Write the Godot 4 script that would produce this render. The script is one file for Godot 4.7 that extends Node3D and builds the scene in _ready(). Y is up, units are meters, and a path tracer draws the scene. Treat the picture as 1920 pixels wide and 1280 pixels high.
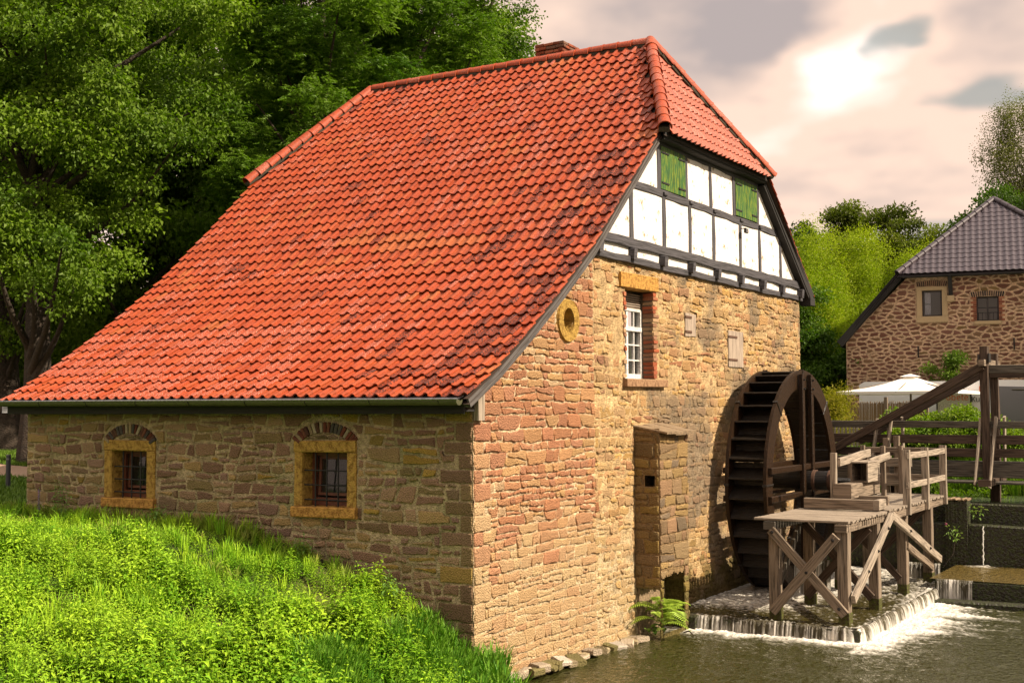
extends Node3D
# A stone water mill with a timber-framed gable, its wheel, jetty and flume, a second stone house behind, trees all round.
# World: water of the mill stream at y = 0, the mill's sunlit gable in the plane x = 0, its long shaded wall in the plane z = 0.

var used := {}
var M := {}
var T := {}
var fn := FastNoiseLite.new()
var fn2 := FastNoiseLite.new()


class MB:                                                   # collects triangles (given counter-clockwise seen from outside) into one mesh
	var v := PackedVector3Array()
	var n := PackedVector3Array()
	var c := PackedColorArray()
	var t := PackedVector2Array()
	var ix := PackedInt32Array()
	var col := Color.WHITE

	func vert(p: Vector3, nn: Vector3, uv := Vector2.ZERO) -> int:
		v.append(p); n.append(nn); c.append(col); t.append(uv)
		return v.size() - 1

	func face(a: int, b: int, d: int) -> void:
		ix.append(a); ix.append(d); ix.append(b)

	func tri(a: Vector3, b: Vector3, d: Vector3, ua := Vector2.ZERO, ub := Vector2.ZERO, ud := Vector2.ZERO) -> void:
		var nn := (b - a).cross(d - a).normalized()
		face(vert(a, nn, ua), vert(b, nn, ub), vert(d, nn, ud))

	func quad(a: Vector3, b: Vector3, d: Vector3, e: Vector3, u0 := Vector2.ZERO, u1 := Vector2.ONE) -> void:
		var nn := (d - a).cross(e - b).normalized()
		var i := vert(a, nn, u0)
		vert(b, nn, Vector2(u1.x, u0.y)); vert(d, nn, u1); vert(e, nn, Vector2(u0.x, u1.y))
		face(i, i + 1, i + 2); face(i, i + 2, i + 3)

	func quad_out(a: Vector3, b: Vector3, d: Vector3, e: Vector3, out: Vector3, u0 := Vector2.ZERO, u1 := Vector2.ONE) -> void:
		if (d - a).cross(e - b).dot(out) < 0.0:
			quad(e, d, b, a, Vector2(u0.x, u1.y), Vector2(u1.x, u0.y))
		else:
			quad(a, b, d, e, u0, u1)

	func smooth() -> void:                                  # normals from the faces that share a vertex
		var acc := PackedVector3Array()
		acc.resize(v.size())
		for k in range(0, ix.size(), 3):
			var a := ix[k]; var b := ix[k + 2]; var d := ix[k + 1]
			var f := (v[b] - v[a]).cross(v[d] - v[a])
			acc[a] += f; acc[b] += f; acc[d] += f
		for k in v.size():
			n[k] = acc[k].normalized() if acc[k].length_squared() > 1e-16 else Vector3.UP

	func mesh() -> ArrayMesh:
		var arr := []
		arr.resize(Mesh.ARRAY_MAX)
		arr[Mesh.ARRAY_VERTEX] = v; arr[Mesh.ARRAY_NORMAL] = n; arr[Mesh.ARRAY_COLOR] = c
		arr[Mesh.ARRAY_TEX_UV] = t; arr[Mesh.ARRAY_INDEX] = ix
		var m := ArrayMesh.new()
		m.add_surface_from_arrays(Mesh.PRIMITIVE_TRIANGLES, arr)
		return m

	# a timber: chamfered, hewn a little unevenly; u runs along the grain
	func beam(a: Vector3, b: Vector3, w: float, h: float, up := Vector3.UP, jit := 0.0, seg := 1, r: RandomNumberGenerator = null, ch := 0.008) -> void:
		var d := (b - a).normalized()
		if absf(d.dot(up)) > 0.99:
			up = Vector3.RIGHT if absf(d.x) < 0.9 else Vector3.BACK
		var s := d.cross(up).normalized()
		var u := s.cross(d).normalized()
		var len := a.distance_to(b)
		var off := Vector2(r.randf() * 9.0, r.randf() * 9.0) if r else Vector2.ZERO
		var ring := []
		var x := w / 2.0; var y := h / 2.0
		ch = minf(ch, minf(x, y) * 0.4)
		for k in seg + 1:
			var q := a.lerp(b, float(k) / seg)
			var jx := 0.0; var jy := 0.0; var jw := 1.0; var jh := 1.0
			if r and jit > 0.0:
				jx = r.randf_range(-jit, jit); jy = r.randf_range(-jit, jit)
				jw = 1.0 + r.randf_range(-jit, jit) / w; jh = 1.0 + r.randf_range(-jit, jit) / h
			var pts := []
			for e in [[x - ch, -y], [x, -y + ch], [x, y - ch], [x - ch, y], [-x + ch, y], [-x, y - ch], [-x, -y + ch], [-x + ch, -y]]:
				pts.append(q + s * (e[0] * jw + jx) + u * (e[1] * jh + jy))
			ring.append([pts, q])
		for k in seg:
			for e in 8:
				var f: int = (e + 1) % 8
				var p0: Vector3 = ring[k][0][e]; var p1: Vector3 = ring[k][0][f]
				var p2: Vector3 = ring[k + 1][0][f]; var p3: Vector3 = ring[k + 1][0][e]
				var mid: Vector3 = (p0 + p1 + p2 + p3) / 4.0 - (ring[k][1] + ring[k + 1][1]) / 2.0
				var v0: float = off.y + e * 0.11
				quad_out(p0, p3, p2, p1, mid, Vector2(off.x + len * k / seg, v0), Vector2(off.x + len * (k + 1) / seg, v0 + p0.distance_to(p1)))
		for k in [0, seg]:
			var o := d if k else -d
			var q: Array = ring[k][0]
			for f in [[0, 1, 2, 3], [4, 5, 6, 7], [3, 4, 7, 0]]:
				quad_out(q[f[0]], q[f[1]], q[f[2]], q[f[3]], o, off, off + Vector2(0.05, 0.1))

	func box(mid: Vector3, size: Vector3, ch := 0.006, r: RandomNumberGenerator = null, jit := 0.0) -> void:
		if size.x >= size.y and size.x >= size.z:
			beam(mid - Vector3(size.x / 2, 0, 0), mid + Vector3(size.x / 2, 0, 0), size.z, size.y, Vector3.UP, jit, 1, r, ch)
		elif size.z >= size.y:
			beam(mid - Vector3(0, 0, size.z / 2), mid + Vector3(0, 0, size.z / 2), size.x, size.y, Vector3.UP, jit, 1, r, ch)
		else:
			beam(mid - Vector3(0, size.y / 2, 0), mid + Vector3(0, size.y / 2, 0), size.z, size.x, Vector3.RIGHT, jit, 1, r, ch)

	func tube(pts: PackedVector3Array, rad: PackedFloat32Array, sides := 8, cap := true) -> void:
		var first := v.size()
		var ref := Vector3.RIGHT
		for k in pts.size():
			var d := (pts[mini(k + 1, pts.size() - 1)] - pts[maxi(k - 1, 0)]).normalized()
			if absf(d.dot(ref)) > 0.9:
				ref = Vector3.UP if absf(d.y) < 0.7 else Vector3.BACK
			var s := d.cross(ref).normalized()
			var u := s.cross(d).normalized()
			for e in sides + 1:
				var an := TAU * e / sides
				var o := s * cos(an) + u * sin(an)
				vert(pts[k] + o * rad[k], o, Vector2(k * 0.4, float(e) / sides))
		for k in pts.size() - 1:
			for e in sides:
				var a := first + k * (sides + 1) + e
				face(a, a + sides + 1, a + sides + 2); face(a, a + sides + 2, a + 1)
		if cap:
			for k in [0, pts.size() - 1]:
				var d2 := (pts[1] - pts[0]).normalized() * -1.0 if k == 0 else (pts[k] - pts[k - 1]).normalized()
				var m := vert(pts[k], d2)
				for e in sides:
					var a = first + k * (sides + 1) + e
					var x0 := vert(v[a], d2); var x1 := vert(v[a + 1], d2)
					if k == 0: face(m, x0, x1)
					else: face(m, x1, x0)


func L(r: float, g: float, b: float) -> Color:              # a linear base colour
	return Color(r, g, b).linear_to_srgb()

func rg(s: int) -> RandomNumberGenerator:
	var r := RandomNumberGenerator.new()
	r.seed = s
	return r

func tag(o: Node, label: String, category: String, group := "") -> void:
	o.set_meta("label", label); o.set_meta("category", category)
	if group: o.set_meta("group", group)

func numbered(called: String) -> String:
	used[called] = used.get(called, -1) + 1
	return called if used[called] == 0 else "%s_%03d" % [called, used[called]]

func thing(called: String, label: String, category: String, at := Vector3.ZERO, group := "") -> Node3D:
	var o := Node3D.new()
	o.name = numbered(called); o.position = at
	tag(o, label, category, group)
	add_child(o)
	return o

func part(called: String, mesh: Variant, mat: Material, parent: Node, kind := "") -> MeshInstance3D:
	var o := MeshInstance3D.new()
	o.name = called
	o.mesh = mesh.mesh() if mesh is MB else mesh
	o.material_override = mat
	if kind: o.set_meta("kind", kind)
	if parent == self:
		o.name = numbered(called)
		add_child(o)
	else:
		parent.add_child(o, true)
	return o

func scatter(called: String, mesh: Mesh, mat: Material, where: Array, tints: Array, parent: Node) -> MultiMeshInstance3D:
	var mm := MultiMesh.new()
	mm.transform_format = MultiMesh.TRANSFORM_3D
	mm.use_colors = true
	mm.mesh = mesh
	mm.instance_count = where.size()
	for k in where.size():
		mm.set_instance_transform(k, where[k])
		mm.set_instance_color(k, tints[k])
	var o := MultiMeshInstance3D.new()
	o.name = numbered(called) if parent == self else called
	o.multimesh = mm
	o.material_override = mat
	o.set_meta("kind", "stuff")
	parent.add_child(o, true)
	return o

func noise_tex(freq: float, oct := 4, ramp: Variant = null, type := FastNoiseLite.TYPE_SIMPLEX_SMOOTH, s := 1, size := 512) -> NoiseTexture2D:
	var f := FastNoiseLite.new()
	f.noise_type = type; f.frequency = freq; f.fractal_octaves = oct; f.seed = s; f.fractal_gain = 0.6
	var x := NoiseTexture2D.new()
	x.width = size; x.height = size; x.seamless = true; x.noise = f; x.normalize = true
	if ramp:
		var g := Gradient.new()
		g.offsets = PackedFloat32Array(ramp[0]); g.colors = PackedColorArray(ramp[1])
		x.color_ramp = g
	return x

func G(x: float) -> Color: return Color(x, x, x)

# opts: tex, scale (triplanar, per metre), uv (Vector3: plain UVs), bump, cm, metal, spec, vc, back
func mk(col: Color, rough: float, o := {}) -> StandardMaterial3D:
	var m := StandardMaterial3D.new()
	m.albedo_color = col; m.roughness = rough
	m.metallic = o.get("metal", 0.0); m.metallic_specular = o.get("spec", 0.5)
	m.vertex_color_use_as_albedo = o.get("vc", false)
	if o.has("tex"): m.albedo_texture = o.tex
	if o.has("bump"):
		m.heightmap_enabled = true; m.heightmap_texture = o.bump; m.heightmap_scale = o.get("cm", 1.0)
	if o.has("rtex"):
		m.roughness_texture = o.rtex
	if o.has("uv"):
		m.uv1_scale = o.uv
	elif o.has("tex") or o.has("bump"):
		m.uv1_triplanar = true
		m.uv1_world_triplanar = o.get("world", true)
		m.uv1_scale = Vector3.ONE * o.get("scale", 1.0)
	if o.has("back"):
		m.backlight_enabled = true; m.backlight = o.back
	return m

func materials() -> void:
	T.mottle = noise_tex(0.012, 5, [[0.0, 0.35, 0.6, 1.0], [G(0.62), G(0.8), G(0.92), G(1.0)]])
	T.fine = noise_tex(0.05, 5, [[0.0, 0.4, 0.7, 1.0], [G(0.66), G(0.84), G(0.94), G(1.0)]], FastNoiseLite.TYPE_SIMPLEX_SMOOTH, 7)
	T.rough = noise_tex(0.03, 6, null, FastNoiseLite.TYPE_SIMPLEX_SMOOTH, 3)
	T.grit = noise_tex(0.09, 4, null, FastNoiseLite.TYPE_SIMPLEX_SMOOTH, 5)
	T.grain = noise_tex(0.022, 5, [[0.0, 0.3, 0.5, 0.75, 1.0], [G(0.46), G(0.72), G(0.86), G(0.95), G(1.0)]], FastNoiseLite.TYPE_SIMPLEX_SMOOTH, 11)
	T.grainb = noise_tex(0.022, 5, null, FastNoiseLite.TYPE_SIMPLEX_SMOOTH, 11)
	T.ripple = noise_tex(0.018, 4, null, FastNoiseLite.TYPE_SIMPLEX_SMOOTH, 13)
	T.lichen = noise_tex(0.035, 4, [[0.0, 0.56, 0.64, 1.0], [Color(1, 1, 1, 0), Color(1, 1, 1, 0), Color(1, 0.95, 0.86, 1), Color(1, 0.95, 0.86, 1)]], FastNoiseLite.TYPE_SIMPLEX_SMOOTH, 17)
	T.lichmask = noise_tex(0.05, 4, [[0.0, 0.60, 0.70, 1.0], [G(0), G(0), G(0.9), G(0.9)]], FastNoiseLite.TYPE_SIMPLEX_SMOOTH, 17)
	T.moss = noise_tex(0.02, 5, [[0.0, 0.4, 0.6, 1.0], [Color(0.35, 0.33, 0.30), Color(0.55, 0.52, 0.44), Color(0.62, 0.72, 0.38), Color(0.75, 0.9, 0.4)]], FastNoiseLite.TYPE_SIMPLEX_SMOOTH, 23)
	T.peel = noise_tex(0.012, 5, [[0.0, 0.42, 0.52, 0.66, 1.0], [Color(0.25, 0.55, 0.50), Color(0.38, 0.72, 0.50), Color(0.58, 0.85, 0.45), Color(1.0, 1.0, 0.40), Color(1.0, 0.95, 0.45)]], FastNoiseLite.TYPE_SIMPLEX_SMOOTH, 29)
	T.plaster = noise_tex(0.014, 6, [[0.0, 0.13, 0.20, 0.30, 1.0], [Color(0.50, 0.38, 0.26), Color(0.72, 0.63, 0.52), Color(0.93, 0.90, 0.86), Color(1, 0.99, 0.98), Color(1, 1, 1)]], FastNoiseLite.TYPE_SIMPLEX_SMOOTH, 31)
	T.soot = noise_tex(0.02, 5, [[0.0, 0.36, 0.5, 0.62, 1.0], [G(0.16), G(0.30), G(0.62), G(0.95), G(1.0)]], FastNoiseLite.TYPE_SIMPLEX_SMOOTH, 41)
	T.stain = noise_tex(0.01, 6, [[0.0, 0.3, 0.48, 0.7, 1.0], [Color(0.62, 0.58, 0.55), Color(0.80, 0.77, 0.75), Color(0.92, 0.91, 0.90), Color(1, 1, 1), Color(1.0, 0.97, 0.92)]], FastNoiseLite.TYPE_SIMPLEX_SMOOTH, 37)
	M.stone = mk(Color.WHITE, 0.9, {"tex": T.fine, "bump": T.rough, "cm": 5.0, "scale": 1.7, "vc": true, "spec": 0.3})
	M.mortar = mk(Color.WHITE, 0.95, {"tex": T.mottle, "bump": T.rough, "cm": 5.0, "scale": 1.6, "vc": true, "spec": 0.2})
	M.sand = mk(L(0.47, 0.295, 0.07), 0.9, {"tex": T.stain, "bump": T.rough, "cm": 3.0, "scale": 1.6, "spec": 0.3})
	M.lintel = mk(L(0.55, 0.30, 0.075), 0.9, {"tex": T.stain, "bump": T.rough, "cm": 3.0, "scale": 1.6, "spec": 0.3})
	M.sill = mk(L(0.30, 0.18, 0.10), 0.9, {"tex": T.stain, "bump": T.rough, "cm": 1.0, "scale": 2.0, "spec": 0.3})
	M.brick = mk(Color.WHITE, 0.9, {"tex": T.fine, "bump": T.grit, "cm": 0.8, "scale": 2.0, "vc": true, "spec": 0.3})
	M.black = mk(L(0.066, 0.061, 0.068), 0.75, {"tex": T.grain, "bump": T.grainb, "cm": 1.0, "uv": Vector3(0.11, 1.9, 1)})
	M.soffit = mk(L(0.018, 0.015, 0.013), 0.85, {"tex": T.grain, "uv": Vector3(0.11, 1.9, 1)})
	M.verge = mk(L(0.102, 0.090, 0.084), 0.8, {"tex": T.grain, "bump": T.grainb, "cm": 0.6, "uv": Vector3(0.11, 1.9, 1)})
	M.plaster = mk(L(0.66, 0.635, 0.61), 0.9, {"tex": T.plaster, "bump": T.rough, "cm": 1.2, "scale": 0.42, "spec": 0.3})
	M.green = mk(L(0.13, 0.165, 0.028), 0.65, {"tex": T.peel, "bump": T.grainb, "cm": 0.5, "uv": Vector3(0.42, 2.6, 1)})
	M.wood = mk(L(0.265, 0.204, 0.148), 0.85, {"tex": T.grain, "bump": T.grainb, "cm": 1.0, "uv": Vector3(0.11, 1.9, 1), "spec": 0.3})
	M.woodpale = mk(L(0.390, 0.320, 0.246), 0.85, {"tex": T.grain, "bump": T.grainb, "cm": 1.0, "uv": Vector3(0.11, 1.9, 1), "spec": 0.3})
	M.wooddark = mk(L(0.105, 0.072, 0.052), 0.8, {"tex": T.grain, "bump": T.grainb, "cm": 1.0, "uv": Vector3(0.11, 1.9, 1), "spec": 0.3})
	M.woodgrey = mk(L(0.135, 0.118, 0.095), 0.85, {"tex": T.grain, "bump": T.grainb, "cm": 1.0, "uv": Vector3(0.11, 1.9, 1), "spec": 0.3})
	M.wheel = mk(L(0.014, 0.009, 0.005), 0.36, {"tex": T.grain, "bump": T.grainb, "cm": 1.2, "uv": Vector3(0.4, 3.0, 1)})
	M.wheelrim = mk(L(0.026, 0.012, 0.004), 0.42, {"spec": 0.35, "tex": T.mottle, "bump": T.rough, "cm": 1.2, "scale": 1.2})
	M.foot = mk(L(0.17, 0.14, 0.03), 0.7, {"tex": T.moss, "bump": T.grainb, "cm": 1.0, "scale": 1.5})
	M.shutter = mk(L(0.42, 0.33, 0.25), 0.85, {"tex": T.grain, "bump": T.grainb, "cm": 0.8, "uv": Vector3(0.14, 2.4, 1)})
	M.iron = mk(L(0.02, 0.018, 0.017), 0.6, {"metal": 0.4})
	M.rust = mk(L(0.10, 0.045, 0.022), 0.8, {"tex": T.mottle, "scale": 4.0})
	M.zinc = mk(L(0.30, 0.30, 0.31), 0.38, {"metal": 0.8, "tex": T.mottle, "scale": 2.0})
	M.gutter = mk(L(0.085, 0.085, 0.04), 0.5, {"tex": T.mottle, "scale": 1.5})
	M.glass = mk(Color(0.25, 0.3, 0.3, 0.10), 0.03, {})
	M.glass.transparency = BaseMaterial3D.TRANSPARENCY_ALPHA
	M.sash = mk(L(0.17, 0.05, 0.022), 0.5, {"tex": T.grain, "uv": Vector3(0.5, 4, 1)})
	M.sandpale = mk(L(0.52, 0.38, 0.22), 0.9, {"tex": T.fine, "bump": T.rough, "cm": 0.8, "scale": 1.6, "spec": 0.3})
	M.sashdark = mk(L(0.03, 0.022, 0.02), 0.5, {})
	M.white = mk(L(0.78, 0.76, 0.72), 0.5, {"tex": T.mottle, "scale": 3.0})
	M.dark = mk(L(0.30, 0.25, 0.19), 0.95, {})
	M.deck = mk(L(0.05, 0.03, 0.02), 0.95, {})
	M.bedding = mk(L(0.20, 0.16, 0.11), 0.95, {"tex": T.mottle, "bump": T.grit, "cm": 2.0, "scale": 3.0})
	M.beddark = mk(L(0.085, 0.068, 0.042), 0.95, {"tex": T.mottle, "bump": T.grit, "cm": 2.0, "scale": 3.0})
	M.bark = mk(L(0.06, 0.042, 0.028), 0.95, {"tex": T.mottle, "bump": T.rough, "cm": 5.0, "scale": 1.0})
	M.birchbark = mk(L(0.35, 0.32, 0.27), 0.9, {"tex": T.mottle, "scale": 1.0})
	M.leaf = mk(Color.WHITE, 0.5, {"vc": true, "spec": 0.32, "back": Color(0.85, 0.95, 0.25)})
	M.herb = mk(Color.WHITE, 0.55, {"vc": true, "spec": 0.3, "back": Color(0.55, 0.62, 0.2)})
	M.petal = mk(L(0.25, 0.12, 0.5), 0.6, {"back": Color(0.4, 0.2, 0.5)})
	M.ground = mk(Color.WHITE, 0.95, {"tex": T.mottle, "bump": T.rough, "cm": 4.0, "scale": 0.5, "vc": true, "spec": 0.2})
	M.path = mk(L(0.55, 0.36, 0.24), 0.95, {"tex": T.fine, "bump": T.grit, "cm": 1.0, "scale": 1.0})
	M.water = mk(Color.WHITE, 0.05, {"spec": 0.35, "bump": T.ripple, "cm": 4.5, "scale": 0.55, "vc": true})
	M.fall = mk(Color.WHITE, 0.35, {"bump": T.grit, "cm": 2.0, "scale": 2.0, "vc": true})
	M.concrete = mk(L(0.085, 0.075, 0.045), 0.55, {"tex": T.moss, "bump": T.rough, "cm": 4.0, "scale": 0.8})
	M.capstone = mk(L(0.30, 0.21, 0.12), 0.9, {"tex": T.mottle, "bump": T.rough, "cm": 2.0, "scale": 1.5})
	M.slate = mk(L(0.080, 0.060, 0.072), 0.45, {"tex": T.fine, "scale": 1.0})
	M.canvas = mk(L(0.82, 0.78, 0.72), 0.85, {"back": Color(0.5, 0.48, 0.44)})
	M.reed = mk(L(0.34, 0.22, 0.11), 0.9, {"tex": T.grain, "uv": Vector3(0.6, 6, 1)})
	M.van = mk(L(0.74, 0.73, 0.72), 0.25, {})
	M.vangrey = mk(L(0.16, 0.16, 0.17), 0.25, {"metal": 0.3})
	M.carglass = mk(L(0.02, 0.022, 0.025), 0.06, {})
	M.rubber = mk(L(0.015, 0.015, 0.015), 0.8, {})
	M.orange = mk(L(0.62, 0.13, 0.03), 0.6, {})
	M.ink = mk(L(0.03, 0.03, 0.035), 0.6, {})
	M.bollard = mk(L(0.035, 0.035, 0.042), 0.5, {})
	M.paper = mk(L(0.6, 0.62, 0.64), 0.7, {"tex": T.mottle, "scale": 8.0})
	for k in 10:                                             # ten firings of clay tile
		var f: float = [1.0, 0.95, 1.05, 0.90, 1.0, 1.0, 1.06, 0.97, 0.86, 0.70][k]
		var hue: float = [0.0, 0.015, 0.02, 0.0, 0.0, 0.0, 0.07, 0.0, 0.0, 0.0][k]
		var c := tile_color(f, hue)
		M["tile%d" % k] = mk(L(c.r, c.g, c.b), 0.5, {"tex": T.mottle, "bump": T.grit, "cm": 0.5, "scale": 2.2, "spec": 0.45})
		if k in [5, 8, 9]: M["tile%d" % k].albedo_texture = T.soot
		if k in [4, 7]:                                      # lichen-spotted ones
			var m: StandardMaterial3D = M["tile%d" % k]
			m.detail_enabled = true; m.detail_blend_mode = BaseMaterial3D.BLEND_MODE_MIX
			m.detail_albedo = T.lichen; m.detail_mask = T.lichmask
	M.tiles = mk(Color.WHITE, 0.5, {"tex": T.mottle, "bump": T.grit, "cm": 0.5, "scale": 2.2, "vc": true, "spec": 0.45})
	M.tilessoot = M.tiles.duplicate(); M.tilessoot.albedo_texture = T.soot
	M.tileslichen = M.tiles.duplicate()
	M.tileslichen.detail_enabled = true; M.tileslichen.detail_blend_mode = BaseMaterial3D.BLEND_MODE_MIX
	M.tileslichen.detail_albedo = T.lichen; M.tileslichen.detail_mask = T.lichmask

func tile_color(f: float, hue: float) -> Color:
	return Color(0.42 * f, (0.060 + hue * 0.6) * f, (0.009 + hue * 0.2) * f)


func sky_texture() -> ImageTexture:
	var w := 2048; var h := 1024
	var a := PackedFloat32Array()
	a.resize(w * h * 3)
	var nz := FastNoiseLite.new()
	nz.noise_type = FastNoiseLite.TYPE_SIMPLEX_SMOOTH; nz.frequency = 1.0; nz.fractal_octaves = 5; nz.seed = 4; nz.fractal_gain = 0.5
	var n3 := FastNoiseLite.new()
	n3.noise_type = FastNoiseLite.TYPE_SIMPLEX_SMOOTH; n3.frequency = 0.55; n3.fractal_octaves = 3; n3.seed = 21
	# breaks and banks in the cloud: azimuth, elevation, half width, half height, amount (bright > 0, grey < 0, blue gap = 9)
	var feat := [[-17.4, 15.0, 2.6, 1.9, 1.25], [-19.2, 12.6, 1.8, 1.3, 0.5], [-15.2, 17.0, 1.6, 1.4, 0.6], [-23.5, 18.0, 6.0, 3.4, -0.8], [-20.3, 17.0, 2.6, 1.3, -0.7], [-10.5, 15.5, 2.6, 1.5, -0.3],
		[-14.6, 16.3, 1.5, 0.65, 9.0], [-10.8, 13.4, 2.1, 1.0, 9.0], [-13.5, 11.6, 3.0, 1.6, 0.2], [-21.5, 14.0, 2.5, 1.5, -0.35], [-31.0, 15.0, 6.0, 5.0, -0.3], [-17.5, 9.0, 6.0, 3.0, 0.12]]
	for y in h:
		var el := 90.0 - (y + 0.5) * 180.0 / h
		for x in w:
			var c := Vector3(0.20, 0.19, 0.12)
			if el > -1.0:
				var az := (x + 0.5) * 360.0 / w
				var er := deg_to_rad(maxf(el, 0.0)); var ar := deg_to_rad(az)
				var k := 1.0 / (sin(er) + 0.16)
				var p := Vector3(sin(ar) * cos(er) * k, cos(ar) * cos(er) * k, sin(er) * 0.7)
				var big := n3.get_noise_3dv(p)
				var sm := nz.get_noise_3dv(p * 1.3)
				var d := big * 0.55 + sm * 0.62 + 0.36 * nz.get_noise_3dv(p * 4.1) + 0.16 * nz.get_noise_3dv(p * 10.0)
				var gap := 0.0
				var daz := az if az < 180.0 else az - 360.0
				var wx := nz.get_noise_3dv(p * 2.1 + Vector3(3, 9, 2)); var wy := nz.get_noise_3dv(p * 2.1 + Vector3(13, 1, 7))
				if daz > -45.0 and daz < 0.0 and el < 30.0:
					for f in feat:
						var ex: float = (daz + wx * 3.4 - f[0]) / f[2]; var ey: float = (el + wy * 1.9 - f[1]) / f[3]
						var g := exp(-(ex * ex + ey * ey))
						if f[4] > 5.0: gap = maxf(gap, g * (0.75 + sm))
						else: d += f[4] * g
				gap = maxf(gap, smoothstep(0.62, 0.9, -n3.get_noise_3dv(p * 0.8 + Vector3(7, 3, 1)) * 1.6) * 0.6)
				var lowc := Vector3(0.88, 0.655, 0.53)        # peach cloud near the horizon
				var highc := Vector3(1.25, 1.12, 1.03)
				var base := lowc.lerp(highc, smoothstep(18.0, 45.0, el))
				var grey := Vector3(0.42, 0.36, 0.35)
				c = base.lerp(grey, clampf(-d * 1.2 - 0.10, 0.0, 1.0))
				c = c.lerp(Vector3(1.15, 1.02, 0.92), clampf(d * 1.1 - 0.22, 0.0, 1.0))
				c = c.lerp(Vector3(0.30, 0.335, 0.33), smoothstep(0.2, 0.75, gap) * 0.8)
			var i := (y * w + x) * 3
			a[i] = c.x; a[i + 1] = c.y; a[i + 2] = c.z
	return ImageTexture.create_from_image(Image.create_from_data(w, h, false, Image.FORMAT_RGBF, a.to_byte_array()))


# ---------------------------------------------------------------- masonry

func clip_half(poly: PackedVector2Array, nn: Vector2, d: float) -> PackedVector2Array:   # keeps p.nn <= d
	var out := PackedVector2Array()
	var k := poly.size()
	for i in k:
		var a := poly[i]; var b := poly[(i + 1) % k]
		var da := a.dot(nn) - d; var db := b.dot(nn) - d
		if da <= 0.0: out.append(a)
		if (da < 0.0 and db > 0.0) or (da > 0.0 and db < 0.0):
			out.append(a.lerp(b, da / (da - db)))
	return out

# coursed rubble: cells round seeds that are set out in uneven courses
func rubble(u0: float, u1: float, v0: float, v1: float, cw: float, ch: float, r: RandomNumberGenerator, wild := 0.35) -> Array:
	var rows := []
	var v := v0 - ch * 0.3
	while v < v1 + ch:
		var hh := ch * r.randf_range(0.62, 1.4)
		var row := []
		var u := u0 - cw * r.randf()
		while u < u1 + cw:
			var ww := cw * r.randf_range(0.5, 1.6)
			row.append(Vector2((u + ww / 2) / cw, (v + hh / 2 + r.randf_range(-wild, wild) * hh) / ch))
			u += ww
		rows.append(row)
		v += hh
	var out := []
	for k in rows.size():
		for s in rows[k]:
			var p: Vector2 = s
			var poly := PackedVector2Array([p + Vector2(-1.1, -0.95), p + Vector2(1.1, -0.95), p + Vector2(1.1, 0.95), p + Vector2(-1.1, 0.95)])
			for j in range(maxi(0, k - 2), mini(rows.size(), k + 3)):
				for q in rows[j]:
					var dd: Vector2 = q - p
					if absf(dd.x) > 2.3 or absf(dd.y) > 2.0 or (dd.x == 0.0 and dd.y == 0.0): continue
					poly = clip_half(poly, dd, dd.dot(p + dd * 0.5))
			var fin := PackedVector2Array()
			for e in poly: fin.append(Vector2(e.x * cw, e.y * ch))
			out.append(fin)
	return out

# coursed rubble of roughly squared stones on wandering beds
func coursed(u0: float, u1: float, v0: float, v1: float, cw: float, ch: float, r: RandomNumberGenerator, wander := 0.5) -> Array:
	var out := []
	var ph := r.randf() * 50.0
	var bed := func(k: float, v: float, u: float) -> float: return v + ch * wander * fn.get_noise_2d(u * 0.55 + ph, k * 3.7) + ch * 0.16 * fn2.get_noise_2d(u * 2.1 + ph, k * 5.0)
	var v := v0 - ch
	var k := 0
	while v < v1 + ch:
		var hh := ch * r.randf_range(0.6, 1.45)
		var u := u0 - cw * r.randf()
		var sl := 0.0
		while u < u1 + cw:
			var ww := cw * (r.randf_range(0.45, 1.0) if r.randf() < 0.6 else r.randf_range(1.0, 1.9)) * sqrt(hh / ch)
			var s2 := r.randf_range(-0.22, 0.22) * hh
			var b := u + ww
			var p := PackedVector2Array()
			for f in [0.0, 0.5, 1.0]: p.append(Vector2(lerpf(u - sl, b - s2, f), bed.call(k, v, lerpf(u, b, f)) + r.randf_range(-0.05, 0.05) * hh))
			for f in [1.0, 0.5, 0.0]: p.append(Vector2(lerpf(u + sl, b + s2, f), bed.call(k + 1, v + hh, lerpf(u, b, f)) + r.randf_range(-0.05, 0.05) * hh))
			if hh > ch * 0.95 and r.randf() < 0.32:          # two thin stones in place of one
				var c := centre(p)
				var nn := Vector2(r.randf_range(-0.16, 0.16), 1.0).normalized()
				var d := nn.dot(c + Vector2(0, r.randf_range(-0.15, 0.15) * hh))
				out.append(clip_half(p, nn, d)); out.append(clip_half(p, -nn, -d))
			else: out.append(p)
			u = b; sl = s2
		v += hh
		k += 1
	return out

func area(p: PackedVector2Array) -> float:
	var s := 0.0
	for i in p.size(): s += p[i].cross(p[(i + 1) % p.size()])
	return s * 0.5

func centre(p: PackedVector2Array) -> Vector2:
	var s := Vector2.ZERO
	for e in p: s += e
	return s / p.size()

# trims stones to the wall and round its openings and opens the joints
func trim(polys: Array, outline: PackedVector2Array, holes: Array, joint: float, least := 0.004) -> Array:
	var out := []
	for poly in polys:
		for a in Geometry2D.intersect_polygons(poly, outline):
			var left := [a]
			for h in holes:
				var nxt := []
				for b in left:
					if Geometry2D.intersect_polygons(b, h).is_empty(): nxt.append(b)
					else:
						for d in Geometry2D.clip_polygons(b, h):
							if not Geometry2D.is_polygon_clockwise(d): nxt.append(d)
				left = nxt
			for b in left:
				for d in Geometry2D.offset_polygon(b, -joint / 2.0, Geometry2D.JOIN_ROUND):
					if d.size() > 2 and absf(area(d)) > least: out.append(d)
	return out

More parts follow.
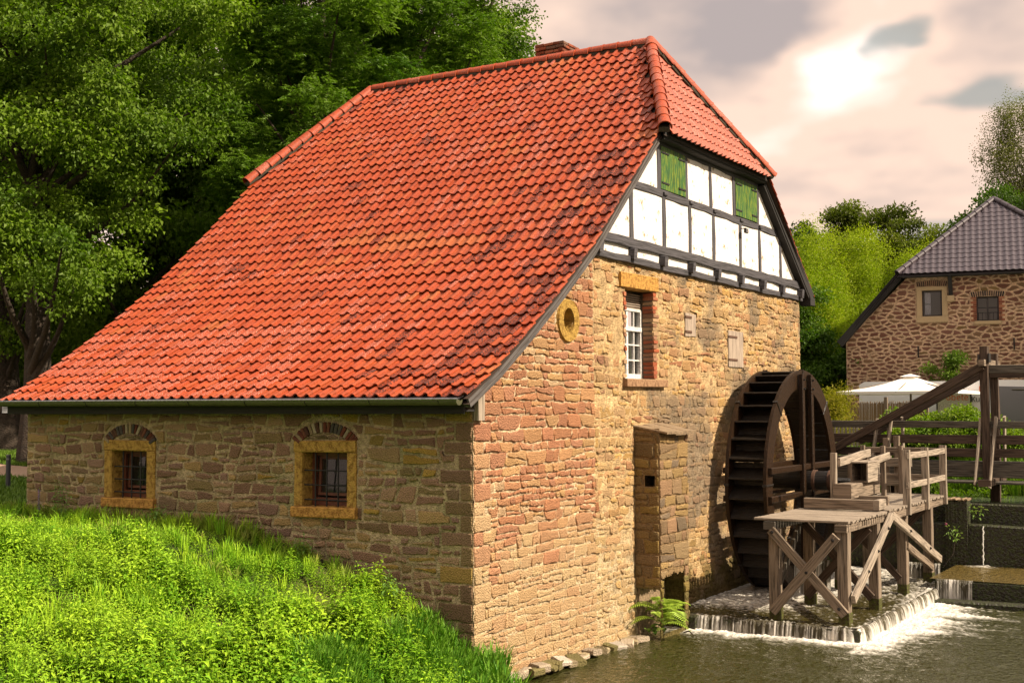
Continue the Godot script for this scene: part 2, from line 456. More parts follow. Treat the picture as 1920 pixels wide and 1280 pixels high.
func simplify(p: PackedVector2Array, r: RandomNumberGenerator, jit: float) -> PackedVector2Array:
	var q := PackedVector2Array()
	for i in p.size():
		var a := p[i]; var b := p[(i + 1) % p.size()]
		if q.is_empty() or q[q.size() - 1].distance_to(a) > 0.022:
			q.append(a + Vector2(r.randf_range(-jit, jit), r.randf_range(-jit, jit)))
		var l := a.distance_to(b)
		if l > 0.14:
			for k in int(l / 0.13):
				q.append(a.lerp(b, (k + 1.0) / (int(l / 0.13) + 1.0)) + Vector2(r.randf_range(-jit, jit), r.randf_range(-jit, jit)))
	return q

func stone(mb: MB, p0: PackedVector2Array, o: Vector3, U: Vector3, V: Vector3, h: float, r: RandomNumberGenerator, jit: float) -> void:
	var p := simplify(p0, r, jit)
	if p.size() < 3: return
	if area(p) < 0.0: p.reverse()
	var N := U.cross(V)
	var c := centre(p)
	var k := p.size()
	var f := mb.v.size()
	var bev := 0.018
	for e in p: mb.vert(o + U * e.x + V * e.y - N * 0.02, N)
	for e in p:
		var q := e.lerp(c, 0.03)
		mb.vert(o + U * q.x + V * q.y + N * h * r.randf_range(0.55, 0.9), N)
	for e in p:
		var l := e.distance_to(c)
		var q := e.lerp(c, minf(0.5, bev * r.randf_range(0.6, 1.8) / maxf(l, 0.01)))
		mb.vert(o + U * q.x + V * q.y + N * h * r.randf_range(0.8, 1.15), N)
	var m := mb.vert(o + U * c.x + V * c.y + N * h * r.randf_range(0.9, 1.35), N)
	for i in k:
		var j := (i + 1) % k
		for ring in 2:
			var a := f + ring * k
			mb.face(a + i, a + j, a + k + j); mb.face(a + i, a + k + j, a + k + i)
		mb.face(f + 2 * k + i, f + 2 * k + j, m)

# a sheet of mortar or plaster over a wall, cut out for its openings; top(u) caps it
func sheet(us: PackedFloat32Array, vs: PackedFloat32Array, o: Vector3, U: Vector3, V: Vector3, hole: Callable, top: Callable, disp: float, color: Callable) -> MB:
	var mb := MB.new()
	var N := U.cross(V)
	for y in vs.size():
		for x in us.size():
			var vv := minf(vs[y], top.call(us[x]))
			mb.col = color.call(us[x], vv)
			var p := o + U * us[x] + V * vv
			mb.vert(p + N * disp * (fn.get_noise_3dv(p * 6.0) + 0.6 * fn.get_noise_3dv(p * 17.0)), N)
	for y in vs.size() - 1:
		for x in us.size() - 1:
			if hole.call((us[x] + us[x + 1]) / 2, (vs[y] + vs[y + 1]) / 2): continue
			var a := y * us.size() + x
			mb.face(a, a + 1, a + us.size() + 1); mb.face(a, a + us.size() + 1, a + us.size())
	mb.smooth()
	return mb

func lines(a: float, b: float, step: float, extra: Array) -> PackedFloat32Array:
	var s := []
	var k := int(ceil((b - a) / step))
	for i in k + 1:
		var x := a + (b - a) * i / k
		var near := false
		for e in extra: near = near or absf(e - x) < step * 0.45
		if not near or i == 0 or i == k: s.append(x)
	for e in extra:
		if e > a and e < b: s.append(e)
	s.sort()
	return PackedFloat32Array(s)

func rect(u0: float, v0: float, u1: float, v1: float) -> PackedVector2Array:
	return PackedVector2Array([Vector2(u0, v0), Vector2(u1, v0), Vector2(u1, v1), Vector2(u0, v1)])

func disc(c: Vector2, rx: float, ry: float, k := 20) -> PackedVector2Array:
	var p := PackedVector2Array()
	for i in k: p.append(c + Vector2(cos(TAU * i / k) * rx, sin(TAU * i / k) * ry))
	return p

# stones as parts: the largest under each wall, the rest joined; list of [poly, origin, U, V, color, h, jitter, parent]
func lay_stones(list: Array, mat: Material, most: int, r: RandomNumberGenerator, called := "stone", depth_from := Vector3(10.12, 4.2, 15.5)) -> void:
	var ranked := []
	for k in list.size():
		var s: Array = list[k]
		var c := centre(s[0])
		var p: Vector3 = s[1] + s[2] * c.x + s[3] * c.y
		var view := depth_from - p
		var N: Vector3 = (s[2] as Vector3).cross(s[3])
		ranked.append([absf(area(s[0])) * absf(N.dot(view.normalized())) / view.length_squared(), k])
	ranked.sort_custom(func(a, b): return a[0] > b[0])
	var rest := {}
	for i in ranked.size():
		var s: Array = list[ranked[i][1]]
		var mb: MB
		if i < most: mb = MB.new()
		else:
			if not rest.has(s[7]): rest[s[7]] = MB.new()
			mb = rest[s[7]]
		mb.col = s[4]
		stone(mb, s[0], s[1], s[2], s[3], s[5], r, s[6])
		if i < most:
			mb.smooth()
			part(called, mb, mat, s[7])
	for p in rest:
		rest[p].smooth()
		part("small_" + called, rest[p], mat, p, "stuff")

func pick(r: RandomNumberGenerator, cols: Array, spread := 0.18) -> Color:
	var c: Array = cols[r.randi() % cols.size()]
	var f := 1.0 + r.randf_range(-spread, spread)
	return Color(c[0] * f, c[1] * f, c[2] * f)


# ---------------------------------------------------------------- the mill

const EAVE := [[0.42, 4.36], [-0.40, 4.80], [-1.27, 5.36], [-2.39, 6.14], [-3.53, 6.99], [-4.79, 8.12], [-6.30, 9.50], [-9.20, 12.16]]
const RIDGE_Z := -9.20
const RIDGE_Y := 12.16

func roof_y(z: float) -> float:                             # top of the roof deck over z, left slope sagging, right slope plain
	if z <= RIDGE_Z:
		return RIDGE_Y + (z - RIDGE_Z) * (RIDGE_Y - 7.05) / (RIDGE_Z + 15.45)
	for k in EAVE.size() - 1:
		if z <= EAVE[k][0] and z >= EAVE[k + 1][0]:
			var f: float = (EAVE[k][0] - z) / (EAVE[k][0] - EAVE[k + 1][0])
			return lerpf(EAVE[k][1], EAVE[k + 1][1], f)
	return EAVE[0][1]

func pantile(w := 0.228, len := 0.41) -> ArrayMesh:         # x across, z down the slope (bottom edge at +z), y out of the roof
	var mb := MB.new()
	var xs := []
	var k := 16
	for i in k + 1:                                          # a shallow pan, then a roll that laps over the next tile's edge
		var s := float(i) / k
		var hgt := -0.022 * sin(PI * s / 0.60) if s < 0.60 else 0.031 * pow(sin(PI * (s - 0.60) / 0.46), 0.9)
		xs.append(Vector2((s - 0.5) * (w + 0.016), hgt + 0.004))
	var top := []
	for e in 3:                                              # three rows of points down the tile
		var z: float = [-len / 2, 0.0, len / 2][e]
		var lift: float = [0.0, 0.024, 0.048][e]
		var row := []
		for i in k + 1:
			var tg: Vector2 = (xs[mini(i + 1, k)] - xs[maxi(i - 1, 0)]).normalized()
			row.append(mb.vert(Vector3(xs[i].x, xs[i].y + lift, z), Vector3(-tg.y, tg.x, 0.09).normalized()))
		top.append(row)
	for e in 2:
		for i in k:
			mb.face(top[e][i], top[e + 1][i], top[e + 1][i + 1]); mb.face(top[e][i], top[e + 1][i + 1], top[e][i + 1])
	for i in k:                                              # the thick lower edge
		var a := Vector3(xs[i].x, xs[i].y + 0.048, len / 2); var b := Vector3(xs[i + 1].x, xs[i + 1].y + 0.048, len / 2)
		mb.quad(a - Vector3(0, 0.024, 0.006), b - Vector3(0, 0.024, 0.006), b, a)
	for i in [0, k]:                                         # the side lap
		var a := Vector3(xs[i].x, xs[i].y, -len / 2); var b := Vector3(xs[i].x, xs[i].y + 0.048, len / 2)
		mb.quad_out(a, b, b - Vector3(0, 0.020, 0), a - Vector3(0, 0.014, 0), Vector3(i - 1, 0, 0))
	return mb.mesh()

func half_pipe(len := 0.42, r0 := 0.142, r1 := 0.108) -> ArrayMesh:   # ridge tile: z along, flared at +z
	var mb := MB.new()
	var k := 10
	for e in 2:
		var rows := []
		for q in 3:
			var z: float = [-len / 2, len / 2 - 0.05, len / 2][q]
			var rr: float = [r1, lerpf(r1, r0, 0.72), r0 + 0.006][q] - (0.016 if e else 0.0)
			var row := []
			for i in k + 1:
				var a := PI * (float(i) / k * 1.16 - 0.08)
				var d := Vector3(cos(a), sin(a), 0)
				row.append(mb.vert(d * rr + Vector3(0, 0, z), -d if e else d))
			rows.append(row)
		for q in 2:
			for i in k:
				if e == 1: mb.face(rows[q][i], rows[q + 1][i + 1], rows[q][i + 1]); mb.face(rows[q][i], rows[q + 1][i], rows[q + 1][i + 1])
				else: mb.face(rows[q][i], rows[q][i + 1], rows[q + 1][i + 1]); mb.face(rows[q][i], rows[q + 1][i + 1], rows[q + 1][i])
	for i in k:
		var a := PI * (float(i) / k * 1.16 - 0.08); var b := PI * ((i + 1.0) / k * 1.16 - 0.08)
		var z := len / 2
		mb.quad_out(Vector3(cos(a), sin(a), 0) * (r0 - 0.016) + Vector3(0, 0, z), Vector3(cos(b), sin(b), 0) * (r0 - 0.016) + Vector3(0, 0, z), Vector3(cos(b), sin(b), 0) * (r0 + 0.006) + Vector3(0, 0, z), Vector3(cos(a), sin(a), 0) * (r0 + 0.006) + Vector3(0, 0, z), Vector3.BACK)
	return mb.mesh()

const APEX := Vector3(-1.42, 12.16, -9.20)                  # ends of the ridge, feet of the half-hips
const APEX2 := Vector3(-9.05, 12.16, -9.20)
const HIPL := Vector3(0.30, 9.52, -6.22)
const HIPR := Vector3(0.30, 9.52, -12.05)
const HIPF := Vector3(-10.30, 9.50, -6.15)

func slope_limits(z: float) -> Vector2:                      # x from, to of the left slope at z
	var a := -10.27; var b := 0.20
	if z < HIPL.z: b = lerpf(HIPL.x - 0.02, APEX.x, (z - HIPL.z) / (APEX.z - HIPL.z))
	if z < HIPF.z: a = lerpf(HIPF.x, APEX2.x, (z - HIPF.z) / (APEX2.z - HIPF.z))
	return Vector2(a, b)

func build_roof(mill: Node3D) -> void:
	var r := rg(5)
	var roof := Node3D.new()
	roof.name = "roof"
	mill.add_child(roof, true)
	var mb := MB.new()                                       # boards under the tiles
	var zs := []
	for k in EAVE.size() - 1:
		for j in 4: zs.append(lerpf(EAVE[k][0], EAVE[k + 1][0], j / 4.0))
	zs.append(RIDGE_Z)
	for k in zs.size() - 1:
		var l0 := slope_limits(zs[k]); var l1 := slope_limits(zs[k + 1])
		var y0 := roof_y(zs[k]); var y1 := roof_y(zs[k + 1])
		for dy in [-0.02, -0.10]:
			mb.quad_out(Vector3(l0.x, y0 + dy, zs[k]), Vector3(l0.y, y0 + dy, zs[k]), Vector3(l1.y, y1 + dy, zs[k + 1]), Vector3(l1.x, y1 + dy, zs[k + 1]), Vector3.UP if dy > -0.05 else Vector3.DOWN)
	for dy in [-0.02, -0.10]:
		var o := Vector3(0, dy, 0)
		var zr := -15.5; var yr := roof_y(-15.45) - 0.03
		var up := Vector3.UP if dy > -0.05 else Vector3.DOWN
		mb.quad_out(APEX2 + o, APEX + o, HIPR + o, Vector3(-10.27, 9.55, -12.1) + o, up)
		mb.quad_out(Vector3(-10.27, 9.55, -12.1) + o, HIPR + o, Vector3(0.22, yr, zr) + o, Vector3(-10.27, yr, zr) + o, up)
		mb.tri(HIPL + o, HIPR + o, APEX + o)
		mb.tri(HIPF + o, APEX2 + o, Vector3(-10.27, 9.55, -12.1) + o)
	part("roof_deck", mb, M.deck, roof)
	# courses of tiles
	var tile := pantile()
	var list := []                                           # [transform, material number, size in view]
	var eye := Vector3(10.12, 4.2, 15.5)
	var lens := [0.0]
	for k in EAVE.size() - 1:
		lens.append(lens[k] + Vector2(EAVE[k][0], EAVE[k][1]).distance_to(Vector2(EAVE[k + 1][0], EAVE[k + 1][1])))
	var rowstep := 0.318
	var rows := int(lens[lens.size() - 1] / rowstep)
	for row in rows:
		var s := 0.16 + row * rowstep
		var k := 0
		while k < lens.size() - 2 and lens[k + 1] < s: k += 1
		var f: float = (s - lens[k]) / (lens[k + 1] - lens[k])
		var z := lerpf(EAVE[k][0], EAVE[k + 1][0], f)
		var y := lerpf(EAVE[k][1], EAVE[k + 1][1], f)
		var down := Vector3(0, EAVE[k][1] - EAVE[k + 1][1], EAVE[k][0] - EAVE[k + 1][0]).normalized()
		var lim := slope_limits(z)
		var sag := 0.03 * sin(row * 0.5) * 0.4
		var x := 0.09
		while x > lim.x + 0.06:
			if x < lim.y - 0.02:
				var wob := fn.get_noise_2d(x * 2.0, s * 3.0)
				var b := Basis(Vector3.RIGHT, down.cross(Vector3.RIGHT) , down)
				b = b * Basis.from_euler(Vector3(r.randf_range(-0.012, 0.012), r.randf_range(-0.012, 0.012), r.randf_range(-0.018, 0.018)))
				var p := Vector3(x + r.randf_range(-0.006, 0.006), y + sag * 0.3, z) + b.y * (0.02 + wob * 0.012 + r.randf_range(-0.003, 0.004)) + down * r.randf_range(-0.012, 0.012)
				list.append([Transform3D(b, p), tile_kind(x, s, r), b.y.dot((eye - p).normalized()) / eye.distance_squared_to(p)])
			x -= 0.2275
	# half-hip over the gable
	var hd := Vector3(HIPL.x - APEX.x, HIPL.y - APEX.y, 0).normalized()
	var hl := Vector2(HIPL.x, HIPL.y).distance_to(Vector2(APEX.x, APEX.y))
	for row in 11:
		var s := 0.12 + row * 0.292
		if s > hl: break
		var f := s / hl
		var base := Vector3(lerpf(HIPL.x, APEX.x, f), lerpf(HIPL.y, APEX.y, f), 0)
		var z0 := lerpf(HIPL.z, APEX.z, f); var z1 := lerpf(HIPR.z, APEX.z, f)
		var z := -6.3
		while z > -12.2:
			if z < z0 + 0.03 and z > z1 - 0.03:
				var b := Basis(Vector3.FORWARD, hd.cross(Vector3.FORWARD), hd)
				b = b * Basis.from_euler(Vector3(r.randf_range(-0.02, 0.02), r.randf_range(-0.02, 0.02), r.randf_range(-0.02, 0.02)))
				var p := Vector3(base.x, base.y, z) + b.y * 0.022 + hd * r.randf_range(0.0, 0.012)
				list.append([Transform3D(b, p), [0, 0, 3, 7, 0][r.randi() % 5], b.y.dot((eye - p).normalized()) / eye.distance_squared_to(p)])
			z -= 0.2275
	# the far slope is seen only by its tile ends along the verge
	var dn := Vector3(0, roof_y(-15.0) - roof_y(-14.0), -1.0).normalized()
	for row in 19:
		for x in [0.09, -0.15, -0.39]:
			var z: float = -15.4 + row * 0.318 * -dn.z
			if z > HIPR.z - 0.1 : continue
			var b := Basis(Vector3.LEFT, dn.cross(Vector3.LEFT), dn)
			list.append([Transform3D(b, Vector3(x, roof_y(z), z) + b.y * 0.02), [0, 3, 5][r.randi() % 3], 0.0])
	list.sort_custom(func(a, b): return a[2] > b[2])
	var where := [[], [], []]; var tints := [[], [], []]
	for k in list.size():
		if k < 300:
			var o := part("roof_tile", tile, M["tile%d" % list[k][1]], roof)
			o.transform = list[k][0]
		else:
			var sp: int = 1 if list[k][1] in [4, 7] else (2 if list[k][1] in [5, 8, 9] else 0)
			where[sp].append(list[k][0])
			var ff: float = [1.0, 0.95, 1.05, 0.90, 1.0, 1.0, 1.06, 0.97, 0.86, 0.70][list[k][1]] * r.randf_range(0.95, 1.05)
			var hue: float = [0.0, 0.015, 0.02, 0.0, 0.0, 0.0, 0.07, 0.0, 0.0, 0.0][list[k][1]]
			tints[sp].append(tile_color(ff, hue))
	scatter("further_roof_tiles", tile, M.tiles, where[0], tints[0], roof)
	scatter("lichened_roof_tiles", tile, M.tileslichen, where[1], tints[1], roof)
	scatter("sooty_roof_tiles", tile, M.tilessoot, where[2], tints[2], roof)
	# ridge and hips
	var rt := half_pipe()
	var runs := [[APEX2 + Vector3(0.1, 0, 0), APEX, 0.36, true], [APEX + Vector3(0.08, 0.02, 0), HIPL + Vector3(0.05, 0, 0.05), 0.335, false], [APEX + Vector3(0.08, 0.02, 0), HIPR + Vector3(0.05, 0, -0.05), 0.335, false], [APEX2, HIPF + Vector3(-0.05, 0.0, 0.0), 0.36, false]]
	for q in runs:
		var a: Vector3 = q[0]; var b: Vector3 = q[1]
		var d := (b - a).normalized()
		var cnt := int(round(a.distance_to(b) / q[2]))
		var up := Vector3.UP
		var bs := Basis(up.cross(d).normalized(), d.cross(up.cross(d).normalized()), d)
		for k in cnt:
			var p := a.lerp(b, (k + 0.5) / cnt)
			var o := part("ridge_tile", rt, M["tile%d" % [0, 3, 1, 7, 0][r.randi() % 5]], roof)
			var tilt := Basis(Vector3.RIGHT, 0.07)
			o.transform = Transform3D(bs * tilt, p + Vector3(0, 0.05 + r.randf_range(-0.006, 0.006), 0) + bs.x * r.randf_range(-0.008, 0.008))
		var bed := MB.new()                                   # mortar bedding that shows under the ridge tiles
		bed.beam(a - Vector3(0, 0.02, 0), b - Vector3(0, 0.02, 0), 0.20, 0.09, up, 0.012, 24, r)
		part("ridge_bedding", bed, M.beddark, roof)
	# verge boards that follow the sag, both sides
	var vb := MB.new()
	for k in EAVE.size() - 2:
		var z1: float = EAVE[k + 1][0]; var y1: float = EAVE[k + 1][1]
		if k == EAVE.size() - 3: z1 = HIPL.z + 0.02; y1 = roof_y(z1)
		vb.beam(Vector3(0.17, EAVE[k][1] - 0.085, EAVE[k][0] - 0.04), Vector3(0.17, y1 - 0.085, z1 - 0.04), 0.035, 0.15, Vector3.UP, 0.0, 1, r)
	part("verge_board", vb, M.verge, roof)
	var sb := MB.new()
	for k in EAVE.size() - 2:
		var z1: float = EAVE[k + 1][0]; var y1: float = EAVE[k + 1][1]
		if k == EAVE.size() - 3: z1 = HIPL.z + 0.02; y1 = roof_y(z1)
		sb.beam(Vector3(0.08, EAVE[k][1] - 0.12, EAVE[k][0] - 0.08), Vector3(0.08, y1 - 0.12, z1 - 0.08), 0.15, 0.06, Vector3.UP, 0.0, 1, r)
	part("verge_soffit", sb, M.verge, roof)
	var rb := MB.new()
	rb.beam(Vector3(0.21, 9.44, -12.12), Vector3(0.21, 6.95, -15.42), 0.04, 0.26, Vector3.UP, 0.004, 3, r)
	rb.beam(Vector3(0.09, 9.36, -12.02), Vector3(0.09, 6.88, -15.30), 0.24, 0.12, Vector3.UP, 0.003, 3, r)
	rb.beam(Vector3(0.11, 6.86, -15.15), Vector3(0.11, 6.86, -15.5), 0.28, 0.2, Vector3.UP, 0.004, 1, r)
	part("verge_board", rb, M.soffit, roof)
	var hs := MB.new()                                        # boarded underside of the half-hip
	hs.beam(Vector3(0.1, 9.40, -6.35), Vector3(0.1, 9.40, -12.1), 0.30, 0.07, Vector3.UP, 0.003, 4, r)
	hs.beam(Vector3(0.275, 9.455, -6.3), Vector3(0.275, 9.455, -12.0), 0.03, 0.10, Vector3.UP, 0.003, 4, r)
	part("hip_soffit", hs, M.soffit, roof)
	# gutter of half-round zinc along the long eave
	var gt := MB.new()
	var g0 := -10.75; var g1 := 0.1
	for side in 2:
		for i in 8:
			var a0 := PI + PI * i / 8.0; var a1 := PI + PI * (i + 1) / 8.0
			var rr := 0.085 - side * 0.006
			var p0 := Vector3(0, sin(a0), cos(a0)) * rr; var p1 := Vector3(0, sin(a1), cos(a1)) * rr
			var o := Vector3(0, 4.33, 0.52)
			gt.quad_out(o + p0 + Vector3(g0, 0.02, 0), o + p0 + Vector3(g1, 0, 0), o + p1 + Vector3(g1, 0, 0), o + p1 + Vector3(g0, 0.02, 0), (p0 + p1) * (1 - side * 2))
	for x in [g0, g1]:
		for i in 8:
			var a0 := PI + PI * i / 8.0; var a1 := PI + PI * (i + 1) / 8.0
			gt.tri(Vector3(x, 4.33, 0.52), Vector3(x, 4.33 + sin(a0) * 0.085, 0.52 + cos(a0) * 0.085), Vector3(x, 4.33 + sin(a1) * 0.085, 0.52 + cos(a1) * 0.085))
	var gutter := part("gutter", gt, M.gutter, mill)
	var lip := MB.new()
	lip.tube(PackedVector3Array([Vector3(g0, 4.355, 0.605), Vector3(g1 + 0.02, 4.335, 0.605)]), PackedFloat32Array([0.017, 0.017]), 8)
	lip.beam(Vector3(g0, 4.385, 0.46), Vector3(g1, 4.365, 0.46), 0.12, 0.012, Vector3(0, 1, 0.4))
	part("bead", lip, M.zinc, gutter)
	for k in 9:
		var s := MB.new()
		var pts := PackedVector3Array(); var rad := PackedFloat32Array()
		for i in 9:
			var a := PI + PI * i / 8.0
			pts.append(Vector3(-10.3 + k * 1.26, 4.338 + sin(a) * 0.089, 0.52 + cos(a) * 0.089)); rad.append(0.006)
		s.tube(pts, rad, 5)
		part("bracket", s, M.iron, gutter)
	var fb := MB.new()
	fb.beam(Vector3(-10.25, 4.22, 0.33), Vector3(0.06, 4.22, 0.33), 0.03, 0.2)
	fb.beam(Vector3(-10.25, 4.17, 0.16), Vector3(0.03, 4.17, 0.16), 0.34, 0.03)
	part("eave_board", fb, M.soffit, mill)
	var pe := MB.new()
	pe.box(Vector3(0.055, 4.28, -0.08), Vector3(0.10, 0.52, 0.17), 0.01, r, 0.006)
	part("wall_plate_end", pe, M.woodpale, mill)
	# chimney of worn brick behind the ridge
	var ch := Node3D.new()
	ch.name = "chimney"; ch.position = Vector3(-4.05, 11.62, -9.85)
	mill.add_child(ch, true)
	var core := MB.new()
	core.box(Vector3(0, 0.53, 0), Vector3(0.66, 1.06, 0.66), 0.01)
	part("core", core, M.bedding, ch)
	for row in 5:
		var y := 0.72 + row * 0.082
		for side in 4:
			var bas := Basis(Vector3.UP, side * PI / 2)
			for k in 3:
				var bk := MB.new()
				bk.col = pick(r, [[0.35, 0.10, 0.05], [0.28, 0.09, 0.05], [0.42, 0.15, 0.08], [0.22, 0.12, 0.08]])
				bk.box(Vector3.ZERO, Vector3(0.23, 0.066, 0.11), 0.01, r, 0.006)
				var o := part("brick", bk, M.brick, ch)
				o.transform = Transform3D(bas, bas * Vector3(-0.24 + k * 0.245 + (0.06 if row % 2 else 0.0) - 0.03, y, 0.30 + (0.03 if row > 2 else 0.0)))

func tile_kind(x: float, s: float, r: RandomNumberGenerator) -> int:
	var k: int = [0, 0, 3, 1, 2, 0, 7][r.randi() % 7]
	# a relaid patch of newer, yellower tile; weathered tiles with moss and soot along the gable verge; lichen low on the left
	if fn2.get_noise_2d(x * 0.35 + 3.0, s * 0.5) > 0.28 and r.randf() < 0.6: k = [2, 6, 2, 1][r.randi() % 4]
	if absf(s - 4.9 + x * 0.12) < 0.22 and x < -2.2 and x > -6.0: k = 6
	var worn := fn2.get_noise_2d(x * 0.9 + 40.0, s * 0.7)
	if x > -0.9 and s < 8.0 and r.randf() < 0.5: k = [8, 5, 9, 8][r.randi() % 4]
	elif x > -2.2 and s < 7.5 and worn > 0.1 and r.randf() < 0.45: k = [5, 8, 3][r.randi() % 3]
	elif worn > 0.45 and r.randf() < 0.5: k = 5
	if s < 2.4 and x < -4.0 and r.randf() < 0.55: k = 4
	return k

func gable_top(u: float) -> float: return roof_y(-u) - 0.13

func build_walls(mill: Node3D) -> void:
	var r := rg(9)
	var side := Node3D.new(); side.name = "side_wall"; mill.add_child(side, true)
	var gab := Node3D.new(); gab.name = "gable_wall"; mill.add_child(gab, true)
	var X := Vector3.RIGHT; var Y := Vector3.UP; var Z := Vector3.FORWARD   # gable runs along -z
	var stones := []
	# long shaded wall: outer frames of its two windows
	var wins := [[-7.94, 2.46, -6.64, 3.65, 0.19, 0.21, 0.18, 0.17], [-3.45, 2.48, -2.18, 3.70, 0.16, 0.18, 0.19, 0.165]]
	var holes := []; var xu := []; var xv := []
	for w in wins:
		holes.append(rect(w[0] - 0.01, w[1] - 0.01, w[2] + 0.01, w[3] + 0.01))
		xu.append_array([w[0] + w[4], w[2] - w[5]]); xv.append_array([w[1] + w[7], w[3] - w[6]])
	var inhole := func(u: float, v: float) -> bool:
		for w in wins:
			if u > w[0] + w[4] - 0.001 and u < w[2] - w[5] + 0.001 and v > w[1] + w[7] - 0.001 and v < w[3] - w[6] + 0.001: return true
		return false
	var sc := func(u: float, v: float) -> Color:
		var f := 0.85 + 0.3 * fn2.get_noise_2d(u * 1.5, v * 1.5)
		var g := clampf(fn2.get_noise_2d(u * 0.6 + 9.0, v * 0.8) * 1.5, 0.0, 1.0)
		return Color(0.72 * f, 0.565 * f, 0.33 * f).lerp(Color(0.56 * f, 0.51 * f, 0.24 * f), g)
	var mo := sheet(lines(-10.1, -0.005, 0.06, xu), lines(0.0, 4.3, 0.06, xv), Vector3.ZERO, X, Y, inhole, func(_u): return 9.9, 0.013, sc)
	part("mortar", mo, M.mortar, side)
	part("inner_face", sheet(lines(-10.1, -0.4, 1.0, xu), lines(-1.0, 4.3, 1.0, xv), Vector3(0, 0, -0.4), X, Y, inhole, func(_u): return 9.9, 0.0, sc), M.dark, side)
	var outline := rect(-10.1, 0.1, 0.0, 4.18)
	var quoins := []                                          # larger squared stones that bond the corner
	var qy := 0.12
	var qk := 0
	while qy < 4.0:
		var qh := r.randf_range(0.16, 0.30)
		quoins.append([qy, minf(qy + qh, 4.16), r.randf_range(0.48, 0.66) if qk % 2 == 0 else r.randf_range(0.22, 0.32), r.randf_range(0.42, 0.58) if qk % 2 else r.randf_range(0.2, 0.3)])
		qy += qh
		qk += 1
	var qside := []; var qgab := []
	for q in quoins:
		qside.append(rect(-q[2], q[0], 0.1, q[1])); qgab.append(rect(-0.1, q[0], q[3], q[1]))
	var arches := []
	for w in wins:
		arches.append(disc(Vector2((w[0] + w[2]) / 2, w[3] - 0.12), 0.73, 0.50, 24))
	var polys := trim(coursed(-10.1, 0.0, 0.1, 4.2, 0.33, 0.155, r, 0.55), outline, holes + arches + qside, 0.050)
	var browns := [[0.383, 0.227, 0.142], [0.454, 0.284, 0.170], [0.348, 0.206, 0.131], [0.426, 0.298, 0.142], [0.497, 0.327, 0.192], [0.398, 0.248, 0.170], [0.568, 0.383, 0.163]]
	for p in polys:
		var c := centre(p)
		var col := pick(r, browns)
		if r.randf() < 0.05 or (c.x > -1.9 and r.randf() < 0.14): col = pick(r, [[0.52, 0.34, 0.08], [0.46, 0.31, 0.09]])
		if fn2.get_noise_2d(c.x * 0.7, c.y * 0.9 + 30.0) > 0.35: col = col.lerp(Color(0.20, 0.18, 0.06), 0.4)
		stones.append([p, Vector3.ZERO, X, Y, col, r.randf_range(0.008, 0.034), 0.010, side])
	# sunlit gable: the reddish added bay nearest the corner, then the old ochre rubble
	var seam := 3.80
	var bay := PackedVector2Array([Vector2(0, -0.2), Vector2(seam + 0.12, -0.2), Vector2(seam, 6.85)])
	for k in range(12, -1, -1): bay.append(Vector2(seam * k / 12.0, minf(6.85, gable_top(seam * k / 12.0))))
	var old := rect(seam + 0.05, -0.3, 15.0, 6.84)
	var eye_c := Vector2(2.89, 5.67)
	var gh := [disc(eye_c, 0.39, 0.385), rect(4.85, 6.40, 6.48, 6.72), rect(4.96, 4.56, 6.80, 4.74), rect(4.86, 4.7, 6.56, 6.45), rect(7.78, 5.62, 8.37, 6.14), rect(10.10, 5.06, 11.05, 5.91), rect(5.44, -0.3, 6.72, 3.92)]
	var gin := func(u: float, v: float) -> bool:
		return (u > 5.089 and u < 6.281 and v > 4.739 and v < 6.411) or Vector2((u - eye_c.x) / 0.19, (v - eye_c.y) / 0.225).length() < 1.0
	var gc := func(u: float, v: float) -> Color:
		var f := 0.9 + 0.35 * fn2.get_noise_2d(u * 1.7, v * 1.7)
		var c := Color(0.88, 0.66, 0.41) if u < seam else Color(0.80, 0.56, 0.29)
		var grey := smoothstep(0.05, 0.5, fn2.get_noise_2d(u * 0.5 + 60.0, v * 0.6) + 0.30 * smoothstep(6.0, 8.5, u) - 0.25 * smoothstep(4.6, 6.0, v) - 0.5 * smoothstep(6.2, 5.0, u))
		c = c.lerp(Color(0.30, 0.235, 0.165), grey * 0.85)
		var lime := smoothstep(2.3, 1.5, v + fn2.get_noise_2d(u * 0.9, v * 0.9) * 1.4) * smoothstep(7.0, 5.6, u)
		c = c.lerp(Color(0.82, 0.65, 0.40), lime * 0.8)
		var mossy := smoothstep(1.4, 0.3, v + fn2.get_noise_2d(u * 1.3 + 20.0, v * 1.3) * 1.2) * smoothstep(6.4, 7.4, u)
		c = c.lerp(Color(0.15, 0.115, 0.03), mossy * 0.85)
		return Color(c.r * f, c.g * f, c.b * f)
	var eyes := []
	part("mortar", sheet(lines(0.0, 15.0, 0.045, [5.09, 6.28, 3.80]), lines(-1.0, 6.9, 0.045, [4.74, 6.41]), Vector3.ZERO, Z, Y, gin, gable_top, 0.026, gc), M.mortar, gab)
	part("inner_face", sheet(lines(0.4, 15.0, 0.8, [5.09, 6.28]), lines(-1.0, 6.9, 0.8, [4.74, 6.41]), Vector3(-0.45, 0, 0), Z, Y, gin, gable_top, 0.0, gc), M.dark, gab)
	var reds := [[0.56, 0.235, 0.115], [0.60, 0.285, 0.14], [0.50, 0.205, 0.11], [0.64, 0.35, 0.155], [0.68, 0.42, 0.19], [0.57, 0.265, 0.145], [0.52, 0.235, 0.14]]
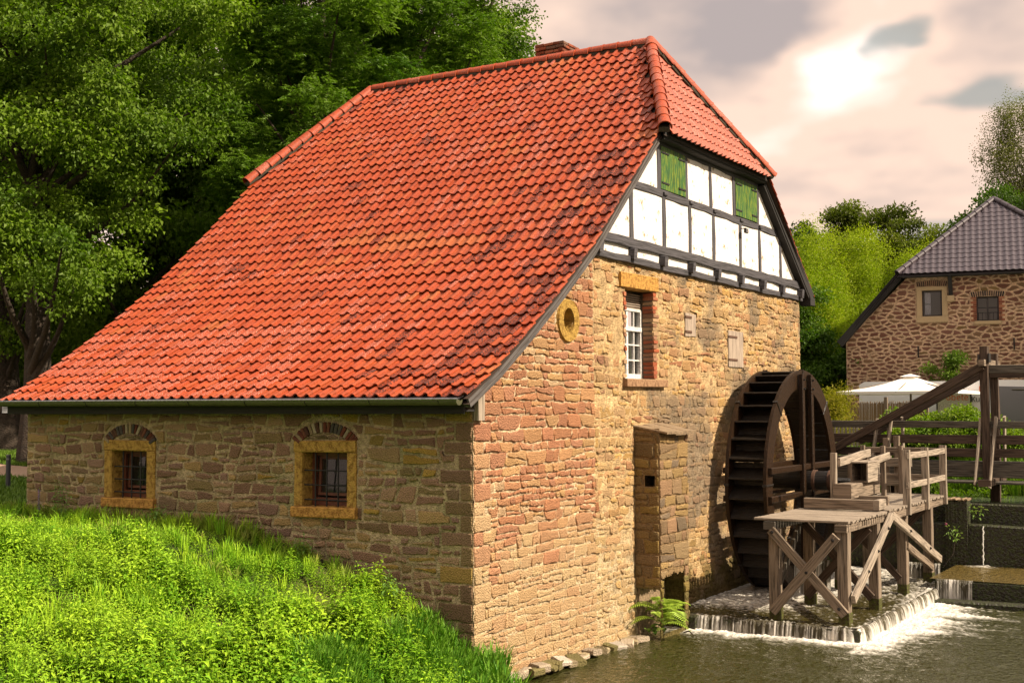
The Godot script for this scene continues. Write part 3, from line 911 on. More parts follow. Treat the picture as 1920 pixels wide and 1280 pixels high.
	for p in trim(coursed(0.0, 4.0, -0.2, 6.9, 0.33, 0.165, r, 0.3), bay, gh + qgab, 0.028):
		var c := centre(p)
		var col := pick(r, reds)
		if r.randf() < 0.08: col = pick(r, [[0.66, 0.42, 0.17], [0.68, 0.50, 0.29]])
		col = col.lerp(Color(0.62, 0.33, 0.17), 0.35)
		var lime := smoothstep(2.6, 1.6, c.y + fn2.get_noise_2d(c.x * 0.9, c.y * 0.9) * 1.4)
		col = col.lerp(Color(0.74, 0.53, 0.28), lime * r.randf_range(0.45, 0.95))
		stones.append([p, Vector3(0.012, 0, 0), Z, Y, col, r.randf_range(0.002, 0.024) * (1.0 - 0.4 * lime), 0.014, gab])
	for q in quoins:
		var qc := pick(r, [[0.33, 0.21, 0.12], [0.36, 0.25, 0.12], [0.50, 0.33, 0.10], [0.30, 0.19, 0.11]])
		for p in Geometry2D.offset_polygon(rect(-q[2], q[0], -0.004, q[1]), -0.012): stones.append([p, Vector3.ZERO, X, Y, qc, r.randf_range(0.014, 0.024), 0.009, side])
		qc = pick(r, [[0.58, 0.29, 0.16], [0.64, 0.37, 0.19], [0.68, 0.46, 0.25], [0.54, 0.25, 0.14]]).lerp(Color(0.74, 0.53, 0.28), 0.8 * smoothstep(2.2, 1.4, q[0]))
		for p in Geometry2D.offset_polygon(rect(0.004, q[0], q[3], q[1]), -0.010): stones.append([p, Vector3(0.012, 0, 0), Z, Y, qc, r.randf_range(0.008, 0.018), 0.010, gab])
	var ochres := [[0.68, 0.40, 0.15], [0.62, 0.36, 0.15], [0.72, 0.46, 0.20], [0.54, 0.32, 0.16], [0.66, 0.34, 0.16], [0.70, 0.42, 0.14], [0.60, 0.36, 0.18]]
	for p in trim(coursed(3.85, 15.0, -0.3, 6.9, 0.30, 0.15, r, 0.45), old, gh, 0.036):
		var c := centre(p)
		if r.randf() < 0.15: continue                        # smeared over with mortar
		var col := pick(r, ochres)
		if r.randf() < 0.06: col = pick(r, [[0.44, 0.17, 0.08], [0.40, 0.20, 0.12]])
		col = col.lerp(Color(0.62, 0.43, 0.22), r.randf_range(0.05, 0.5))
		var grey := smoothstep(0.05, 0.5, fn2.get_noise_2d(c.x * 0.5 + 60.0, c.y * 0.6) + 0.30 * smoothstep(6.0, 8.5, c.x) - 0.25 * smoothstep(4.6, 6.0, c.y) - 0.5 * smoothstep(6.2, 5.0, c.x))
		col = col.lerp(Color(0.28, 0.22, 0.15), grey * 0.7)
		var mossy := smoothstep(1.4, 0.3, c.y + fn2.get_noise_2d(c.x * 1.3 + 20.0, c.y * 1.3) * 1.2) * smoothstep(6.4, 7.4, c.x)
		col = col.lerp(Color(0.14, 0.105, 0.03), mossy * 0.85)
		var lime := smoothstep(2.3, 1.5, c.y + fn2.get_noise_2d(c.x * 0.9, c.y * 0.9) * 1.4) * smoothstep(6.0, 5.2, c.x)
		col = col.lerp(Color(0.72, 0.53, 0.28), lime * r.randf_range(0.4, 0.9))
		stones.append([p, Vector3.ZERO, Z, Y, col, r.randf_range(0.0, 0.030), 0.020, gab])
	lay_stones(stones, M.stone, 300, r)
	# walls that close the building behind
	var bk := MB.new()
	bk.box(Vector3(-5.05, 1.7, -14.8), Vector3(10.1, 6.0, 0.4))
	bk.box(Vector3(-10.0, 1.6, -7.4), Vector3(0.4, 5.4, 14.4))
	bk.box(Vector3(-5.05, -0.6, -7.4), Vector3(10.0, 0.2, 14.6))
	for z in 14:
		var zz := -0.5 - z
		var top := minf(roof_y(zz + 0.5), roof_y(zz - 0.5)) - 0.2
		if top > 4.3: bk.box(Vector3(-10.0, (top + 4.3) / 2, zz), Vector3(0.38, top - 4.3, 0.998), 0.0)
	part("rear_wall", bk, M.bedding, mill)

	# ---- the two small barred windows
	for w in wins:
		var win := Node3D.new(); win.name = "window"; win.position = Vector3(w[0], w[1], 0); mill.add_child(win, true)
		var W: float = w[2] - w[0]; var H: float = w[3] - w[1]
		var l: float = w[4]; var rr: float = w[5]; var tp: float = w[6]; var bt: float = w[7]
		var fr := [["lintel", Vector3(W / 2, H - tp / 2, -0.14), Vector3(W, tp, 0.36)], ["sill", Vector3(W / 2 + 0.01, bt / 2, -0.12), Vector3(W + 0.03, bt, 0.42)], ["jamb", Vector3(l / 2, (H - tp + bt) / 2, -0.14), Vector3(l, H - tp - bt - 0.006, 0.352)], ["jamb", Vector3(W - rr / 2, (H - tp + bt) / 2, -0.14), Vector3(rr, H - tp - bt - 0.006, 0.352)]]
		for f in fr:
			var mb := MB.new()
			mb.box(f[1], f[2], 0.016, r, 0.009)
			part(f[0], mb, M.lintel if f[0] == "sill" else M.sand, win)
		var iw := W - l - rr; var ih := H - tp - bt
		var cx := l + iw / 2; var cy := bt + ih / 2
		var fb := MB.new()
		for s in [-1, 1]:
			fb.box(Vector3(cx + s * (iw / 2 - 0.035), cy, -0.27), Vector3(0.07, ih, 0.06), 0.004, r)
			fb.box(Vector3(cx, cy + s * (ih / 2 - 0.035), -0.272), Vector3(iw, 0.07, 0.06), 0.004, r)
		fb.box(Vector3(cx, bt + 0.10, -0.255), Vector3(iw - 0.14, 0.055, 0.05), 0.004, r)
		part("frame", fb, M.sash, win)
		# the inner light stands ajar
		var lt := MB.new()
		var hw := iw - 0.2
		for s in [-1, 1]:
			lt.box(Vector3(s * hw / 2, 0, 0), Vector3(0.05, ih - 0.24, 0.04), 0.003, r)
			lt.box(Vector3(0, s * (ih - 0.28) / 2, 0), Vector3(hw, 0.05, 0.038), 0.003, r)
		var o := part("casement", lt, M.sash, win)
		o.transform = Transform3D(Basis(Vector3.RIGHT, -0.06) * Basis(Vector3.UP, 0.05), Vector3(cx + 0.02, cy + 0.04, -0.33))
		var gl := MB.new()
		gl.quad(Vector3(-hw / 2, -ih / 2 + 0.14, 0), Vector3(hw / 2, -ih / 2 + 0.14, 0), Vector3(hw / 2, ih / 2 - 0.14, 0), Vector3(-hw / 2, ih / 2 - 0.14, 0))
		var g2 := part("pane", gl, M.glass, win)
		g2.transform = o.transform
		for k in 3:
			var b := MB.new()
			var x := cx - iw / 2 + iw * (k + 1) / 4.0
			b.tube(PackedVector3Array([Vector3(x, bt - 0.02, -0.05), Vector3(x, H - tp + 0.02, -0.05)]), PackedFloat32Array([0.014, 0.014]), 6)
			part("bar", b, M.iron, win)
		for k in 3:
			var b := MB.new()
			var y := bt + ih * (0.12 + k * 0.27)
			b.tube(PackedVector3Array([Vector3(l - 0.03, y, -0.05), Vector3(l + iw + 0.02, y, -0.05)]), PackedFloat32Array([0.013, 0.013]), 6)
			part("bar", b, M.iron, win)
		# relieving arch of small bricks with rubble below it
		var ac := Vector2(W / 2, H - 0.22)
		var cnt := 19
		for k in cnt:
			var a := lerpf(PI * 0.83, PI * 0.17, float(k) / (cnt - 1))
			var b := MB.new()
			b.col = pick(r, [[0.17, 0.055, 0.035], [0.12, 0.06, 0.04], [0.34, 0.26, 0.15], [0.20, 0.08, 0.05], [0.10, 0.09, 0.08], [0.42, 0.36, 0.24]])
			b.box(Vector3.ZERO, Vector3(0.055, 0.16, 0.1), 0.008, r, 0.006)
			var o2 := part("arch_brick", b, M.brick, win)
			var d := Vector2(cos(a), sin(a))
			o2.transform = Transform3D(Basis(Vector3.BACK, a - PI / 2 + r.randf_range(-0.06, 0.06)), Vector3(ac.x + d.x * 0.68, ac.y + d.y * 0.43, -0.018 + r.randf_range(-0.01, 0.012)))
		var under := PackedVector2Array()
		for k in 13:
			var a := lerpf(0.16 * PI, 0.84 * PI, k / 12.0)
			under.append(Vector2(ac.x + cos(a) * 0.59, ac.y + sin(a) * 0.345))
		var fill := MB.new()
		for p in trim(rubble(0.0, W, H, H + 0.3, 0.2, 0.09, r), under, [rect(-0.1, H - 0.5, W + 0.1, H + 0.012)], 0.02, 0.001):
			fill.col = pick(r, [[0.34, 0.26, 0.15], [0.24, 0.18, 0.09], [0.28, 0.2, 0.12]])
			stone(fill, p, Vector3.ZERO, X, Y, 0.025, r, 0.005)
		fill.smooth()
		part("arch_filling", fill, M.stone, win)

	# ---- oval eyelet with a dressed stone ring
	var ey := Node3D.new(); ey.name = "eyelet"; ey.position = Vector3(0, eye_c.y, -eye_c.x); mill.add_child(ey, true)
	for half in 2:
		var ring := MB.new()
		var k := 14
		var prof := [[0.175, 0.205, -0.3], [0.185, 0.215, 0.045], [0.36, 0.355, 0.05], [0.385, 0.378, -0.05]]
		for i in k:
			var a0 := half * PI + PI * i / k + 0.012; var a1 := half * PI + PI * (i + 1) / k - (0.012 if i == k - 1 else 0.0)
			for j in 3:
				var P := []
				for e in [[a0, j], [a1, j], [a1, j + 1], [a0, j + 1]]:
					P.append(Vector3(prof[e[1]][2], sin(e[0]) * prof[e[1]][1], -cos(e[0]) * prof[e[1]][0]))
				var am := (a0 + a1) / 2
				var out: Vector3 = [Vector3(0.1, -sin(am), cos(am)), Vector3.RIGHT, Vector3(0.2, sin(am), -cos(am))][j]
				ring.quad_out(P[0], P[1], P[2], P[3], out)
		ring.smooth()
		part("ring_stone", ring, M.sand, ey)

	# ---- tall white window in its deep brick-sided recess
	var tw := Node3D.new(); tw.name = "tall_window"; tw.position = Vector3(0, 4.74, -5.09); mill.add_child(tw, true)
	var mbx := MB.new(); mbx.box(Vector3(-0.13, 1.81, -0.565), Vector3(0.36, 0.28, 1.62), 0.012, r, 0.01)
	part("lintel", mbx, M.lintel, tw)
	mbx = MB.new(); mbx.box(Vector3(-0.08, -0.08, -0.79), Vector3(0.36, 0.15, 1.80), 0.012, r, 0.008)
	part("sill", mbx, M.sill, tw)
	mbx = MB.new(); mbx.box(Vector3(-0.2, 0.835, 0.06), Vector3(0.38, 1.67, 0.10), 0.005); mbx.box(Vector3(-0.2, 0.835, -1.26), Vector3(0.38, 1.67, 0.12), 0.005)
	mbx.col = Color(0.3, 0.2, 0.1)
	part("reveal", mbx, M.bedding, tw)
	for row in 20:
		for s in 2:
			var y := 0.05 + row * 0.083
			var ln := r.randf_range(0.11, 0.24) * (1.0 if s else 0.62)
			if s == 0 and r.randf() < 0.35: continue
			var b := MB.new()
			b.col = pick(r, [[0.46, 0.13, 0.06], [0.40, 0.12, 0.06], [0.52, 0.20, 0.10], [0.38, 0.20, 0.12], [0.50, 0.32, 0.18]])
			b.box(Vector3.ZERO, Vector3(0.22, 0.068, ln), 0.012, r, 0.008)
			var o := part("jamb_brick", b, M.brick, tw)
			o.position = Vector3(-0.09 + r.randf_range(-0.008, 0.012), y, (ln / 2 - 0.02) if s == 0 else (-1.19 - ln / 2))
	var px := -0.27
	var fw := MB.new()
	for z in [-0.02, -1.17]: fw.box(Vector3(px, 0.66, z), Vector3(0.09, 1.32, 0.07), 0.005)
	fw.box(Vector3(px, 0.05, -0.6), Vector3(0.09, 0.10, 1.1), 0.005)
	fw.box(Vector3(px + 0.012, 0.95, -0.6), Vector3(0.1, 0.085, 1.12), 0.005)
	fw.box(Vector3(px, 1.31, -0.6), Vector3(0.09, 0.05, 1.1), 0.005)
	part("frame", fw, M.white, tw)
	for k in 3:
		var m2 := MB.new()
		var z: float = [-0.30, -0.60, -0.89][k]
		m2.box(Vector3(px, 0.69, z), Vector3(0.05, 1.22, 0.075 if k == 1 else 0.03), 0.003)
		part("glazing_bar", m2, M.white, tw)
	for y in [0.36, 0.65]:
		var m2 := MB.new(); m2.box(Vector3(px, y, -0.6), Vector3(0.045, 0.028, 1.1), 0.003)
		part("glazing_bar", m2, M.white, tw)
	for row in 4:
		for k in 4:
			var g := MB.new()
			var y0: float = [0.10, 0.36, 0.65, 0.99][row]; var y1: float = [0.36, 0.65, 0.91, 1.29][row]
			var z0: float = [-0.05, -0.30, -0.60, -0.89][k]; var z1: float = [-0.30, -0.60, -0.89, -1.14][k]
			g.quad(Vector3(px - 0.01, y0, z0), Vector3(px - 0.01, y0, z1), Vector3(px - 0.01, y1, z1), Vector3(px - 0.01, y1, z0))
			part("pane", g, M.glass, tw)
	for k in 7:
		var sl := MB.new()
		sl.box(Vector3.ZERO, Vector3(0.075, 0.014, 1.12), 0.002)
		var o := part("louvre_slat", sl, M.shutter, tw)
		o.transform = Transform3D(Basis(Vector3.FORWARD, 0.55), Vector3(px, 1.36 + k * 0.043, -0.6))

	# ---- two wooden hatches in the old wall
	for h in [[7.80, 5.64, 8.35, 6.12, 2], [10.13, 5.08, 11.02, 5.89, 4]]:
		var ht := Node3D.new(); ht.name = "hatch"; ht.position = Vector3(0, h[1], -h[0]); mill.add_child(ht, true)
		var W: float = h[2] - h[0]; var H: float = h[3] - h[1]
		var bb := MB.new(); bb.box(Vector3(-0.05, H / 2, -W / 2), Vector3(0.06, H + 0.04, W + 0.05)); part("backing", bb, M.wooddark, ht)
		for k in h[4]:
			var b := MB.new()
			b.box(Vector3(0.012, H / 2, -W * (k + 0.5) / h[4]), Vector3(0.03, H - r.randf() * 0.03, W / h[4] - 0.008), 0.003, r, 0.003)
			part("board", b, M.shutter, ht)
		for k in 2:
			var b := MB.new()
			b.box(Vector3(0.034, H * (0.2 + 0.62 * k), -W * 0.28), Vector3(0.012, 0.05, W * 0.55), 0.002)
			part("hinge", b, M.rust, ht)
	# ---- masonry buttress with a sloping slab, hollowed at its foot
	var bu := Node3D.new(); bu.name = "buttress"; bu.position = Vector3(0, 0, -5.44); mill.add_child(bu, true)
	var bs := []
	var fx := 0.50; var bw := 1.28
	var cc := func(_u: float, v: float) -> Color: return Color(0.40, 0.27, 0.135) if v > 0.9 else Color(0.20, 0.16, 0.06)
	var fronth := func(u: float, v: float) -> bool: return v < 1.13 + 0.07 * fn.get_noise_2d(u * 5.0, 1.0) and u > 0.1 and u < bw - 0.18 and v > 0.1
	part("mortar", sheet(lines(0, bw, 0.03, []), lines(-0.3, 3.72, 0.03, []), Vector3(fx, 0, 0), Z, Y, fronth, func(_u): return 9.9, 0.012, cc), M.mortar, bu)
	part("mortar", sheet(lines(0, fx + 0.012, 0.08, [0.21, 0.41]), lines(0.9, 3.82, 0.08, [2.76, 2.96]), Vector3(0, 0, 0), X, Y, func(u, v): return u > 0.21 and u < 0.41 and v > 2.76 and v < 2.96, func(_u): return 9.9, 0.01, cc), M.mortar, bu)
	part("mortar", sheet(lines(0, fx, 0.1, []), lines(-0.3, 3.82, 0.1, []), Vector3(fx, 0, -bw), Vector3.LEFT, Y, func(_u, _v): return false, func(_u): return 9.9, 0.01, cc), M.mortar, bu)
	var ced := MB.new(); ced.box(Vector3(0.2, 1.3, -0.62), Vector3(0.4, 0.12, 1.1)); ced.box(Vector3(0.02, 0.5, -0.62), Vector3(0.06, 1.5, 1.1)); part("hollow", ced, M.capstone, bu)
	var tones := [[0.42, 0.29, 0.15], [0.36, 0.24, 0.13], [0.47, 0.31, 0.13], [0.30, 0.22, 0.14], [0.44, 0.27, 0.15]]
	for p in trim(coursed(0, bw, -0.2, 3.8, 0.42, 0.22, r, 0.2), rect(0, 0.0, bw, 3.7), [rect(0.12, -0.4, bw - 0.2, 1.2)], 0.03):
		bs.append([p, Vector3(fx, 0, 0), Z, Y, pick(r, tones) if centre(p).y > 1.0 else pick(r, [[0.30, 0.22, 0.07], [0.25, 0.2, 0.07]]), r.randf_range(0.012, 0.035), 0.008, bu])
	for p in trim(coursed(0, fx, 0.9, 3.8, 0.36, 0.2, r, 0.2), rect(0, 0.95, fx, 3.75), [rect(0.2, 2.75, 0.42, 2.97)], 0.03):
		bs.append([p, Vector3.ZERO, X, Y, pick(r, [[0.36, 0.24, 0.10], [0.30, 0.2, 0.1], [0.40, 0.27, 0.09], [0.32, 0.22, 0.1]]), r.randf_range(0.01, 0.03), 0.007, bu])
	lay_stones(bs, M.stone, 60, r)
	for k in 3:
		var sl := MB.new()
		sl.box(Vector3.ZERO, Vector3(0.74, 0.05, 0.46), 0.012, r, 0.012)
		var o := part("cap_slab", sl, M.capstone, bu)
		o.transform = Transform3D(Basis(Vector3.FORWARD, 0.20 + k * 0.02) , Vector3(0.31, 3.80 + 0.006 * k, -0.2 - k * 0.44))
	var fs := MB.new(); fs.box(Vector3(0.42, 0.1, -1.42), Vector3(0.45, 0.32, 0.36), 0.03, r, 0.02); part("foot_stone", fs, M.concrete, bu)
	# ---- broken footing along the waterline
	for k in 24:
		var u := 0.4 + k * 0.215
		var b := MB.new()
		b.col = pick(r, [[0.62, 0.50, 0.36], [0.50, 0.40, 0.24], [0.26, 0.22, 0.09], [0.70, 0.60, 0.48]])
		b.box(Vector3.ZERO, Vector3(r.randf_range(0.14, 0.34), r.randf_range(0.07, 0.13), r.randf_range(0.16, 0.34)), 0.03, r, 0.028)
		var o := part("footing_stone", b, M.stone, gab)
		o.transform = Transform3D(Basis(Vector3.UP, r.randf_range(-0.5, 0.5)) * Basis(Vector3.BACK, r.randf_range(-0.3, 0.1)), Vector3(0.09 + r.randf() * 0.12, 0.01 + maxf(0.0, 0.12 - k * 0.006) + r.randf() * 0.03, -u))


func build_frame(mill: Node3D) -> void:                     # timber frame, plaster panels, shutters
	var r := rg(15)
	var fr := Node3D.new(); fr.name = "timber_frame"; mill.add_child(fr, true)
	var Z := Vector3.FORWARD; var Y := Vector3.UP
	var g := PackedVector2Array([Vector2(3.66, 6.86), Vector2(15.1, 6.86)])
	for k in 24:
		var u := lerpf(15.1, 3.66, k / 23.0)
		g.append(Vector2(u, clampf(roof_y(-u) - 0.16, 6.861, 9.42)))
	var back := MB.new()
	var tri := Geometry2D.triangulate_polygon(g)
	for k in range(0, tri.size(), 3):
		for off in [0.0, -0.2]:
			var P := []
			for j in 3: P.append(Vector3(off, g[tri[k + j]].y, -g[tri[k + j]].x))
			if (P[1] - P[0]).cross(P[2] - P[0]).x < 0: back.tri(P[0], P[2], P[1])
			else: back.tri(P[0], P[1], P[2])
	part("infill_backing", back, M.bedding, fr)
	var beamz := func(called: String, u0: float, y0: float, u1: float, y1: float, w: float, dep: float, out: float) -> void:
		var mb := MB.new()
		var up := Vector3.UP if absf(u1 - u0) > absf(y1 - y0) else Vector3.RIGHT
		var a := Vector3(out, y0, -u0); var b := Vector3(out, y1, -u1)
		if up == Vector3.UP: mb.beam(a, b, dep, w, up, 0.012, maxi(2, int(a.distance_to(b) / 0.4)), r, 0.012)
		else: mb.beam(a, b, w, dep, up, 0.010, maxi(2, int(a.distance_to(b) / 0.35)), r, 0.012)
		part(called, mb, M.black, fr)
	beamz.call("wall_plate", 3.78, 6.93, 15.0, 6.92, 0.13, 0.16, 0.0)
	beamz.call("sill_beam", 3.85, 7.24, 15.0, 7.235, 0.175, 0.18, 0.02)
	beamz.call("rail", 5.22, 8.37, 14.05, 8.36, 0.15, 0.14, 0.0)
	beamz.call("collar_beam", 6.40, 9.37, 12.1, 9.36, 0.13, 0.14, 0.0)
	for z in [3.90, 5.25, 6.60, 7.96, 9.35, 10.73, 12.09, 13.47, 14.8]:
		var mb := MB.new()
		mb.beam(Vector3(-0.1, 7.05, -z), Vector3(0.17 + r.randf_range(-0.015, 0.015), 7.03, -z), 0.145 + r.randf_range(-0.01, 0.01), 0.21, Vector3.UP, 0.008, 2, r, 0.018)
		part("joist_end", mb, M.black, fr)
	for p in [[5.30, 7.33, 8.62], [6.76, 7.33, 8.30], [8.04, 7.33, 8.30], [9.31, 7.33, 8.30], [10.86, 7.33, 8.30], [12.08, 7.33, 8.30], [13.50, 7.33, 8.30], [6.54, 8.44, 9.31], [7.87, 8.44, 9.31], [9.16, 8.44, 9.31], [10.50, 8.44, 9.31], [11.98, 8.44, 9.31]]:
		var top := minf(p[2], roof_y(-p[0]) - 0.22)
		beamz.call("post", p[0], p[1], p[0] - 0.02, top, 0.145 if p[0] < 13 else 0.11, 0.13, 0.0)
	beamz.call("rafter", 4.00, 7.10, 6.45, 9.30, 0.13, 0.12, -0.01)
	beamz.call("rafter", 14.75, 7.40, 12.15, 9.30, 0.13, 0.12, -0.01)
	for z in [6.76, 8.04, 9.31, 10.86, 12.08]:                # pegged tie blocks at the crossings
		var mb := MB.new(); mb.box(Vector3(0.08, 8.37, -z), Vector3(0.05, 0.06, 0.16), 0.01, r, 0.006); part("tie_block", mb, M.black, fr)
	# white panels between
	var grid := []
	for c in [[3.9, 5.25], [5.35, 6.70], [6.82, 7.98], [8.10, 9.25], [9.38, 10.80], [10.92, 12.02], [12.14, 13.45], [13.55, 15.0]]:
		grid.append(rect(c[0], 7.30, c[1], 8.32))
	for c in [[4.6, 6.48], [7.94, 9.10], [9.22, 10.44], [12.04, 14.2]]: grid.append(rect(c[0], 8.42, c[1], 9.34))
	var js := [3.90, 5.25, 6.60, 7.96, 9.35, 10.73, 12.09, 13.47, 14.8]
	for k in js.size() - 1: grid.append(rect(js[k] + 0.05, 6.97, js[k + 1] - 0.05, 7.18))
	for q in grid:
		for p in Geometry2D.intersect_polygons(q, g):
			if absf(area(p)) < 0.03: continue
			var mb := MB.new()
			var c := centre(p)
			var ins: Array = Geometry2D.offset_polygon(p, -0.014)
			if ins.is_empty(): continue
			var pi: PackedVector2Array = ins[0]
			var t := Geometry2D.triangulate_polygon(pi)
			for k in range(0, t.size(), 3):
				var P := []
				for j in 3: P.append(Vector3(0.042, pi[t[k + j]].y, -pi[t[k + j]].x))
				if (P[1] - P[0]).cross(P[2] - P[0]).x < 0: mb.tri(P[0], P[2], P[1])
				else: mb.tri(P[0], P[1], P[2])
			for k in p.size():
				var a := p[k]; var b := p[(k + 1) % p.size()]
				var a1 := a.lerp(c, 0.0); 
				var na := Geometry2D.get_closest_point_to_segment(a, pi[0], pi[0])
				var best := 9.0
				for e in pi: 
					if e.distance_to(a) < best: best = e.distance_to(a); na = e
				var nb := na; best = 9.0
				for e in pi:
					if e.distance_to(b) < best: best = e.distance_to(b); nb = e
				mb.quad_out(Vector3(0.015, a1.y, -a1.x), Vector3(0.015, b.y, -b.x), Vector3(0.042, nb.y, -nb.x), Vector3(0.042, na.y, -na.x), Vector3(1, (a.y + b.y) / 2 - c.y, c.x - (a.x + b.x) / 2))
			part("plaster_panel", mb, M.plaster, fr)
	# two pairs of green board shutters
	for s in [[6.61, 7.80, 8.445, 9.32], [10.57, 11.91, 8.445, 9.31]]:
		var sh := Node3D.new(); sh.name = "shutter_pair"; sh.position = Vector3(0.03, s[2], -s[0]); mill.add_child(sh, true)
		var W: float = s[1] - s[0]; var H: float = s[3] - s[2]
		for k in 4:
			var b := MB.new()
			b.beam(Vector3(0.02, 0.015, -W * (k + 0.5) / 4), Vector3(0.02, H - 0.015, -W * (k + 0.5) / 4), W / 4 - (0.014 if k in [1, 2] else 0.008), 0.035, Vector3.RIGHT, 0.004, 2, r, 0.004)
			part("board", b, M.green, sh)
		for e in [[0, 0.16], [0, 0.84], [1, 0.16], [1, 0.84]]:
			var b := MB.new()
			var zz: float = -0.02 - 0.17 if e[0] == 0 else -W + 0.02 + 0.17
			b.box(Vector3(0.045, H * e[1], zz), Vector3(0.014, 0.035, 0.34), 0.002)
			part("hinge", b, M.iron, sh)
	var lamp := Node3D.new(); lamp.name = "floodlight"; lamp.position = Vector3(0.1, 8.16, -10.85); mill.add_child(lamp, true)
	var mb := MB.new(); mb.box(Vector3(0.09, -0.03, 0), Vector3(0.05, 0.11, 0.15), 0.008); mb.box(Vector3(0.02, 0.03, 0), Vector3(0.12, 0.02, 0.03), 0.002); part("housing", mb, M.iron, lamp)
	mb = MB.new(); mb.box(Vector3(0.12, -0.03, 0), Vector3(0.008, 0.09, 0.13), 0.002); part("lens", mb, M.zinc, lamp)


# ---------------------------------------------------------------- wheel, jetty, flume

func build_wheel() -> void:
	var r := rg(21)
	var w := thing("waterwheel", "big dark wet wooden water wheel turning beside the sunlit mill gable", "water wheel", Vector3(0, 0, -11.45))
	var cy := 2.60; var R := 2.42; var ri := 2.04
	var x0 := 0.37; var x1 := 1.20
	for side in 2:
		var x: float = x1 if side else x0
		for k in 8:                                           # each shroud is made of eight felloes
			var mb := MB.new()
			var n := 8
			for i in n:
				var a0 := TAU * (k + float(i) / n) / 8.0; var a1 := TAU * (k + float(i + 1) / n) / 8.0
				if i == 0: a0 += 0.003
				if i == n - 1: a1 -= 0.003
				var P := func(a: float, rr: float, xx: float) -> Vector3: return Vector3(xx, cy + sin(a) * rr, cos(a) * rr)
				var am := (a0 + a1) / 2
				for xx in [x - 0.035, x + 0.035]:
					mb.quad_out(P.call(a0, ri, xx), P.call(a1, ri, xx), P.call(a1, R, xx), P.call(a0, R, xx), Vector3(xx - x, 0, 0))
				mb.quad_out(P.call(a0, R, x - 0.035), P.call(a1, R, x - 0.035), P.call(a1, R, x + 0.035), P.call(a0, R, x + 0.035), Vector3(0, sin(am), cos(am)))
				mb.quad_out(P.call(a0, ri, x - 0.035), P.call(a1, ri, x - 0.035), P.call(a1, ri, x + 0.035), P.call(a0, ri, x + 0.035), Vector3(0, -sin(am), -cos(am)))
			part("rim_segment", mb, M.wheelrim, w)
			var band := MB.new()                               # iron strap over the joint
			var a := TAU * k / 8.0
			band.box(Vector3.ZERO, Vector3(0.1, 0.05, 0.42), 0.006)
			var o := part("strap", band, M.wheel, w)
			o.transform = Transform3D(Basis(Vector3.RIGHT, -a), Vector3(x, cy + sin(a) * (R - 0.19), cos(a) * (R - 0.19)))
		for s in [-1, 1]:
			var mb := MB.new()
			var e := 0.05 if side else -0.05
			mb.beam(Vector3(x + e, cy + s * 0.29, -R + 0.10), Vector3(x + e, cy + s * 0.29, R - 0.10), 0.14, 0.13, Vector3.UP, 0.006, 5, r, 0.012)
			part("spoke", mb, M.wheelrim, w)
			mb = MB.new()
			var e2 := 0.11 if side else -0.10
			mb.beam(Vector3(x + e2, cy - R + 0.10, s * 0.31), Vector3(x + e2, cy + R - 0.10, s * 0.31), 0.13, 0.10, Vector3.RIGHT, 0.006, 5, r, 0.012)
			part("spoke", mb, M.wheelrim, w)
			for q in 4:
				var b := MB.new()
				b.tube(PackedVector3Array([Vector3(x + e2 + 0.03, cy + [-2.2, -2.0, 2.0, 2.2][q], s * 0.31), Vector3(x + e2 + 0.085, cy + [-2.2, -2.0, 2.0, 2.2][q], s * 0.31)]), PackedFloat32Array([0.028, 0.022]), 6)
				part("bolt", b, M.iron, w)
	var n := 36
	for k in n:
		var a := TAU * k / n + 0.05
		var mb := MB.new()
		var p0 := Vector3(0, cy + sin(a) * (R - 0.02), cos(a) * (R - 0.02)); var p1 := Vector3(0, cy + sin(a + 0.12) * ri, cos(a + 0.12) * ri)
		var m := (p0 + p1) / 2; var d := (p0 - p1)
		mb.beam(Vector3(x0 + 0.03, m.y, m.z), Vector3(x1 - 0.03, m.y, m.z), 0.035, d.length(), d.normalized(), 0.003, 2, r, 0.006)
		part("bucket_board", mb, M.wheel, w)
		var sl := MB.new()
		var b0 := a + TAU / n * 0.5
		sl.beam(Vector3(x0 + 0.03, cy + sin(b0) * (ri + 0.015), cos(b0) * (ri + 0.015)), Vector3(x1 - 0.03, cy + sin(b0) * (ri + 0.015), cos(b0) * (ri + 0.015)), TAU * ri / n - 0.004, 0.03, Vector3(0, sin(b0), cos(b0)), 0.0, 1, r, 0.003)
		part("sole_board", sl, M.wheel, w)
	var ax := MB.new()
	ax.tube(PackedVector3Array([Vector3(-0.3, cy, 0), Vector3(1.9, cy, 0)]), PackedFloat32Array([0.21, 0.21]), 12)
	ax.tube(PackedVector3Array([Vector3(1.9, cy, 0), Vector3(2.35, cy, 0)]), PackedFloat32Array([0.07, 0.07]), 10)
	part("axle", ax, M.wheel, w)
	for x in [1.45, 1.8]:
		var h := MB.new(); h.tube(PackedVector3Array([Vector3(x, cy, 0), Vector3(x + 0.07, cy, 0)]), PackedFloat32Array([0.235, 0.235]), 14); part("iron_band", h, M.rust, w)

func bolts(mb_at: Array, parent: Node, dir: Vector3) -> void:
	for p in mb_at:
		var b := MB.new()
		b.tube(PackedVector3Array([p, p + dir * 0.018]), PackedFloat32Array([0.032, 0.028]), 8)
		b.tube(PackedVector3Array([p + dir * 0.018, p + dir * 0.035]), PackedFloat32Array([0.014, 0.012]), 6)
		part("bolt", b, M.iron, parent)

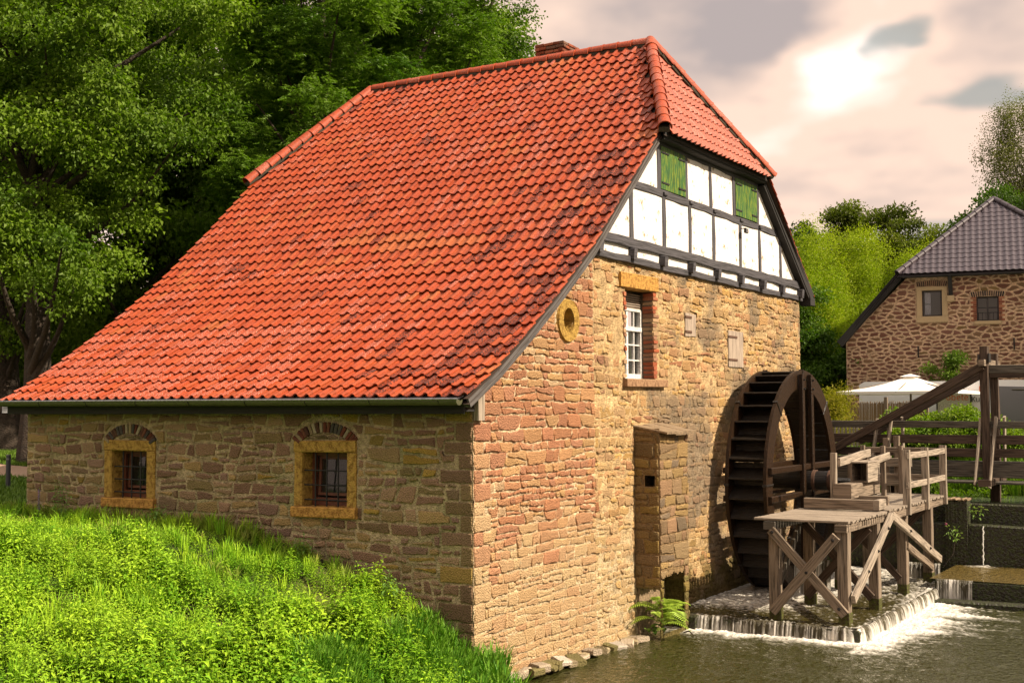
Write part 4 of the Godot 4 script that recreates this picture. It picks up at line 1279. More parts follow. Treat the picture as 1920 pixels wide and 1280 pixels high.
func build_jetty() -> void:
	var r := rg(33)
	var j := thing("timber_jetty", "weathered grey timber jetty on braced posts in front of the water wheel", "jetty", Vector3(2.6, 0, -10.5))
	var O := Vector3(-2.6, 0, 10.5)                           # children are written in scene metres and shifted
	var bm := func(called: String, a: Vector3, b: Vector3, w: float, h: float, mat: Material, up := Vector3.UP, jit := 0.006) -> void:
		var mb := MB.new()
		mb.beam(a + O, b + O, w, h, up, jit, maxi(1, int(a.distance_to(b) / 0.5)), r, 0.01)
		part(called, mb, mat, j)
	# posts stand on the apron
	for p in [[2.06, -7.20, 1.93], [3.36, -7.20, 1.93], [2.08, -9.15, 1.93], [3.36, -9.20, 1.93], [3.34, -11.45, 2.0], [3.36, -13.65, 2.0], [2.0, -11.45, 2.0], [2.0, -13.65, 2.0]]:
		bm.call("post", Vector3(p[0], 0.48, p[1]), Vector3(p[0], p[2], p[1]), 0.20, 0.20, M.wood, Vector3.RIGHT)
		bm.call("post_foot", Vector3(p[0], 0.0, p[1]), Vector3(p[0], 0.482, p[1]), 0.208, 0.208, M.foot, Vector3.RIGHT)
	# bearers
	bm.call("bearer", Vector3(2.0, 2.0, -7.05), Vector3(2.0, 2.0, -9.65), 0.22, 0.15, M.woodgrey)
	bm.call("bearer", Vector3(3.34, 2.0, -7.05), Vector3(3.34, 2.0, -9.65), 0.22, 0.15, M.wood)
	for x in [2.0, 3.40]: bm.call("bearer", Vector3(x, 2.0, -9.72), Vector3(x, 2.0, -14.95), 0.12, 0.16, M.wood)
	# lower deck: boards laid along x, ends at the right
	for k in 17:
		var z := -7.16 - k * 0.152
		bm.call("deck_board", Vector3(1.68 + r.randf() * 0.06, 2.108 + r.randf() * 0.008, z), Vector3(3.50 + r.randf_range(-0.03, 0.03), 2.108 + r.randf() * 0.008, z), 0.128, 0.042, M.woodpale, Vector3.UP, 0.003)
		if k % 2 == 0 and k < 16:
			for q in 2:
				bm.call("drip_splinter", Vector3(3.455, 2.08, z - q * 0.15), Vector3(3.456, 1.93 + r.randf() * 0.05, z - q * 0.15), 0.014, 0.02, M.woodpale)
	# upper deck
	for k in 32:
		var z := -9.86 - k * 0.160
		bm.call("deck_board", Vector3(1.75 + r.randf() * 0.08, 2.118 + r.randf() * 0.01, z), Vector3(3.50 + r.randf_range(-0.03, 0.02), 2.118 + r.randf() * 0.01, z), 0.136, 0.045, M.woodpale, Vector3.UP, 0.003)
	# kerb timbers across the decks
	bm.call("kerb_timber", Vector3(1.9, 2.26, -9.45), Vector3(3.30, 2.26, -9.45), 0.15, 0.20, M.wood)
	bm.call("kerb_timber", Vector3(2.3, 2.30, -10.25), Vector3(3.38, 2.30, -10.25), 0.13, 0.18, M.wood)
	bm.call("kerb_timber", Vector3(3.36, 2.26, -9.38), Vector3(3.36, 2.26, -9.9), 0.12, 0.2, M.woodpale)
	# railing on the stream side and across the end
	for z in [-11.38, -13.02, -14.78]:
		bm.call("rail_post", Vector3(3.47, 1.94, z), Vector3(3.47, 3.30, z), 0.095, 0.16, M.woodpale, Vector3.RIGHT)
	for y in [3.17, 2.55]:
		bm.call("rail", Vector3(3.50, y, -11.3), Vector3(3.50, y, -14.8), 0.05, 0.13, M.woodpale)
		bm.call("rail", Vector3(1.55, y, -14.84), Vector3(3.46, y, -14.84), 0.05, 0.13, M.wood)
	for x in [1.6, 2.5]: bm.call("rail_post", Vector3(x, 2.1, -14.78), Vector3(x, 3.28, -14.78), 0.1, 0.1, M.wood, Vector3.RIGHT)
	# diagonal braces
	bm.call("brace", Vector3(2.02, 1.92, -7.055), Vector3(3.40, 0.45, -7.055), 0.075, 0.17, M.wood)
	bm.call("brace", Vector3(2.05, 0.42, -7.00), Vector3(3.28, 1.86, -7.00), 0.075, 0.17, M.wood)
	bolts([Vector3(2.06, 1.88, -7.02) + O, Vector3(3.30, 0.56, -7.02) + O, Vector3(2.72, 1.18, -6.965) + O, Vector3(3.22, 1.79, -6.965) + O], j, Vector3.BACK)
	bm.call("brace", Vector3(3.53, 2.02, -9.85), Vector3(3.53, 0.72, -7.15), 0.085, 0.17, M.woodpale)
	bm.call("brace", Vector3(3.53, 2.05, -9.85), Vector3(3.53, 0.75, -14.0), 0.085, 0.17, M.woodpale)
	bm.call("brace", Vector3(3.44, 1.3, -11.4), Vector3(3.44, 0.6, -13.6), 0.08, 0.15, M.wood)
	bolts([Vector3(3.575, 1.82, -9.45) + O, Vector3(3.575, 1.45, -8.68) + O, Vector3(3.575, 1.14, -8.0) + O, Vector3(3.575, 1.62, -11.2) + O, Vector3(3.575, 1.1, -12.9) + O], j, Vector3.RIGHT)
	bm.call("brace", Vector3(2.0, 1.9, -9.06), Vector3(3.34, 0.5, -9.06), 0.07, 0.16, M.wooddark)
	bm.call("brace", Vector3(2.06, 0.45, -9.0), Vector3(3.3, 1.85, -9.0), 0.07, 0.16, M.wooddark)
	bm.call("brace", Vector3(1.95, 0.5, -7.3), Vector3(1.95, 1.9, -9.0), 0.07, 0.15, M.woodgrey)
	bm.call("brace", Vector3(2.0, 1.9, -11.4), Vector3(3.3, 0.6, -11.35), 0.07, 0.15, M.wooddark)
	bm.call("brace", Vector3(2.0, 0.6, -13.55), Vector3(3.3, 1.9, -13.55), 0.07, 0.15, M.wooddark)
	# post and rails before the axle bearing
	bm.call("rail_post", Vector3(2.42, 2.12, -9.72), Vector3(2.42, 3.27, -9.72), 0.10, 0.12, M.woodpale, Vector3.RIGHT)
	bm.call("rail", Vector3(2.52, 3.08, -9.75), Vector3(2.52, 3.20, -12.0), 0.06, 0.17, M.woodpale)
	bm.call("rail", Vector3(2.60, 3.00, -11.7), Vector3(2.60, 3.10, -13.3), 0.06, 0.16, M.woodpale)
	bm.call("rail_post", Vector3(2.5, 2.1, -13.2), Vector3(2.5, 3.32, -13.2), 0.1, 0.1, M.wood, Vector3.RIGHT)
	bm.call("rail_post", Vector3(2.44, 2.1, -12.0), Vector3(2.44, 3.25, -12.0), 0.1, 0.1, M.wood, Vector3.RIGHT)
	# bearing block and the open box that houses the gudgeon
	var b := thing("bearing_block", "heavy squared timber block on the jetty beneath the wooden gudgeon box", "timber block", Vector3(2.62, 2.35, -10.2))
	var mb := MB.new(); mb.beam(Vector3(0, 0.14, 0.62), Vector3(0, 0.14, -1.55), 0.36, 0.30, Vector3.UP, 0.012, 4, r, 0.02); part("block", mb, M.wood, b)
	mb = MB.new(); mb.beam(Vector3(0, -0.10, 0.25), Vector3(0, -0.10, -1.5), 0.28, 0.17, Vector3.UP, 0.008, 2, r, 0.015); part("packing", mb, M.woodgrey, b)
	var gb := thing("gudgeon_box", "small open wooden box with dark inside, standing on the timber block", "box", Vector3(2.72, 2.64, -10.75))
	for s in [["side", Vector3(0.17, 0.2, -0.2), Vector3(0.03, 0.40, 0.9), M.woodpale], ["side", Vector3(-0.17, 0.2, -0.2), Vector3(0.03, 0.40, 0.9), M.wood], ["lid", Vector3(0, 0.41, -0.2), Vector3(0.38, 0.03, 0.92), M.woodpale], ["base", Vector3(0, 0.015, -0.2), Vector3(0.31, 0.03, 0.88), M.wood], ["back", Vector3(0, 0.2, -0.4), Vector3(0.31, 0.36, 0.02), M.wood]]:
		mb = MB.new(); mb.box(s[1], s[2], 0.005, r, 0.003); part(s[0], mb, s[3], gb)
	var pf := thing("penstock_frame", "dark upright timber frame between the jetty and the flume, two light posts", "timber frame", Vector3(1.9, 1.9, -15.3))
	for e in [[-0.75, 1.15], [0.12, 1.55], [0.38, 1.6]]:
		mb = MB.new(); mb.beam(Vector3(e[0], -0.3, 0), Vector3(e[0], e[1], 0), 0.12, 0.13, Vector3.RIGHT, 0.006, 3, r); part("post", mb, M.wood, pf)
	for y in [0.5, 0.95]:
		mb = MB.new(); mb.beam(Vector3(-0.25, y, 0.11), Vector3(0.75, y + 0.02, 0.11), 0.07, 0.2, Vector3.UP, 0.005, 3, r); part("crosspiece", mb, M.woodpale, pf)
	for k in 4:
		mb = MB.new(); mb.beam(Vector3(-1.9, 0.1 + k * 0.29, -0.25), Vector3(-0.2, 0.1 + k * 0.29, -0.25), 0.05, 0.27, Vector3.UP, 0.004, 2, r); part("board", mb, M.woodgrey, pf)

func build_flume() -> void:
	var r := rg(35)
	var f := thing("timber_flume", "long dark timber flume of horizontal boards above the mill pond", "flume", Vector3(4.0, 1.4, -16.8))
	var O := Vector3(-4.0, -1.4, 16.8)
	var bm := func(called: String, a: Vector3, b: Vector3, w: float, h: float, mat: Material, up := Vector3.UP) -> void:
		var mb := MB.new()
		mb.beam(a + O, b + O, w, h, up, 0.007, maxi(1, int(a.distance_to(b) / 0.7)), r, 0.01)
		part(called, mb, mat, f)
	for z in [-16.45, -17.35]:
		for e in [[3.775, 0.17, M.woodgrey], [3.41, 0.22, M.wooddark], [3.085, 0.21, M.wooddark], [2.675, 0.37, M.woodgrey]]:
			if z < -17.0 and e[0] > 2.7: continue
			bm.call("side_board", Vector3(0.2, e[0], z), Vector3(8.5, e[0] - 0.02, z), 0.06, e[1], e[2])
	for k in 6:
		bm.call("floor_board", Vector3(0.2, 2.36, -16.55 - k * 0.15), Vector3(8.5, 2.34, -16.55 - k * 0.15), 0.145, 0.05, M.woodgrey)
	for x in [1.65, 4.15, 6.6]:                               # trestles: sill, two leaning props each side, post
		bm.call("sill_timber", Vector3(x + 0.02, 2.38, -15.85), Vector3(x + 0.02, 2.38, -17.9), 0.30, 0.16, M.wooddark)
		for s in [-1, 1]:
			bm.call("prop", Vector3(x - 0.20, 2.32, -16.9 + s * 0.98), Vector3(x - 0.12, 3.90, -16.9 + s * 0.52), 0.055, 0.16, M.woodpale, Vector3.BACK)
			bm.call("prop", Vector3(x + 0.14, 2.26, -16.9 + s * 0.98), Vector3(x + 0.24, 3.95, -16.9 + s * 0.52), 0.055, 0.16, M.woodpale, Vector3.BACK)
		bm.call("trestle_post", Vector3(x, 0.9, -17.4), Vector3(x, 2.4, -17.4), 0.22, 0.22, M.wooddark, Vector3.RIGHT)
	bm.call("tall_post", Vector3(4.16, 2.4, -16.36), Vector3(4.14, 5.66, -16.36), 0.20, 0.19, M.wooddark, Vector3.RIGHT)
	bm.call("tall_post", Vector3(4.18, 2.4, -17.48), Vector3(4.16, 5.52, -17.48), 0.20, 0.19, M.wooddark, Vector3.RIGHT)
	bm.call("head_beam", Vector3(4.05, 5.10, -16.46), Vector3(8.5, 5.10, -16.46), 0.16, 0.20, M.woodgrey)
	bm.call("head_beam", Vector3(4.1, 5.02, -17.4), Vector3(8.5, 5.02, -17.4), 0.16, 0.20, M.wooddark)
	bm.call("cross_tie", Vector3(4.14, 5.26, -16.0), Vector3(4.16, 5.26, -17.9), 0.14, 0.16, M.wood)
	bm.call("long_brace", Vector3(4.12, 5.18, -16.25), Vector3(0.42, 3.12, -16.25), 0.14, 0.19, M.wooddark)
	bm.call("long_brace", Vector3(4.16, 5.18, -17.5), Vector3(0.75, 3.30, -17.5), 0.14, 0.19, M.wooddark)
	for q in [[4.03, 5.35, -16.32], [4.27, 5.38, -16.32]]:
		var mb := MB.new(); mb.box(Vector3(q[0], q[1], q[2]) + O, Vector3(0.03, 0.22, 0.22), 0.004); part("iron_plate", mb, M.iron, f)

func build_weir() -> void:
	var r := rg(41)
	var w := thing("weir_wall", "dark mossy stepped weir wall holding back the mill pond", "weir", Vector3(4, 0, -15.8))
	var O := Vector3(-4, 0, 15.8)
	var slab := func(called: String, lo: Vector3, hi: Vector3, mat: Material, ch := 0.03) -> void:
		var mb := MB.new()
		mb.beam(Vector3(lo.x, (lo.y + hi.y) / 2, (lo.z + hi.z) / 2) + O, Vector3(hi.x, (lo.y + hi.y) / 2, (lo.z + hi.z) / 2) + O, hi.z - lo.z, hi.y - lo.y, Vector3.UP, 0.015, 14, r, ch)
		part(called, mb, mat, w)
	slab.call("upper_wall", Vector3(0.2, -0.6, -16.4), Vector3(14.0, 1.90, -15.8), M.concrete)
	slab.call("lower_wall", Vector3(0.2, -0.6, -15.9), Vector3(14.0, 1.42, -15.45), M.concrete)
	slab.call("pier", Vector3(3.36, -0.5, -15.92), Vector3(3.86, 1.99, -15.38), M.concrete)
	slab.call("pier_cap", Vector3(3.34, 1.985, -15.94), Vector3(3.88, 2.02, -15.36), M.capstone, 0.01)
	slab.call("step_sill", Vector3(3.72, -0.8, -12.95), Vector3(14.0, 0.465, -12.65), M.concrete)
	slab.call("lower_sill", Vector3(3.72, -0.8, -12.5), Vector3(14.0, 0.10, -12.1), M.concrete)
	var a := MB.new()
	a.box(Vector3(1.95, -0.32, -11.05), Vector3(3.56, 1.1, 8.5), 0.03)
	var o := part("apron", a, M.concrete, self); o.set_meta("kind", "structure")
	# water
	var jet := MB.new()                                       # thin spout through the joint in the weir
	jet.col = Color(0.7, 0.68, 0.62)
	var pts := PackedVector3Array(); var rad := PackedFloat32Array()
	for k in 14:
		pts.append(Vector3(4.21 + r.randf_range(-0.012, 0.012), 1.40 - k * 0.069, -15.42 + 0.02 * sqrt(k))); rad.append(r.randf_range(0.008, 0.024))
	jet.tube(pts, rad, 6)
	part("water_spout", jet, M.fall, self, "stuff")

func foam(x: float, z: float) -> float:                       # share of white water at a place of the stream
	# it leaves each edge in ragged tongues that drift off and thin into lace
	var warp := fn2.get_noise_2d(x * 1.3 + 5.0, z * 1.3) * 0.5
	var d := 9.0
	var along := 0.0
	if x < 3.75: d = z + 6.72; along = x
	elif z < -6.72: d = x - 3.86; along = z
	else: d = Vector2(x - 3.75, z + 6.72).length(); along = (x - z) * 0.7
	if z < -12.4 and x > 3.86: d = minf(d, absf(z + 12.4))
	var reach := 0.42 if x < 3.75 else 0.75 + clampf((-7.5 - z) * 0.16, 0.0, 0.9)
	reach *= 1.0 + 0.9 * fn.get_noise_2d(along * 0.9, 4.0)
	var t := d / maxf(reach, 0.2)
	var lace := 1.0 - absf(fn.get_noise_2d(x * 1.3 + warp, z * 4.2 - x * 0.9)) * 3.2
	var fine := fn2.get_noise_2d(x * 13.0, z * 13.0)
	var drift := fn2.get_noise_2d(x * 1.1 - z * 0.25, z * 2.6)
	var solid := smoothstep(1.0, 0.15, t + fine * 0.35 + drift * 0.5)
	var thin := smoothstep(0.55, 0.95, lace + fine * 0.25) * smoothstep(2.2, 0.5, t)
	return clampf(maxf(solid, thin * 0.6 * smoothstep(-0.15, 0.35, drift)), 0.0, 1.0)

func build_water() -> void:
	var deep := Color(0.034, 0.034, 0.008)
	var white := Color(0.80, 0.76, 0.68)
	var grid := func(x0: float, x1: float, z0: float, z1: float, step: float, y0: float, shade: Callable) -> MB:
		var mb := MB.new()
		var nx := int((x1 - x0) / step); var nz := int((z1 - z0) / step)
		for k in nz + 1:
			for i in nx + 1:
				var x := x0 + (x1 - x0) * i / nx; var z := z0 + (z1 - z0) * k / nz
				var s: Array = shade.call(x, z)
				mb.col = s[0]
				mb.vert(Vector3(x, y0 + s[1], z), Vector3.UP)
		for k in nz:
			for i in nx:
				var a := k * (nx + 1) + i
				mb.face(a, a + nx + 1, a + nx + 2); mb.face(a, a + nx + 2, a + 1)
		mb.smooth()
		return mb
	var river := func(x: float, z: float) -> Array:
		var f: float = foam(x, z)
		var b := 0.005 * fn.get_noise_2d(x * 7.0, z * 5.0) + 0.012 * fn2.get_noise_2d(x * 2.0 + z * 0.6, z * 2.6) + 0.018 * fn.get_noise_2d(x * 0.55 + 9.0, z * 0.9)
		return [deep.lerp(white, f), b + f * (0.02 + 0.05 * absf(fn.get_noise_2d(x * 12.0, z * 12.0)))]
	var o := part("stream_water", grid.call(0.02, 9.5, -12.1, 1.6, 0.05, 0.0, river), M.water, self); o.set_meta("kind", "structure")
	var calm := func(x: float, z: float) -> Array:
		return [deep, 0.006 * fn.get_noise_2d(x * 7.0, z * 5.0) - 0.01]
	o = part("stream_water", grid.call(0.02, 22.0, 1.5, 20.0, 0.35, 0.0, calm), M.water, self); o.set_meta("kind", "structure")
	o = part("stream_water", grid.call(9.45, 22.0, -15.4, 1.6, 0.35, 0.0, calm), M.water, self); o.set_meta("kind", "structure")
	var apr := func(x: float, z: float) -> Array:
		var n: float = fn.get_noise_2d(x * 5.0, z * 5.0) * 0.5 + fn2.get_noise_2d(x * 11.0, z * 7.0) * 0.6
		var churn := smoothstep(3.0, 1.2, x) * smoothstep(-7.2, -8.6, z) * 0.75 + 0.35 * smoothstep(-9.5, -11.5, z)
		var edge := smoothstep(-7.1, -6.8, z) * 0.4 + smoothstep(3.45, 3.7, x) * 0.35
		var f := clampf((n + churn + edge - 0.30) * 1.8, 0.0, 1.0)
		return [Color(0.05, 0.042, 0.014).lerp(white, f * 0.85), 0.012 * n + f * 0.03]
	o = part("apron_water", grid.call(0.02, 3.72, -15.3, -6.82, 0.05, 0.265, apr), M.water, self); o.set_meta("kind", "structure")
	var bas := func(x: float, z: float) -> Array:
		var f := clampf(1.0 - Vector2(x - 4.21, (z + 15.25) * 1.5).length() / 0.35 + fn.get_noise_2d(x * 12.0, z * 12.0), 0.0, 1.0)
		return [Color(0.11, 0.08, 0.025).lerp(white, f), 0.006 * fn.get_noise_2d(x * 6.0, z * 6.0) + f * 0.04]
	o = part("basin_water", grid.call(3.6, 14.0, -15.5, -12.66, 0.08, 0.475, bas), M.water, self); o.set_meta("kind", "structure")
	var pnd := func(x: float, z: float) -> Array: return [Color(0.05, 0.07, 0.02), 0.003 * fn.get_noise_2d(x * 6.0, z * 6.0)]
	o = part("pond_water", grid.call(0.1, 16.0, -21.0, -16.3, 0.2, 1.86, pnd), M.water, self); o.set_meta("kind", "structure")
	# curtains of falling water over the edges of apron and step, along a path of [point, outward]
	var curtain := func(path: Array, drop: float, thick: float, seed: float) -> MB:
		var mb := MB.new()
		var h := 10
		var rows := []
		var dist := 0.0
		for s in path.size() - 1:
			var a: Vector3 = path[s][0]; var b: Vector3 = path[s + 1][0]
			var n := maxi(1, int(a.distance_to(b) / 0.018))
			for i in n + (1 if s == path.size() - 2 else 0):
				var f := float(i) / n
				rows.append([a.lerp(b, f), (path[s][1] as Vector3).lerp(path[s + 1][1], f).normalized(), dist + a.distance_to(b) * f])
			dist += a.distance_to(b)
		for q in rows:
			var u: float = q[2]
			var s := fn.get_noise_2d(u * 16.0 + seed, 3.0) * 0.7 + fn2.get_noise_2d(u * 38.0 + seed, 9.0) * 0.5
			var open := fn2.get_noise_2d(u * 2.3 + seed, 1.0)
			for k in h + 1:
				var f := float(k) / h
				var br := clampf(-0.02 + 1.3 * s + 0.65 * f * f + 0.85 * open + 0.45 * fn.get_noise_2d(u * 24.0, f * 3.0 + seed), 0.0, 1.0)
				mb.col = Color(0.055, 0.045, 0.018).lerp(white, br)
				var push := 0.09 * (1.0 - pow(1.0 - f, 1.6)) + thick * s * f
				mb.vert(q[0] + q[1] * push - Vector3(0, drop * f * f * (0.6 + 0.4 * f), 0), q[1])
		for i in rows.size() - 1:
			for k in h:
				var q := i * (h + 1) + k
				mb.face(q, q + 1, q + h + 2); mb.face(q, q + h + 2, q + h + 1)
		mb.smooth()
		return mb
	var S := Vector3.BACK; var E := Vector3.RIGHT
	var lip := []                                              # the worn edge of the apron, with a rounded corner
	for k in 14:
		var x := lerpf(0.3, 3.42, k / 13.0)
		lip.append([Vector3(x, 0.275 + 0.012 * fn.get_noise_2d(x * 2.0, 7.0), -6.85 + 0.06 * fn.get_noise_2d(x * 1.4, 2.0)), S])
	for k in 5:
		var q := PI / 2 * (k + 0.5) / 5.0
		lip.append([Vector3(3.46 + 0.26 * sin(q), 0.275, -7.10 + 0.26 * cos(q)), Vector3(sin(q), 0, cos(q))])
	for k in 28:
		var z := lerpf(-7.2, -13.9, k / 27.0)
		lip.append([Vector3(3.72 + 0.06 * fn.get_noise_2d(z * 1.4, 5.0), 0.275 + 0.012 * fn.get_noise_2d(z * 2.0, 9.0), z), E])
	part("falling_water", curtain.call(lip, 0.30, 0.06, 0.0), M.fall, self, "stuff")
	part("falling_water", curtain.call([[Vector3(3.75, 0.48, -12.66), S], [Vector3(4.5, 0.48, -12.66), S]], 0.42, 0.05, 140.0), M.fall, self, "stuff")
	part("falling_water", curtain.call([[Vector3(1.35, 1.0, -10.4), S], [Vector3(2.1, 1.0, -10.5), S]], 0.74, 0.09, 210.0), M.fall, self, "stuff")
	part("falling_water", curtain.call([[Vector3(2.6, 0.62, -14.2), S], [Vector3(3.5, 0.62, -14.2), S]], 0.36, 0.07, 280.0), M.fall, self, "stuff")


# ---------------------------------------------------------------- ground and plants

func bank(x: float) -> float:
	var q := [[-30.0, 2.5], [-10.0, 2.27], [-4.6, 2.24], [-4.0, 2.08], [-2.9, 1.84], [-1.64, 1.47], [-0.84, 1.15], [-0.2, 0.62], [0.35, 0.25], [0.9, 0.0], [2.2, -0.7], [4.0, -1.0]]
	for k in q.size() - 1:
		if x >= q[k][0] and x <= q[k + 1][0]: return lerpf(q[k][1], q[k + 1][1], (x - q[k][0]) / (q[k + 1][0] - q[k][0]))
	return 2.5 if x < -30.0 else -1.0

func ground_y(x: float, z: float) -> float:
	var front := bank(x)
	if z > 0.0: front -= 0.14 * smoothstep(0.1, 1.4, z) * smoothstep(0.3, -1.5, x)
	if z > 0.0: front += 0.10 * fn2.get_noise_2d(x * 0.8, z * 0.8) * smoothstep(0.0, 1.5, z)
	var under := -1.0 if x > -9.9 else 2.25                   # below the mill and along its wet gable
	var h := lerpf(under, front, smoothstep(-0.35, -0.15, z))
	if x > 0.0: h = lerpf(-1.0, front, smoothstep(-1.6, -0.4, z - x * 0.2))
	if x < -9.9: h = lerpf(front, 2.25, smoothstep(0.0, -1.0, z))
	h += 0.040 * maxf(0.0, -x - 12.0) * smoothstep(2.0, -6.0, z)
	if z < -15.0:                                             # pond, its grassy bank, the terrace before the second house
		var far := 1.1
		if x < -0.2: far = 2.3
		far = lerpf(far, 2.62, smoothstep(-18.4, -21.6, z + 0.35 * sin(x * 0.9)))
		far += smoothstep(-55.0, -160.0, z) * 12.0
		h = lerpf(h, far, smoothstep(-15.0, -15.6, z)) if x > -12.0 else h
		if x <= -12.0: h = maxf(h, far)
	h = lerpf(h, 2.6, smoothstep(13.0, 18.0, x) if z > -16.0 else 0.0)
	h += smoothstep(40.0, 160.0, -x) * 10.0
	return h

func axis(spans: Array) -> PackedFloat32Array:
	var a := PackedFloat32Array()
	for s in spans:
		var k := int(round((s[1] - s[0]) / s[2]))
		for i in k: a.append(s[0] + (s[1] - s[0]) * i / k)
	a.append(spans[spans.size() - 1][1])
	return a

func build_ground() -> void:
	var xs := axis([[-500, -100, 50], [-100, -40, 5], [-40, -16, 1.5], [-16, 6, 0.3], [6, 24, 1.0], [24, 80, 7], [80, 500, 60]])
	var zs := axis([[-600, -120, 60], [-120, -60, 6], [-60, -26, 2], [-26, -14, 0.3], [-14, -2, 0.8], [-2, 9, 0.3], [9, 30, 1.5], [30, 200, 17]])
	var mb := MB.new()
	for z in zs:
		for x in xs:
			var g := 0.75 + 0.5 * fn2.get_noise_2d(x * 0.7, z * 0.7)
			var c := Color(0.085 * g, 0.13 * g, 0.022)
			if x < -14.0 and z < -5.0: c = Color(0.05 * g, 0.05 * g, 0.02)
			if z > -0.3 and x < 1.0 and fn2.get_noise_2d(x * 0.9 + 50.0, z * 0.9) > 0.25: c = Color(0.13 * g, 0.11 * g, 0.04)
			if x > 0.6 and z > -15.7 and x < 13.0: c = Color(0.07, 0.05, 0.025)
			mb.col = c
			mb.vert(Vector3(x, ground_y(x, z), z), Vector3.UP)
	var n := xs.size()
	for k in zs.size() - 1:
		for i in n - 1:
			var a := k * n + i
			mb.face(a, a + n, a + n + 1); mb.face(a, a + n + 1, a + 1)
	mb.smooth()
	var o := part("ground", mb, M.ground, self); o.set_meta("kind", "structure")
	var pm := MB.new()                                        # gravel path beyond the end of the mill
	for k in 20:
		var x0 := -34.0 + k; var x1 := x0 + 1.0
		var z0 := -4.6 - k * 0.04; var z1 := -7.4 - k * 0.02
		pm.quad(Vector3(x0, ground_y(x0, z0) + 0.02, z0), Vector3(x1, ground_y(x1, z0) + 0.02, z0), Vector3(x1, ground_y(x1, z1) + 0.02, z1), Vector3(x0, ground_y(x0, z1) + 0.02, z1))
	o = part("path", pm, M.path, self); o.set_meta("kind", "structure")

func leaf(mb: MB, at: Vector3, dir: Vector3, up: Vector3, l: float, w: float, fold := 0.25) -> void:
	var s := dir.cross(up).normalized()
	var u := s.cross(dir).normalized()
	var tip := at + dir * l - u * l * 0.12
	var m := at + dir * l * 0.45
	var a := m + s * w * 0.5 + u * w * fold; var b := m - s * w * 0.5 + u * w * fold
	mb.tri(at, a, tip); mb.tri(at, tip, b)

func rdir(r: RandomNumberGenerator) -> Vector3:
	var y := r.randf_range(-1, 1); var a := r.randf() * TAU
	var k := sqrt(1.0 - y * y)
	return Vector3(cos(a) * k, y, sin(a) * k)

func sprig(n: int, R: float, l: float, w: float, seed: int, flat := 0.6) -> ArrayMesh:   # a twig end with n leaves
	var r := rg(seed)
	var mb := MB.new()
	for k in n:
		var d := rdir(r)
		var p := Vector3(d.x, d.y * flat, d.z) * R * sqrt(r.randf())
		var dir := (d * 0.7 + rdir(r) * 0.6 + Vector3(0, -0.15, 0)).normalized()
		mb.col = Color.WHITE * r.randf_range(0.72, 1.25)
		leaf(mb, p, dir, (Vector3.UP * 1.1 + rdir(r) * 0.8).normalized(), l * r.randf_range(0.7, 1.2), w * r.randf_range(0.75, 1.15))
	return mb.mesh()

func ash_sprig(n: int, R: float, seed: int, l := 0.09) -> ArrayMesh:      # pinnate leaves, drooping
	var r := rg(seed)
	var mb := MB.new()
	for k in n:
		var d := rdir(r)
		var p := Vector3(d.x, d.y * 0.6, d.z) * R * sqrt(r.randf())
		var dir := Vector3(d.x, r.randf_range(-0.6, 0.25), d.z).normalized()
		var s := dir.cross(Vector3.UP).normalized()
		mb.col = Color.WHITE * r.randf_range(0.72, 1.25)
		for q in 4:
			for e in [-1, 1]:
				leaf(mb, p + dir * (q * 0.062), (s * e + dir * 0.7 + Vector3(0, -0.25, 0)).normalized(), (Vector3.UP * 0.6 + rdir(r)).normalized(), l, l * 0.38)
		leaf(mb, p + dir * 0.25, dir, Vector3.UP, l, l * 0.33)
	return mb.mesh()

func limb(mb: MB, a: Vector3, b: Vector3, r0: float, r1: float, r: RandomNumberGenerator, bend := 0.08) -> void:
	var pts := PackedVector3Array(); var rad := PackedFloat32Array()
	var k := 6
	var off := rdir(r) * a.distance_to(b) * bend
	for i in k + 1:
		var f := float(i) / k
		pts.append(a.lerp(b, f) + off * sin(f * PI) + rdir(r) * r0 * 0.15); rad.append(lerpf(r0, r1, pow(f, 0.8)))
	mb.tube(pts, rad, 9)

